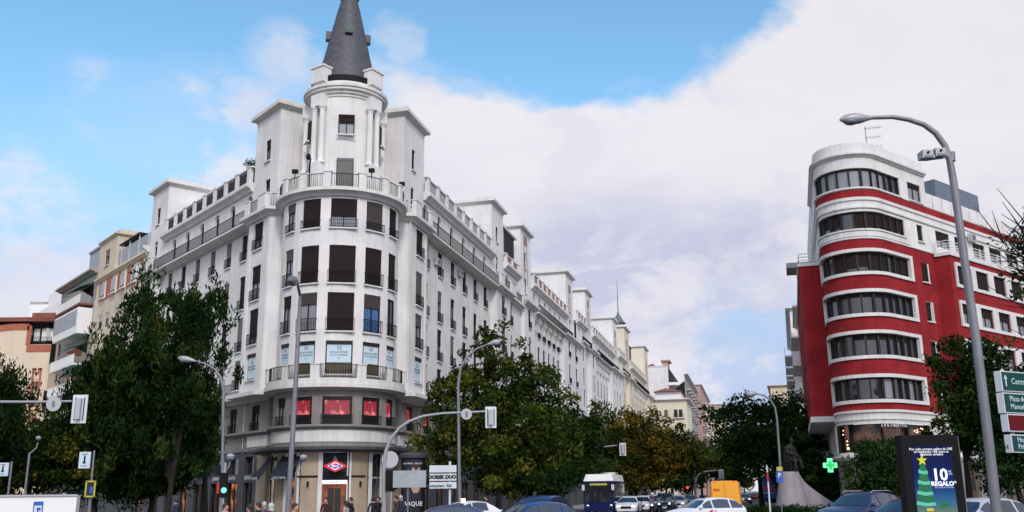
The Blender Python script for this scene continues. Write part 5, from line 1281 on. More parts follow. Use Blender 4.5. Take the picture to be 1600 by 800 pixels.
def curved_lamp(label,px_,Y,pts,head,r0=.11,r1=.05,group='tall curved street lamps',m='galv',w=.17):
    P=[V(a,b,Y) for a,b in pts]; b=Vector((P[0].x,Y,.1)); t=thing('street_lamp',label,'street lamp',tuple(b),0,group)
    Q=[b]+P; n=len(Q); pole(t,Q,[r0+(r1-r0)*i/(n-1) for i in range(n)],m)
    h0,h1=V(*head[0],Y),V(*head[1],Y); lamp_head(t,h1,h0,w=w); return t
t=curved_lamp('nearest tall grey street lamp with two floodlights clamped under its curved arm',0,18,[(1556,790),(1540,650),(1525,530),(1506,400),(1490,285),(1484,250),(1476,227),(1462,208),(1444,195),(1420,187),(1395,183),(1360,184)],((1362,184),(1312,187)),r0=.10,r1=.04,w=.115)
for (x_,y_,zz) in ((1447,243,0),(1467,240,0)):
    c_=V(x_,y_,17.8); o=part('floodlight',MB().box(c_.x-.105,c_.x+.105,c_.y-.1,c_.y+.16,c_.z-.06,c_.z+.09).box(c_.x-.12,c_.x+.12,c_.y-.12,c_.y-.06,c_.z-.09,c_.z-.03),'steel_light',t)
    part('floodlight_glass',MB().box(c_.x-.09,c_.x+.09,c_.y-.13,c_.y-.12,c_.z-.085,c_.z-.04),'lamp_glass',o)
    part('fixing_bolt',MB().ball((c_.x,c_.y-.12,c_.z+.03),.025,8,6),'black_plastic',o)
a_,b_=V(1446,250,18),V(1486,245,18); part('bracket',MB().tube([a_,b_],.022,8).tube([V(1486,238,18),V(1487,252,18)],.075,12),'galv',t,True)
curved_lamp('slender street lamp rising in front of the left facade shops, head turned left',0,50,[(347,790),(348,700),(349,610),(345,590),(336,577),(322,569),(305,564)],((305,564),(278,559)),r0=.10,r1=.045,w=.17)
curved_lamp('street lamp standing before the broad round tree, arm curving right',0,50,[(718,780),(717,700),(716,600),(720,575),(730,557),(745,545),(762,538)],((762,538),(783,533)),r0=.10,r1=.045,w=.16)
curved_lamp('street lamp beside the statue with its head over the avenue',0,70,[(1221,765),(1218,710),(1214,655),(1211,637),(1204,625),(1194,618),(1182,615)],((1184,615),(1165,616)),r0=.11,r1=.05,w=.2)
curved_lamp('paler street lamp half hidden directly behind the statue lamp',0,95,[(1222,770),(1220,720),(1217,665),(1213,651),(1205,645),(1196,642)],((1196,642),(1183,641)),r0=.11,r1=.05,w=.2)
curved_lamp('far street lamp over the autumn trees in the right street',0,118,[(1086,770),(1086,720),(1086,705),(1080,695),(1066,691)],((1066,691),(1046,693)),w=.2)
curved_lamp('very distant street lamp left of the pink brick block',0,165,[(1105,768),(1105,730),(1105,716),(1110,711)],((1108,711),(1101,712)),w=.24)
# lamp seen end on, in front of the rotunda
P=[V(450,798,40),V(456,700,40),V(462,600,40),V(467,500,40),V(469,462,40)]; b=Vector((P[0].x,40,.1)); t=thing('street_lamp','tall street lamp seen head on in front of the rounded prow','street lamp',tuple(b),0,'tall curved street lamps')
top=P[-1]; pole(t,[b]+P+[top+Vector((.02,-.8,.45))],[.12,.12,.11,.10,.09,.07,.05]); lamp_head(t,top+Vector((.05,-2.2,.2)),top+Vector((.02,-.8,.45)),w=.21,m='galv')
def signal_back(t,c,w_,h_,rz=0):
    o=child('backing_board',MB().box(-w_/2,w_/2,.0,.04,-h_/2,h_/2).mesh('backing_board','letter_white'),t,c-Vector(t.location))
    child('signal_housing',MB().box(-w_*.17,w_*.17,-.2,-.003,-h_*.36,h_*.36).mesh('signal_housing','plastic_grey'),o)
    child('trim_line',MB().box(-w_*.33,-w_*.26,-.012,-.003,-h_*.4,h_*.4).box(w_*.26,w_*.33,-.012,-.003,-h_*.4,h_*.4).mesh('trim_line','black_plastic'),o)
    for k in range(3): child('lens_hood',MB().tube([(0,.05,h_*(.24-.24*k)),(0,.25,h_*(.24-.24*k))],w_*.2,10).mesh('lens_hood','black_plastic',True),o)
def disc_back(t,c,r):
    m=MB().tube([(0,-.015,0),(0,.015,0)],r,24); o=child('round_sign',m.mesh('round_sign','plastic_grey'),t,c-Vector(t.location)); child('sign_clamp',MB().box(-.05,.05,-.05,-.016,-.12,.12).mesh('clamp','galv'),o)
def mast(label,Y,pts,head,hs,disc=None,r=(.10,.05),grp='traffic light masts with long arms'):
    P=[V(a,b,Y) for a,b in pts]; b=Vector((P[0].x,Y,.1)); t=thing('traffic_light',label,'traffic light',tuple(b),0,grp)
    Q=[b]+P; n=len(Q); pole(t,Q,[r[0]+(r[1]-r[0])*i/(n-1) for i in range(n)],'steel_light'); signal_back(t,V(*head,Y-.1),*hs)
    if disc: disc_back(t,V(disc[0],disc[1],Y-.12),disc[2])
    return t
t=mast('arched traffic light mast before the station corner with a round sign on its arm',45,[(600,795),(600,730),(603,705),(611,685),(625,668),(640,658),(662,650),(690,646),(758,643)],(767,652),(.52,1.0),(729,647,.26),r=(.11,.05))
c_=V(606,751,45); o=child('side_signal',MB().box(-.08,.30,-.15,.15,-.5,.5).mesh('side_signal','black_plastic'),t,c_-Vector(t.location))
for k in range(3): child('lens_hood',MB().tube([(.30,0,.3-.3*k),(.45,0,.3-.3*k)],.1,10).mesh('lens_hood','black_plastic',True),o)
mast('traffic light arm reaching in from the left edge over the white van',42,[(-60,790),(-62,660),(-55,640),(-30,631),(0,628),(60,628),(112,627)],(124,639),(.66,1.25),(84,631,.33),r=(.1,.05))
mast('traffic light arm sticking out of the trees above the bus',88,[(880,790),(880,720),(888,706),(905,702),(964,696)],(973,702),(.6,1.15),r=(.1,.05))
mast('far arched traffic light mast left of the yellow van',120,[(1087,768),(1087,752),(1091,742),(1100,737),(1121,735)],(1127,741),(.62,1.2),r=(.12,.06))
# pedestrian signal with green light
b=V(348,790,38); t=thing('pedestrian_signal','black pedestrian signal showing a round green light by the kerb at left','traffic light',(b.x,38,.1))
part('pole',MB().tube([(b.x,38,.1),(b.x,38,3.1)],.05,10),'steel_light',t,True)
c_=V(349,757,38); o=part('signal_housing',MB().box(c_.x-.13,c_.x+.13,37.9,38.12,c_.z-.5,c_.z+.45),'black_plastic',t)
g_=V(349.5,766,37.85); part('green_lens',MB().tube([(g_.x,37.84,g_.z),(g_.x,37.88,g_.z)],.10,16),'green_light',o,True)
r_=V(343,763,38); part('red_man_box',MB().box(r_.x-.09,r_.x+.07,37.95,38.15,r_.z-.2,r_.z+.22),'red_ink',t,label='dark red pedestrian signal box beside the green light')
def globe_lamp(label,px_,py_,Y,r=.17,side=-1,on=False,grp='globe lamps on short posts'):
    g=V(px_,py_,Y); x=g.x+side*.35; t=thing('globe_lamp',label,'street lamp',(x,Y,.1),0,grp)
    part('pole',MB().tube([(x,Y,.1),(x,Y,g.z-.7)],[.07,.05],10),'galv',t,True)
    part('arm',MB().tube([(x,Y,g.z-.7),(x-side*.12,Y,g.z-.62),(x-side*.3,Y,g.z-.45),(g.x,Y,g.z-.2)],.03,8),'steel_light',t,True)
    o=part('globe',MB().ball((g.x,Y,g.z),r,18,12,1,1,.85),'lamp_on' if on else 'lamp_glass',t,True)
    part('globe_cap',MB().ball((g.x,Y,g.z+r*.35),r*1.04,18,6,1,1,.6),'steel_light',o,True)
globe_lamp('glass globe lamp glinting left of the shop awnings',360,715,48,.21)
globe_lamp('globe lamp on a curved arm before the shop left of the station entrance',474,716,50,.2,side=-1)
globe_lamp('small globe lamp under the low tree at the left edge',60,685,46,.12)
# small town signs
def panel_sign(name,label,px0,px1,py0,py1,Y,m,pole_px=None,draw=None,cat='sign',grp=None,pm='galv',thick=.06):
    a,b=V(px0,py1,Y),V(px1,py0,Y); cx=(a.x+b.x)/2; t=thing(name,label,cat,(cx,Y,.1),0,grp)
    xp=V(pole_px,(py0+py1)/2,Y).x if pole_px else cx
    part('post',MB().tube([(xp,Y+.06,.1),(xp,Y+.06,b.z+.05)],.04,8),pm,t,True)
    o=part('panel',MB().box(a.x,b.x,Y-thick,Y,a.z,b.z),m,t)
    return t,o,a,b
def statue_pic(o,a,b,Y,lines=True):
    w_=b.x-a.x; h_=b.z-a.z; cx=(a.x+b.x)/2; z0=a.z
    m=MB().box(cx-w_*.13,cx+w_*.13,Y-.075,Y-.063,z0+h_*.3,z0+h_*.42).box(cx-w_*.07,cx+w_*.08,Y-.075,Y-.063,z0+h_*.42,z0+h_*.7); m.ball((cx+.01,Y-.068,z0+h_*.74),w_*.07,10,6,1,.2,1)
    part('figure_mark',m,'ink_black',o)
    m=MB().box(cx-w_*.25,cx+w_*.25,Y-.075,Y-.063,z0+h_*.84,z0+h_*.88).box(cx-w_*.3,cx+w_*.3,Y-.075,Y-.063,z0+h_*.14,z0+h_*.17); part('caption_line',m,'sign_ink',o)
t,o,a,b=panel_sign('banner_sign','white banner with a dark standing figure left of the tall feathery tree',123,143,706,732,40,'sign_white',145); statue_pic(o,a,b,40)
t,o,a,b=panel_sign('banner_sign','bluish banner with a dark figure at the left edge of the photo',-4,15,723,744,40,'sign_white',16); statue_pic(o,a,b,40)
t,o,a,b=panel_sign('framed_sign','yellow framed square sign with a dark blue mark under the white banner',134,150,751,777,40,'ink_black',142)
w_=b.x-a.x; part('yellow_frame',MB().box(a.x-.03,a.x+.03,39.92,39.96,a.z,b.z).box(b.x-.03,b.x+.03,39.92,39.96,a.z,b.z).box(a.x,b.x,39.92,39.96,b.z-.06,b.z).box(a.x,b.x,39.92,39.96,a.z,a.z+.06),'yellow_sign',t)
part('blue_mark',MB().box(a.x+w_*.45,a.x+w_*.8,39.92,39.935,a.z+.15,b.z-.25),'blue_sign',t)
# graffiti covered direction sign
b=V(703,760,55); t=thing('direction_sign','white three plank direction sign back scrawled with black graffiti','sign',(b.x,55,.1))
part('post',MB().tube([(b.x,54.95,.1),(b.x,54.95,V(703,721,55).z)],.07,10),'letter_white',t,True)
for i,(y0,y1) in enumerate(((727,738.5),(740,751.5),(753,763.5))):
    p0,p1=V(671.5,y1,55),V(713.5,y0,55); o=part('plank',MB().box(p0.x,p1.x,54.75,54.86,p0.z,p1.z),'sign_white' if False else 'letter_white',t)
    cx=(p0.x+p1.x)/2; cz=(p0.z+p1.z)/2
    if i==1: lettering('DORSK DUO',.27,'ink_black',o,Vector((cx-.03,54.745,cz))-Vector(t.location),0,.004,.022)
    if i==2: lettering('Cualquiera  Abi',.22,'sign_ink',o,Vector((cx-.2,54.745,cz-.03))-Vector(t.location),0,.004,.008)
# grey back of a big panel
t,o,a,b=panel_sign('road_sign','large plain grey sign back standing beside the arched mast',614,666,735,762,44,'grey_panel',637.5)
t,o,a,b=panel_sign('round_road_sign','round grey sign back seen between the mast and the advertising column',603,616,706,731,52,'galv',609)
bpy.data.objects.remove(o); c_=V(609.5,718,52); t_=t
child('round_panel',MB().tube([(0,-.03,0),(0,0,0)],.45,28).mesh('round_panel','plastic_grey'),t,c_-Vector(t.location))
# advertising column
b=V(645,790,58); t=thing('advertising_column','dark cylindrical advertising column with a man portrait poster at the metro corner','advertising column',(b.x,58,.13))
zt_=V(645,712,58).z
child('drum',MB().lathe([(.72,0),(.72,zt_-.3)],36).mesh('drum','black_plastic',True),t); child('cap',MB().lathe([(.80,zt_-.3),(.84,zt_-.22),(.84,zt_-.05),(.7,zt_+.02),(.0,zt_+.1)],36).mesh('cap','slate_and_shade',True),t)
po=child('poster',MB().lathe([(.735,.25),(.735,zt_-.4)],18,(0,0),-2.35,-.75).mesh('poster','awning_navy',True),t)
cz=V(645,745,58).z; an=-1.25
def onc(a_,r=.74): return (r*math.cos(a_),r*math.sin(a_))
def facepatch(a0_,a1_,pr,m,r,nm):   # curved patch, pr: outline in (u,z) unit square
    mb=MB(); N_=14
    rows_=[]
    for j in range(9):
        z=j/8; hw=pr(z); rows_.append([(*onc(a0_+(a1_-a0_)*(.5+hw*(i/N_*2-1)/2),r),z) for i in range(N_+1)])
    for j in range(8):
        for i in range(N_):
            q=[rows_[j][i],rows_[j][i+1],rows_[j+1][i+1],rows_[j+1][i]]; mb.quad(*[(x,y,cz-.95+zz*1.75-.13) for x,y,zz in q])
    child(nm,mb.mesh(nm,m),po)
facepatch(an-.42,an+.42,lambda z:math.sin(math.pi*min(1,max(.0,z*.82+.12)))**.5 if z>.12 else .45,'skin',.745,'portrait_face')
facepatch(an-.43,an+.43,lambda z:0 if z<.80 else .98*math.cos((z-.80)/.2*1.2)**.6,'hair_dark',.752,'portrait_hair')
for da in (-.17,.13):
    x,y=onc(an+da,.757); child('portrait_eye',MB().box(-.07,.07,-.004,.004,-.022,.022).mesh('portrait_eye','hair_dark'),po,(x,y,cz+.10)).rotation_euler=(0,0,an+da+math.pi/2)
x,y=onc(an-.0,.757); child('portrait_beard',MB().box(-.2,.2,-.004,.004,-.12,.1).mesh('portrait_beard','red_sign'),po,(x,y,cz-.42)).rotation_euler=(0,0,an+math.pi/2)
a5=-1.62
x,y=onc(a5+.1,.76); lettering('HOMBRES  ABRIGO',.13,'letter_white',po,(x,y,zt_-.62),a5+.1+math.pi/2,.003)
x,y=onc(a5+.05,.79); lettering('PARQUE',.34,'letter_white',po,(x,y,V(645,788,58).z-.1),a5+.05+math.pi/2,.003,.006)
# pharmacy crosses
def cross(label,px_,py_,Y,s,rz=0):
    c_=V(px_,py_,Y); t=thing('pharmacy_sign',label,'pharmacy sign',tuple(c_),rz,'lit green pharmacy crosses'); k=s/2; a_=k*.36
    pr=[(-a_,-k),(a_,-k),(a_,-a_),(k,-a_),(k,a_),(a_,a_),(a_,k),(-a_,k),(-a_,a_),(-k,a_),(-k,-a_),(-a_,-a_)]
    child('cross_panel',MB().extr(pr,-.06,.06).mesh('cross_panel','cross_green'),t)
    pr=[(x*.62,y*.62) for x,y in pr]; child('inner_tube',MB().extr(pr,-.075,-.062).mesh('inner_tube','neon_green'),t)
    child('bracket',MB().box(-.04,.04,.06,1.0,-.04,.04).mesh('bracket','dark_metal'),t)
cross('large lit green pharmacy cross at the foot of the red building',1297,727,62,.88)
cross('tiny lit green pharmacy cross far along the right street',1035,749,128,.75)
# parking sign and slim striped post
t,o,a,b=panel_sign('parking_sign','blue parking sign under a yellow plate on the edge of the statue plinth',1213.5,1222,736,754,62,'blue_sign',1218)
lettering('P',.42,'letter_white',o,Vector(((a.x+b.x)/2,61.93,b.z-.28))-Vector(t.location),0,.004,.01)
p0,p1=V(1213.5,735.5,62),V(1222,729.5,62); part('yellow_plate',MB().box(p0.x,p1.x,61.94,62,p0.z,p1.z),'yellow_sign',t)
b=V(1203,792,62); tp=V(1200,728,62); t=thing('marker_post','slim pale post with a red band in front of the blue truck','post',(b.x,62,0))
part('shaft',MB().tube([(b.x,62,0),(b.x,62,tp.z)],[.06,.045],10),'letter_white',t,True); c_=V(1201,745,62); part('red_band',MB().tube([(b.x,62,c_.z-.3),(b.x,62,c_.z+.3)],.065,10),'red_stripe',t,True)
# small lights and signals far away
b=V(1074,763,115); t=thing('traffic_light','distant red traffic signal between the cars and the far mast','traffic light',(b.x,115,.1)); part('post',MB().tube([(b.x,115,.1),(b.x,115,b.z+.6)],.07,8),'galv',t); part('signal_housing',MB().box(b.x-.18,b.x+.18,115,115.2,b.z-.6,b.z+.5),'black_plastic',t); part('red_lens',MB().tube([(b.x,114.93,b.z+.1),(b.x,114.98,b.z+.1)],.17,12),'red_light',t)
# direction signs at the right edge
b=V(1640,700,13); t=thing('direction_sign','stack of four lightbox direction signs, three green and one dark red, at right edge','sign',(b.x+.25,13.3,.1))
zp=V(1582,575,13).z; part('post',MB().tube([(b.x+.25,13.3,.1),(b.x+.25,13.3,zp+.1)],.06,10),'galv',t,True)
for i,(x0,y0,y1,m) in enumerate(((1570,579,611,'green_sign'),(1574,613,645,'green_sign'),(1580,646.5,674,'red_sign'),(1586,678.5,707,'green_sign'))):
    p0,p1=V(x0-1,y1,13),V(x0-1,y0,13); L_=1.5; ang=math.radians(28)
    o=child('light_box',MB().box(0,L_,0,.10,0,p1.z-p0.z).mesh('light_box','letter_white'),t,Vector((p0.x-.02,13,p0.z))-Vector(t.location)); o.rotation_euler=(0,0,ang)
    child('face',MB().box(.02,L_-.02,-.008,-.001,.015,p1.z-p0.z-.015).mesh('face',m),o)
    if i!=2:
        for j,tx in enumerate(({0:['Centro'],1:['Plaza de','Manuel'],3:['Hospital','Princesa']})[i]):
            lettering(tx,.105 if i else .12,'sign_white',o,(.12 if i else .2,-.01,(p1.z-p0.z)*(.5 if not i else .7-.38*j)),0,.002,align='LEFT')
        if i==0:
            child('arrow',MB().extr([(.07,.07),(.095,.07),(.095,.17),(.12,.17),(.083,.23),(.045,.17),(.07,.17)],-.012,-.009).mesh('arrow','sign_white'),o)
    if i==3: lettering('H',.09,'ink_black',o,(-.006,.08,(p1.z-p0.z)*.3),-math.pi/2,.002)
    child('top_lamp',MB().ball((.16,.08,p1.z-p0.z+.01),.03,8,6).mesh('lamp','plastic_grey'),o)
# digital billboard
Yb=30; a,b=V(1420,800,Yb),V(1499,684,Yb); zt_=V(1455,680,Yb).z
x0,x1=V(1406,720,Yb).x,V(1493,720,Yb).x; x0,x1=x0+.05,x1+.1
t=thing('digital_billboard','black digital billboard glowing with a blue Christmas advert','billboard',((x0+x1)/2,Yb,.1))
W2=(x1-x0)/2; H0=.35
child('casing',MB().box(-W2,W2,-.12,.38,H0,zt_-.1).mesh('casing','black_plastic'),t); child('side_panel',MB().box(W2+.002,W2+.03,-.10,.36,.1,zt_-.14).mesh('side_panel','galv'),t)
child('plinth',MB().box(-W2+.2,W2-.2,-.02,.26,0,H0).mesh('plinth','slate_and_shade'),t)
sx=W2-.28; z0_,z1_=.75,zt_-.42; hh=z1_-z0_
m=mat('screen_sky',(.004,.004,.01),.6,spec=.1); tt=m.node_tree; bb=tt.nodes['Principled BSDF']; rp=tt.nodes.new('ShaderNodeValToRGB'); sz_=tt.nodes.new('ShaderNodeSeparateXYZ'); tcx=tt.nodes.new('ShaderNodeTexCoord'); mr=tt.nodes.new('ShaderNodeMapRange'); tt.links.new(tcx.outputs['Object'],sz_.inputs[0]); tt.links.new(sz_.outputs[2],mr.inputs[0]); mr.inputs[1].default_value=z0_; mr.inputs[2].default_value=z1_; tt.links.new(mr.outputs[0],rp.inputs[0])
e=rp.color_ramp.elements; e[0].position=0;e[0].color=(.26,.30,.12,1); e[1].position=.95; e[1].color=(.003,.008,.06,1)
for p_,c_ in ((.13,(.16,.28,.22,1)),(.26,(.04,.20,.42,1)),(.45,(.006,.05,.26,1)),(.62,(.004,.018,.15,1))): q_e=e.new(p_); q_e.color=c_
tt.links.new(rp.outputs[0],bb.inputs['Emission Color']); bb.inputs['Emission Strength'].default_value=.7
S_=child('screen',MB().box(-sx,sx,-.135,-.121,z0_,z1_).mesh('screen','screen_sky'),t)
mat('px_green',(.0,.05,.02),.4,emit=(.0,.10,.035),es=1); mat('px_mint',(.1,.4,.3),.4,emit=(.04,.30,.22),es=.5); mat('px_star',(.4,.4,.0),.4,emit=(.45,.48,.03),es=.6); mat('px_white',(.8,.8,.8),.4,emit=(.75,.8,.85),es=.6); mat('px_dim',(.3,.35,.5),.4,emit=(.25,.3,.45),es=1); mat('px_gold',(.4,.3,.02),.4,emit=(.4,.28,.02),es=.9); mat('px_red',(.3,.02,.02),.4,emit=(.2,.02,.02),es=1)
cx=-sx*.52
for k in range(4):
    zb=z0_+hh*(.20+.14*k); w0=sx*(.52-.09*k); w1=sx*(.36-.09*k)
    child('tree_tier',MB().extr([(cx-w0,zb),(cx+w0*.9,zb-.03),(cx+w1,zb+hh*.15),(cx-w1,zb+hh*.15)],-.150-.004*k,-.138).mesh('tier','px_green'),S_)
    child('garland',MB().extr([(cx-w0,zb+hh*.015),(cx,zb-.02),(cx+w0*.88,zb+hh*.0),(cx+w0*.8,zb+hh*.045),(cx,zb+hh*.035),(cx-w0*.92,zb+hh*.06)],-.160-.004*k,-.156-.003*k).mesh('garland','px_mint'),S_)
st=[]; 
for k in range(10): r=.17 if k%2==0 else .07; st.append((cx+r*math.sin(k*math.pi/5),z0_+hh*.80+r*math.cos(k*math.pi/5)))
child('star',MB().extr(st[::-1],-.165,-.15).mesh('star','px_star'),S_)
lettering('10',.50,'px_white',S_,(sx*.30,-.15,z0_+hh*.60),0,.004,.012); lettering('%',.2,'px_dim',S_,(sx*.83,-.15,z0_+hh*.63),0,.004); lettering('REGALO*',.185,'px_white',S_,(sx*.45,-.15,z0_+hh*.485),0,.004,.006)
for k,tx in enumerate(('Por cada compra online de 50€','te regalamos 10€ para tu','siguiente compra')): lettering(tx,.105,'px_white',S_,(0,-.15,z0_+hh*(.95-.035*k)),0,.003)
lettering('en toda la tienda',.085,'px_dim',S_,(sx*.45,-.15,z0_+hh*.44),0,.003)
child('flag_mark',MB().extr([(sx*.12,z0_+hh*.15),(sx*.75,z0_+hh*.205),(sx*.12,z0_+hh*.26),(sx*.2,z0_+hh*.205)],-.15,-.138).mesh('flag_mark','px_green'),S_)
for k,(xx,zz,w_,h_,mm) in enumerate(((-.72,.05,.22,.13,'px_red'),(-.42,.04,.25,.16,'blue_sign'),(-.12,.06,.16,.12,'px_gold'),(-.55,.13,.2,.08,'px_gold'))): child('gift_box',MB().box(sx*xx-.0,sx*xx+w_,-.17,-.152,z0_+hh*zz,z0_+hh*zz+h_).mesh('gift_box',mm),S_)
# ---------------------------------------------------------------- vehicles
CS={ # stations: x, top z ; belt height, length handled here
'hatch':dict(W=1.78,belt=.95,st=[(2.12,.58),(2.05,.70),(1.7,.84),(1.3,.93),(1.02,.98),(.62,1.19),(.28,1.37),(.0,1.44),(-.5,1.49),(-1.1,1.46),(-1.5,1.38),(-1.85,1.14),(-2.0,.98),(-2.10,.80),(-2.12,.62)],ws=(4,6),rw=(10,12),side=[(5,7),(7,9),(9,11)]),
'sedan':dict(W=1.8,belt=.94,st=[(2.30,.56),(2.22,.68),(1.8,.82),(1.35,.90),(1.0,.95),(.6,1.15),(.22,1.34),(-.1,1.42),(-.6,1.45),(-1.1,1.40),(-1.5,1.22),(-1.8,1.02),(-2.1,.97),(-2.28,.88),(-2.32,.60)],ws=(4,6),rw=(9,11),side=[(5,7),(7,9)]),
'suv':dict(W=1.9,belt=1.12,st=[(2.28,.70),(2.22,.86),(1.85,1.02),(1.3,1.10),(1.05,1.14),(.68,1.36),(.36,1.57),(.05,1.65),(-.5,1.70),(-1.2,1.68),(-1.75,1.60),(-2.05,1.30),(-2.18,1.12),(-2.26,.9),(-2.28,.66)],ws=(4,6),rw=(10,12),side=[(5,7),(7,9),(9,11)]),
'van':dict(W=1.95,belt=1.2,st=[(2.55,.75),(2.5,.98),(2.3,1.14),(2.05,1.28),(1.85,1.42),(1.55,1.85),(1.3,2.2),(1.0,2.40),(.2,2.45),(-1.0,2.45),(-2.2,2.45),(-2.48,2.42),(-2.54,1.6),(-2.56,1.0),(-2.56,.6)],ws=(4,6),rw=(11,12),side=[(5,7)]),
}
def car_meshes(kind,paint,glass='car_glass'):
    key=('car',kind,paint)
    if key in WM: return WM[key]
    c=CS[kind]; W=c['W']/2; belt=c['belt']; st=c['st']; xf=st[0][0]; xr=st[-1][0]
    rings=[]
    for x,zt in st:
        e=min(1,(xf-x)/.5+.0) if x>0 else min(1,(x-xr)/.35)
        e=max(0,e); w=W*(.84+.16*math.sqrt(max(0,1-(1-e)**2))); z0=.24+.10*(1-e)
        zb=min(belt,zt-.03); up=max(0,zt-belt); k=.30 if kind!='van' else .09
        wr=w*(1-k*min(1,up/.5)) if up>.02 else w*.93
        sh=.05 if kind!='van' else .08
        half=[(0,z0),(w*.86,z0),(w*.97,z0+.08),(w*1.0,z0+.22),(w*1.0,zb*.55+.22),(w*.985,zb),(wr,max(zb+.005,zt-sh)),(wr*.84,zt-.008),(0,zt+.012)]
        rings.append([(x,y,z) for y,z in half]+[(x,-y,z) for y,z in half[-2:0:-1]])
    n=len(rings[0]); b=MB()
    for r in rings: b.v+=r
    for i in range(len(rings)-1):
        for k in range(n): b.f.append((i*n+k,(i+1)*n+k,(i+1)*n+(k+1)%n,i*n+(k+1)%n))
    b.f.append(tuple(range(n))); b.f.append(tuple((len(rings)-1)*n+k for k in range(n-1,-1,-1)))
    body=b.mesh('body',paint,True)
    def patch(idx,i0,i1,sc_=.93,off=.014):
        m=MB(); P=[[Vector(rings[i][k]) for k in idx] for i in range(i0,i1+1)]
        cen=sum((sum(r,Vector()) for r in P),Vector())/(len(P)*len(idx))
        nn=(P[-1][0]-P[0][0]).cross(P[0][-1]-P[0][0]).normalized()
        if nn.dot(cen-Vector((0,0,.9)))<0: nn=-nn
        for r in P: m.v+=[tuple(cen+(q-cen)*sc_+nn*off) for q in r]
        w_=len(idx)
        for i in range(len(P)-1):
            for k in range(w_-1): m.f.append((i*w_+k,i*w_+k+1,(i+1)*w_+k+1,(i+1)*w_+k))
        return m
    top=[6,7,8,9,10]
    G=[] if False else [('windscreen',patch(top,*c['ws'],.94).mesh('windscreen',glass,True)),('rear_window',patch(top,*c['rw'],.86).mesh('rear_window',glass,True))]
    for a_,b_ in c['side']:
        G.append(('side_window',patch([5,6],a_,b_,.90).mesh('side_window',glass))); G.append(('side_window',patch([11,10],a_,b_,.90).mesh('side_window',glass)))
    if kind=='van': G=[g for g in G if g[0]!='rear_window']
    WM[key]=(body,G); return WM[key]
def tyre(): return MB().lathe([(.20,-.1),(.30,-.11),(.33,-.07),(.335,0),(.33,.07),(.30,.11),(.20,.1)],20)
def rimm(): 
    m=MB().lathe([(.21,-.06),(.21,.105),(.18,.10),(.17,.06),(.05,.07),(0,.08)],20)
    for k in range(5):
        a=2*math.pi*k/5; c_,s_=math.cos(a),math.sin(a); m.hexa([(c_*.04-s_*.03,s_*.04+c_*.03,.075),(c_*.19-s_*.025,s_*.19+c_*.025,.075),(c_*.19+s_*.025,s_*.19-c_*.025,.075),(c_*.04+s_*.03,s_*.04-c_*.03,.075),(c_*.04-s_*.03,s_*.04+c_*.03,.1),(c_*.19-s_*.025,s_*.19+c_*.025,.1),(c_*.19+s_*.025,s_*.19-c_*.025,.1),(c_*.04+s_*.03,s_*.04-c_*.03,.1)])
    return m
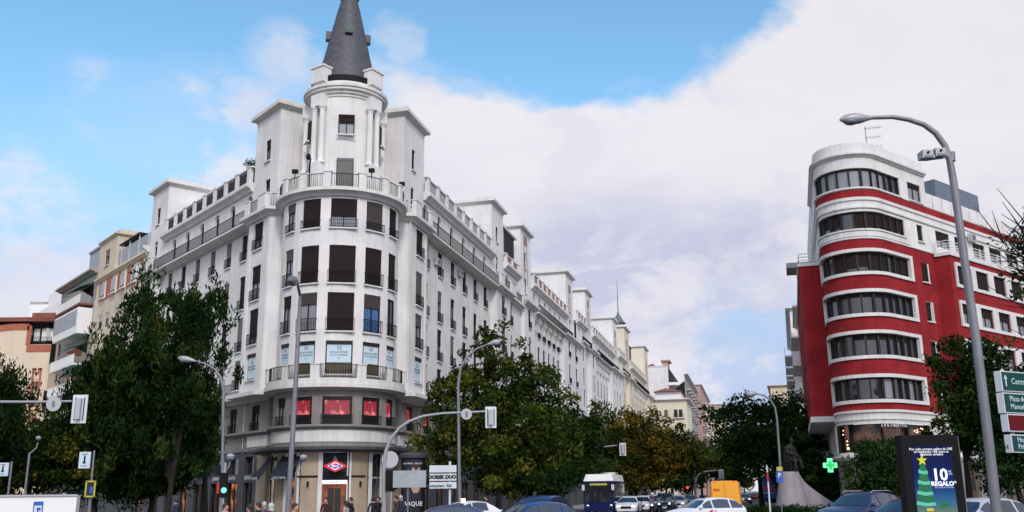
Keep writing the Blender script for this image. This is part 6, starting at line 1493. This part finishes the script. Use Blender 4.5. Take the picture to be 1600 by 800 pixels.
def car(label,x,y,deg,kind='hatch',paint='car_white',lights=False,sign=None,stripe=False,bars=False,cat='car',group='cars in the traffic',name='car'):
    t=thing(name,label,cat,(x,y,0),math.radians(deg),group); body,G=car_meshes(kind,paint); c=CS[kind]; W=c['W']/2; xf=c['st'][0][0]; xr=c['st'][-1][0]
    B=child('body',body,t)
    for nm,me in G: child(nm,me,t)
    for sx_,xw in ((1,xf-.82),(-1,xr+.78)):
        for sd in (1,-1):
            w_=child('wheel',wmesh(('tyre',),tyre,'rubber',True),t,(xw,sd*(W-.1),.335)); w_.rotation_euler=(-sd*math.pi/2,0,0); child('rim',wmesh(('rim',),rimm,'rim'),w_)
            child('wheel_arch',wmesh(('arch',),lambda:MB().tube([(0,0,-.02),(0,0,.02)],.40,20),'black_plastic'),t,(xw,sd*(W-.006),.36)).rotation_euler=(math.pi/2,0,0)
    zl=c['belt']*.72
    for sd in (1,-1):
        child('headlight',wmesh(('hl',kind),lambda:MB().ball((0,0,0),.15,12,8,.55,1.25,.62),'headlight_on' if lights else 'chrome',True),t,(xf-.16,sd*(W-.32),zl))
        child('tail_light',wmesh(('tl',kind),lambda:MB().box(-.05,.03,-.1,.1,-.12,.14) if kind!='van' else MB().box(-.03,.015,-.07,.07,-.25,.25),'tail_off'),t,(xr+.04,sd*(W-.24),zl+.08))
        mo=child('wing_mirror',wmesh(('mirror',paint),lambda:MB().ball((0,0,0),.1,10,8,.7,1.05,.75),paint,True),t,(c['st'][4][0]-.22,sd*(W+.07),c['belt']+.06)); child('mirror_glass',wmesh(('mg',),lambda:MB().box(-.075,-.072,-.07,.07,-.05,.05),'chrome'),mo)
        child('door_seam',wmesh(('seam',kind),lambda:MB().box(-.006,.006,-.004,.004,.35,c['belt']-.02),'black_plastic'),t,(.05,sd*(W+.0),0)); child('door_handle',wmesh(('dh',),lambda:MB().box(-.09,.09,-.015,.015,-.015,.015),'chrome'),t,(-.1,sd*(W+.012),c['belt']-.1))
    child('grille',wmesh(('gr',kind),lambda:MB().box(-.03,.02,-.42,.42,-.09,.08),'black_plastic'),t,(xf-.0,0,zl-.05))
    for xx in (xf+.01,xr-.01): child('number_plate',wmesh(('np',),lambda:MB().box(-.012,.012,-.26,.26,-.055,.055),'letter_white'),t,(xx,0,.42 if xx>0 else .72))
    if sign: child('roof_sign',wmesh(('taxi',sign),lambda:MB().box(-.07,.07,-.2,.2,0,.13),sign),t,(.0,0,c['st'][8][1]-.01))
    if bars:
        for sd in (1,-1): child('roof_rail',wmesh(('rr',kind),lambda:MB().tube([(.3,0,-.03),(.1,0,.05),(-1.4,0,.05),(-1.6,0,-.03)],.02,8),'chrome',True),t,(0,sd*(W*.68),c['st'][8][1]))
    if stripe:
        for sd in (1,-1): child('door_stripe',wmesh(('stripe',),lambda:MB().hexa([(.45,-.004,.42),(.62,-.004,.42),(.62,.004,.42),(.45,.004,.42),(.02,-.004,.88),(.19,-.004,.88),(.19,.004,.88),(.02,.004,.88)]),'red_stripe'),t,(0,sd*(W+.008),0))
    return t
def cpx(label,px_,Y,deg,**k): v=at(px_,790,Y); return car(label,v.x,Y,deg,**k)
cpx('white taxi with a lit roof sign behind the dark blue cars at centre',722,50,218,kind='sedan',paint='car_white',sign='warm_lamp')
cpx('very dark navy car closest to the camera, only its roof showing',685,33,186,kind='sedan',paint='car_navy')
cpx('blue hatchback showing its windscreen beside the navy roof',822,37,215,kind='hatch',paint='car_blue')
cpx('dark blue estate with pale window frames right of the blue hatchback',842,43,248,kind='suv',paint='car_navy')
cpx('white taxi hatchback with a red diagonal door stripe in the middle of the junction',1099,50,203,kind='hatch',paint='car_white',stripe=True,sign='black_plastic')
cpx('navy off roader with silver roof rails in front of the statue plinth',1345,42,222,kind='suv',paint='car_navy',bars=True,lights=True)
cpx('dark blue saloon overlapping the off roader, left of the billboard',1415,37,220,kind='sedan',paint='car_navy',lights=True)
cpx('white hatchback half hidden behind the right side of the billboard',1520,33,205,kind='hatch',paint='car_white')
cpx('white hatchback with headlights on beside the bus',983,79,256,kind='hatch',paint='car_white',lights=True)
cpx('white car directly behind the lit hatchback beside the bus',1004,87,256,kind='hatch',paint='car_white',lights=False)
cpx('dark blue van shaped car waiting behind the scooter riders',1040,90,257,kind='suv',paint='car_teal',lights=True)
cpx('white car with headlights on behind the scooter riders',1059,96,257,kind='hatch',paint='car_white',lights=True)
cpx('dark saloon driving in the far lane left of the white taxi hatchback',1078,112,257,kind='sedan',paint='car_black',lights=True)
cpx('far dark car with bright headlights between yellow van and blue truck',1164,135,258,kind='sedan',paint='car_black',lights=True)
cpx('distant red car at the vanishing point of the avenue',1181,190,76,kind='hatch',paint='car_red')
cpx('distant silver car next to the red one at the vanishing point',1172,215,256,kind='sedan',paint='car_silver',lights=True)
cpx('parked silver car under the trees of the right street kerb',1020,108,257,kind='hatch',paint='car_silver')
v=at(1136,790,64); t=car('yellow delivery van with red letters on its rear doors',v.x,64,76,kind='van',paint='van_yellow',cat='van',group=None,name='delivery_van')
lettering('DHL',.30,'red_ink',t,(-2.585,.1,1.15),-math.pi/2,.004,.01); lettering('DHL',.55,'red_ink',t,(-.6,.975,1.6),math.pi,.004,.01)
lettering('DHL',.2,'red_ink',t,(-2.57,.5,1.9),-math.pi/2,.004,.006)
for sd in (1,-1): child('marker_lamp',MB().box(-.02,.02,-.06,.06,-.03,.03).mesh('marker','tail_on'),t,(-2.5,sd*.6,2.40))
child('door_gap',MB().box(-.004,.004,-.006,.006,.5,2.3).mesh('door_gap','black_plastic'),t,(-2.585,0,0))
# blue box truck
v=at(1207,790,108); t=thing('box_truck','blue box truck seen from behind next to the statue plinth','truck',(v.x,108,0),math.radians(76))
child('cargo_box',MB().box(-3.4,2.0,-1.15,1.15,.95,3.25).mesh('cargo_box','truck_blue'),t); child('cab',MB().hexa([(2.1,-1.05,.6),(3.9,-1.05,.6),(3.9,1.05,.6),(2.1,1.05,.6),(2.1,-1.0,2.6),(3.4,-1.0,2.6),(3.4,1.0,2.6),(2.1,1.0,2.6)]).mesh('cab','truck_blue'),t)
child('roof_spoiler',MB().hexa([(2.0,-.9,2.6),(3.1,-.9,2.6),(3.1,.9,2.6),(2.0,.9,2.6),(2.0,-.85,3.3),(2.2,-.85,3.3),(2.2,.85,3.3),(2.0,.85,3.3)]).mesh('spoiler','truck_blue'),t)
child('windscreen',MB().box(3.62,3.66,-.9,.9,1.5,2.3).mesh('windscreen','car_glass'),t); child('chassis',MB().box(-3.3,3.6,-.5,.5,.5,.94).mesh('chassis','black_plastic'),t)
for xw in (-2.2,2.9):
    for sd in (1,-1): w_=child('wheel',wmesh(('tyre',),tyre,'rubber',True),t,(xw,sd*.95,.45)); w_.rotation_euler=(-sd*math.pi/2,0,0); w_.scale=(1.35,1.35,1.35)
for sd in (1,-1): child('tail_light',MB().box(-.04,.0,-.12,.12,-.07,.07).mesh('tl','tail_off'),t,(-3.36,sd*.85,.8))
lettering('(NICE)',.62,'red_stripe',t,(-3.42,0,2.1),-math.pi/2,.006,.02); child('rear_bar',MB().box(-3.45,-3.40,-1.1,1.1,1.55,1.6).mesh('rear_bar','chrome'),t)
# white municipal van at left
v=at(127,790,20); t=thing('box_van','white municipal box van with a small blue city emblem at the lower left','van',(v.x-1.75,20.2,0),math.radians(202))
child('cargo_box',MB().box(-1.45,.95,-.85,.85,.45,1.86).mesh('cargo_box','white_paint'),t)
child('cab',MB().hexa([(.98,-.84,.4),(2.75,-.84,.4),(2.75,.84,.4),(.98,.84,.4),(.98,-.80,1.83),(1.9,-.78,1.76),(1.9,.78,1.76),(.98,.80,1.83)]).mesh('cab','white_paint'),t)
child('side_window',MB().hexa([(1.15,.80,1.05),(2.15,.80,1.05),(2.15,.83,1.05),(1.15,.83,1.05),(1.2,.80,1.66),(1.75,.80,1.62),(1.75,.825,1.62),(1.2,.825,1.66)]).mesh('side_window','car_glass'),t)
child('windscreen',MB().hexa([(2.62,-.7,1.05),(2.66,-.7,1.05),(2.66,.7,1.05),(2.62,.7,1.05),(2.0,-.66,1.68),(2.04,-.66,1.68),(2.04,.66,1.68),(2.0,.66,1.68)]).mesh('windscreen','car_glass'),t)
for xw in (-.8,2.0):
    for sd in (1,-1): w_=child('wheel',wmesh(('tyre',),tyre,'rubber',True),t,(xw,sd*.78,.335)); w_.rotation_euler=(-sd*math.pi/2,0,0); child('rim',wmesh(('rim',),rimm,'rim'),w_)
ex=-.75
E_=child('emblem',MB().box(ex-.09,ex+.09,.852,.858,1.44,1.74).mesh('emblem','blue_sign'),t); child('emblem_field',MB().box(ex-.07,ex+.07,.859,.862,1.46,1.66).mesh('field','letter_white'),E_)
child('emblem_tree',MB().box(ex-.012,ex+.012,.863,.866,1.48,1.58).box(ex-.05,ex+.02,.863,.866,1.57,1.62).box(ex-.045,ex-.02,.863,.866,1.49,1.54).mesh('bear','blue_sign'),E_)
child('gutter',MB().box(-1.46,.96,.85,.88,1.84,1.875).mesh('gutter','plastic_grey'),t)
for xx in (-1.2,.5): child('roof_bolt',MB().ball((0,0,0),.03,8,6).mesh('bolt','steel_light'),t,(xx,.8,1.88))
# city bus
v=at(936,790,78); t=thing('city_bus','city bus with a pale roof and dark blue body turning in under the trees','bus',(v.x+.8,81.2,0),math.radians(256))
bl,bw_=6.6,1.22
child('body',MB().box(-bl/2,bl/2,-bw_,bw_,.35,2.7).mesh('body','bus_blue'),t)
child('roof',MB().hexa([(-bl/2,-bw_,2.7),(bl/2+.02,-bw_,2.7),(bl/2+.02,bw_,2.7),(-bl/2,bw_,2.7),(-bl/2,-bw_+.15,3.25),(bl/2-.35,-bw_+.15,3.25),(bl/2-.35,bw_-.15,3.25),(-bl/2,bw_-.15,3.25)]).mesh('roof','plaster'),t)
child('windscreen',MB().box(bl/2+.005,bl/2+.03,-1.1,1.1,1.05,2.55).mesh('windscreen','glass'),t); child('route_display',MB().box(bl/2+.035,bl/2+.05,-.7,.7,2.36,2.52).mesh('route_display','yellow_sign'),t)
for sd in (1,-1):
    for k in range(4): child('side_window',wmesh(('busw',),lambda:MB().box(-.62,.62,-.01,.01,-.62,.62),'glass'),t,(-2.4+1.38*k,sd*(bw_+.012),1.95))
    child('wing_mirror',MB().box(-.06,.06,-.1,.1,-.22,.22).mesh('mirror','letter_white'),t,(bl/2+.25,sd*1.2,2.2)); child('headlight',MB().ball((0,0,0),.13,10,8,.5,1.2,1).mesh('hl','chrome',True),t,(bl/2,sd*.95,.75))
    for xw in (-2.0,2.0): w_=child('wheel',wmesh(('tyre',),tyre,'rubber',True),t,(xw,sd*1.1,.48)); w_.rotation_euler=(-sd*math.pi/2,0,0); w_.scale=(1.4,1.4,1.3)
child('roof_pod',MB().box(-2.5,-.5,-.8,.8,3.25,3.45).mesh('pod','plaster'),t)
# ---------------------------------------------------------------- people
def skin_mesh(V_,E_,R_,key,mats,fn,sub=1):
    me=D.meshes.new('sk'); me.from_pydata(V_,E_,[]); o=D.objects.new('sk',me); col.objects.link(o)
    m=o.modifiers.new('s','SKIN'); 
    for i,r in enumerate(R_): me.skin_vertices[0].data[i].radius=(r,r) if not isinstance(r,tuple) else r
    me.skin_vertices[0].data[0].use_root=True
    ss=o.modifiers.new('d','SUBSURF'); ss.levels=sub; ss.render_levels=sub
    dg=bpy.context.evaluated_depsgraph_get(); r=D.meshes.new_from_object(o.evaluated_get(dg)); D.objects.remove(o)
    r.name=key; r.materials.clear()
    for x in mats: r.materials.append(MAT(x))
    for p in r.polygons: p.use_smooth=True; p.material_index=fn(p.center)
    return r
def person(label,x,y,deg,h=1.7,coat='cloth0',legs='denim',pose='stand',z=.13,hair='hair_dark',long=False,group='people on the pavement and crossing'):
    k=h/1.7; t=thing('person',label,'person',(x,y,z),math.radians(deg),group)
    sw=.16 if pose=='walk' else 0
    Vt=[(0,0,.93),(0,0,1.12),(0,0,1.34),(0,0,1.46),(.01,0,1.56),(.02,0,1.66),      #0-5 spine neck head
        (0,.09,.88),(sw*.8,.10,.48),(sw,.10,.07),(sw+.15,.11,.04),                      #6-9 leg L
        (0,-.09,.88),(-sw*.5,-.10,.48),(-sw*1.4,-.10,.09),(-sw*1.4+.14,-.11,.04),       #10-13 leg R
        (0,.19,1.38),(-.04-sw*.4,.25,1.12),(.04-sw*.3,.25,.90),(.07-sw*.3,.25,.82),     #14-17 arm L
        (0,-.19,1.38),(-.02+sw*.5,-.25,1.12),(.12+sw*.6,-.24,.92),(.16+sw*.6,-.24,.84)] #18-21
    E_=[(0,1),(1,2),(2,3),(3,4),(4,5),(0,6),(6,7),(7,8),(8,9),(0,10),(10,11),(11,12),(12,13),(3,14),(14,15),(15,16),(16,17),(3,18),(18,19),(19,20),(20,21)]
    R_=[(.15,.12),(.14,.11),(.17,.12),.09,.055,.095,.095,.065,.05,.035,.095,.065,.05,.035,.065,.048,.036,.03,.065,.048,.036,.03]
    key='person_body_'+pose+coat+legs
    if key not in WM:
        def fn(c):
            if c.z>1.49: return 1
            if c.z<.86 and abs(c.y)>.215: return 1
            if c.z<.09: return 3
            return 0 if c.z>.86 or abs(c.y)>.2 else 2
        WM[key]=skin_mesh(Vt,E_,R_,'body',[coat,'skin',legs,'black_plastic'],fn,2)
    b=child('body',WM[key],t); b.scale=(k,k,k)
    hm=MB().ball((0,0,0),.105,14,10,1.08,.92,1.18); 
    hd=child('head',wmesh(('head',),lambda:MB().ball((0,0,0),.10,14,10,1.05,.88,1.25).ball((.10,0,-.01),.02,6,5,1,1,1.6).ball((.0,.09,-.01),.022,6,5,.8,.5,1.3).ball((.0,-.09,-.01),.022,6,5,.8,.5,1.3),'skin',True),t,(.03*k,0,1.62*k))
    child('eyes',wmesh(('eyes',),lambda:MB().ball((.088,.034,.012),.012,6,5).ball((.088,-.034,.012),.012,6,5),'ink_black',True),hd)
    hr=MB().ball((-.018,0,.03),.112,14,10,1.03,.95,1.16)
    child('hair',wmesh(('hair',long),lambda:(MB().ball((-.022,0,.035),.108,14,10,1.02,.95,1.12) if not long else MB().ball((-.022,0,.035),.11,14,10,1.02,.98,1.12).ball((-.06,0,-.10),.09,12,8,.7,1.1,1.6)),hair,True),hd)
    return t
ppl=[(392,797,30,'cloth3','person in a pale pink coat walking by the shopfronts, left of the group',170,'walk',True),
(404,789,36,'cloth0','person in a dark coat in the middle of the group left of the tall lamp',200,'stand',False),
(413,788,40,'cloth5','grey haired person in the group left of the tall lamp',250,'stand',False),
(424,790,33,'cloth1','person in a dark red jacket right of the grey haired one',150,'walk',True),
(461,793,30,'cloth4','person in a brown jacket just right of the tall lamp pole',330,'walk',False),
(509,794,44,'cloth1','person in dark red standing left of the station doorway',270,'stand',True),
(541,793,40,'cloth3','person with light scarf crossing right of the station doorway',160,'walk',True),
(548,786,46,'cloth0','tall person in a black coat right of the station doorway',210,'walk',False),
(583,787,46,'cloth0','person in black hood standing before the denim shop poster',100,'stand',False),
(592,785,47,'cloth0','second person in black close to the denim shop poster',240,'stand',False),
(619,780,50,'cloth4','person standing beside the advertising column foot',200,'stand',False),
(626,779,50,'cloth2','person with pale hair in front of the advertising column',260,'stand',True),
(112,795,34,'cloth5','pedestrian in the shade between the white van and yellow framed sign',190,'stand',False),
(275,795,50,'cloth2','person in dark blue below the neon shop lettering',150,'walk',False),
(352,793,33,'cloth3','person in pale clothes next to the green pedestrian light',330,'walk',True),
(760,779,58,'cloth1','person in the shade under the broad round tree',190,'stand',False)]
for i,(px_,py_,Y,ct,lb,dg_,ps,lg) in enumerate(ppl):
    v=at(px_,790,Y); zt_=at(px_,py_-3,Y).z; person(lb,v.x,Y,dg_,max(1.5,min(1.85,zt_-.13)),ct,random.choice(['denim','cloth0','cloth5']),ps,.0 if Y<42 else .13,hair='plastic_grey' if 'grey haired' in lb or 'pale hair' in lb else 'hair_dark',long=lg)
# scooters with riders
def scooter(label,px_,Y,deg,coat):
    v=at(px_,790,Y); t=thing('motor_scooter',label+' motor scooter with its headlight on','scooter',(v.x,Y,0),math.radians(deg),'motor scooters in the traffic')
    m=MB().tube([(-.65,0,.55),(-.3,0,.72),(.05,0,.62),(.15,0,.35),(.5,0,.35),(.62,0,.8),(.55,0,1.05)],[.14,.17,.14,.1,.12,.13,.06],10); child('body',m.mesh('body','car_black',True),t)
    for xw in (-.62,.68): 
        w_=child('wheel',wmesh(('stw',),lambda:MB().lathe([(.15,-.05),(.24,-.06),(.26,0),(.24,.06),(.15,.05)],16),'rubber',True),t,(xw,0,.26)); w_.rotation_euler=(math.pi/2,0,0)
    child('handlebar',MB().tube([(.5,-.33,1.06),(.56,0,1.02),(.5,.33,1.06)],.018,6).mesh('hb','chrome'),t); child('seat',MB().ball((-.3,0,.80),.17,12,6,1.9,.8,.4).mesh('seat','black_plastic',True),t)
    child('headlight',MB().ball((.70,0,.86),.085,10,8,.5,1,1).mesh('hl','headlight_on',True),t); child('windshield',MB().hexa([(.66,-.2,.95),(.68,-.2,.95),(.68,.2,.95),(.66,.2,.95),(.52,-.16,1.35),(.54,-.16,1.35),(.54,.16,1.35),(.52,.16,1.35)]).mesh('ws','car_glass'),t)
    p=thing('person',label+' rider in a helmet leaning forward on the motor scooter','person',(v.x,Y,0),math.radians(deg),'scooter riders')
    Vt=[(-.3,0,.88),(-.26,0,1.08),(-.18,0,1.30),(-.15,0,1.40),(-.11,0,1.47),(-.07,0,1.58),(-.25,.1,.86),(.12,.17,.80),(.12,.16,.42),(.25,.16,.38),(-.25,-.1,.86),(.12,-.17,.80),(.12,-.16,.42),(.25,-.16,.38),(-.16,.19,1.34),(.05,.27,1.15),(.30,.30,1.07),(.42,.30,1.07),(-.16,-.19,1.34),(.05,-.27,1.15),(.30,-.30,1.07),(.42,-.30,1.07)]
    E_=[(0,1),(1,2),(2,3),(3,4),(4,5),(0,6),(6,7),(7,8),(8,9),(0,10),(10,11),(11,12),(12,13),(3,14),(14,15),(15,16),(16,17),(3,18),(18,19),(19,20),(20,21)]
    R_=[(.15,.12),(.14,.11),(.18,.13),.09,.055,.095,.1,.075,.055,.04,.1,.075,.055,.04,.07,.05,.038,.034,.07,.05,.038,.034]
    me=skin_mesh(Vt,E_,R_,'body',[coat,'skin','denim','black_plastic'],lambda c:1 if (c.z>1.44 or (c.x>.38 and c.z>1)) else (3 if c.z<.45 else (2 if c.z<.86 else 0)),2); child('body',me,p)
    child('helmet',MB().ball((-.05,0,1.60),.15,16,12,1.1,.95,1.08).mesh('helmet','letter_white' if coat=='cloth1' else 'car_black',True),p); child('visor',MB().ball((.02,0,1.60),.125,14,8,.95,.98,.5).mesh('visor','glass',True),p)
scooter('red jacketed',1020,72,257,'cloth1'); scooter('dark jacketed',1031,78,257,'cloth2'); scooter('olive jacketed',1047,80,257,'cloth4')
# statue on its sweeping plinth
b=at(1238,790,70); bx=b.x; zt_=at(1236,737,70).z; sc_=1465/72.5
pl=thing('plinth','pale concrete cone shaped plinth with a wing sweeping down to the right','plinth',(bx,70,0))
w0,w1=25/sc_,12.5/sc_
prof=[(w0*1.0,0),(w0*.93,zt_*.25),(w0*.80,zt_*.5),(w0*.66,zt_*.78),(w1*1.02,zt_)]
child('cone',MB().lathe(prof,40,(0,0),cap=True).mesh('cone','concrete',True),pl)
wing_pts=[(.3,0)]+[(w1*.6+ i*.36, zt_*(1-(i/11))**2.0*.92+.02) for i in range(12)]
wp=[(.1,0.02),(.1,zt_*.9)]+[(w1*.95+(i/12)*3.7, max(.02,zt_*(.95-.55*(i/12)**.55-.38*(i/12)))) for i in range(13)]+[(w1+3.8,.02)]
child('sweeping_wing',MB().extr(wp,-.35,.35).mesh('wing','concrete'),pl)
st=thing('statue','dark bronze seated figure on top of the concrete plinth','statue',(bx+.15,70,zt_+.16),math.radians(-60))
Vt=[(0,0,.62),(.03,0,1.0),(.1,0,1.42),(.12,0,1.66),(.15,0,1.78),(.2,0,2.02),(.12,.17,.60),(.72,.24,.66),(.78,.24,.18),(.98,.25,.05),(.12,-.17,.60),(.70,-.26,.62),(.70,-.28,.16),(.92,-.3,.05),(.06,.33,1.56),(.12,.46,1.12),(.5,.36,.86),(.66,.32,.84),(.06,-.33,1.56),(.2,-.48,1.16),(.55,-.2,1.1),(.68,-.1,1.12)]
E_=[(0,1),(1,2),(2,3),(3,4),(4,5),(0,6),(6,7),(7,8),(8,9),(0,10),(10,11),(11,12),(12,13),(3,14),(14,15),(15,16),(16,17),(3,18),(18,19),(19,20),(20,21)]
R_=[.27,.26,(.3,.24),.14,.09,.16,.2,.14,.10,.07,.2,.14,.1,.07,.13,.1,.07,.06,.13,.1,.07,.06]
child('body',skin_mesh(Vt,E_,R_,'body',['bronze_statue'],lambda c:0,2),st)
child('head',MB().ball((.22,0,2.08),.15,14,10,1.05,.88,1.25).ball((.37,0,2.06),.03,6,5,1,1,1.6).mesh('head','bronze_statue',True),st); child('cloak',MB().extr([(-.35,-.15),(.35,-.15),(.3,.7),(.1,1.5),(-.15,1.62),(-.32,.9)],-.42,.42).mesh('cloak','bronze_statue'),st)
child('block_seat',MB().box(-.45,.35,-.42,.42,-.16,.5).mesh('block_seat','bronze_statue'),st)
hedge('dark clipped hedge round the foot of the statue plinth',RF,-2,4,27.2,33.5,.75)
hc=at(1205,795,66)
t=thing('hedge','low dark hedge left of the statue plinth','hedge',(hc.x,66,.1)); C=np.array([[hc.x+random.uniform(-1.6,2.6),66+random.uniform(-.6,.6),.1+random.random()*.55] for _ in range(60)]); leaves('foliage',C,np.full(60,.38),110,.13,'leaf_deep',t)
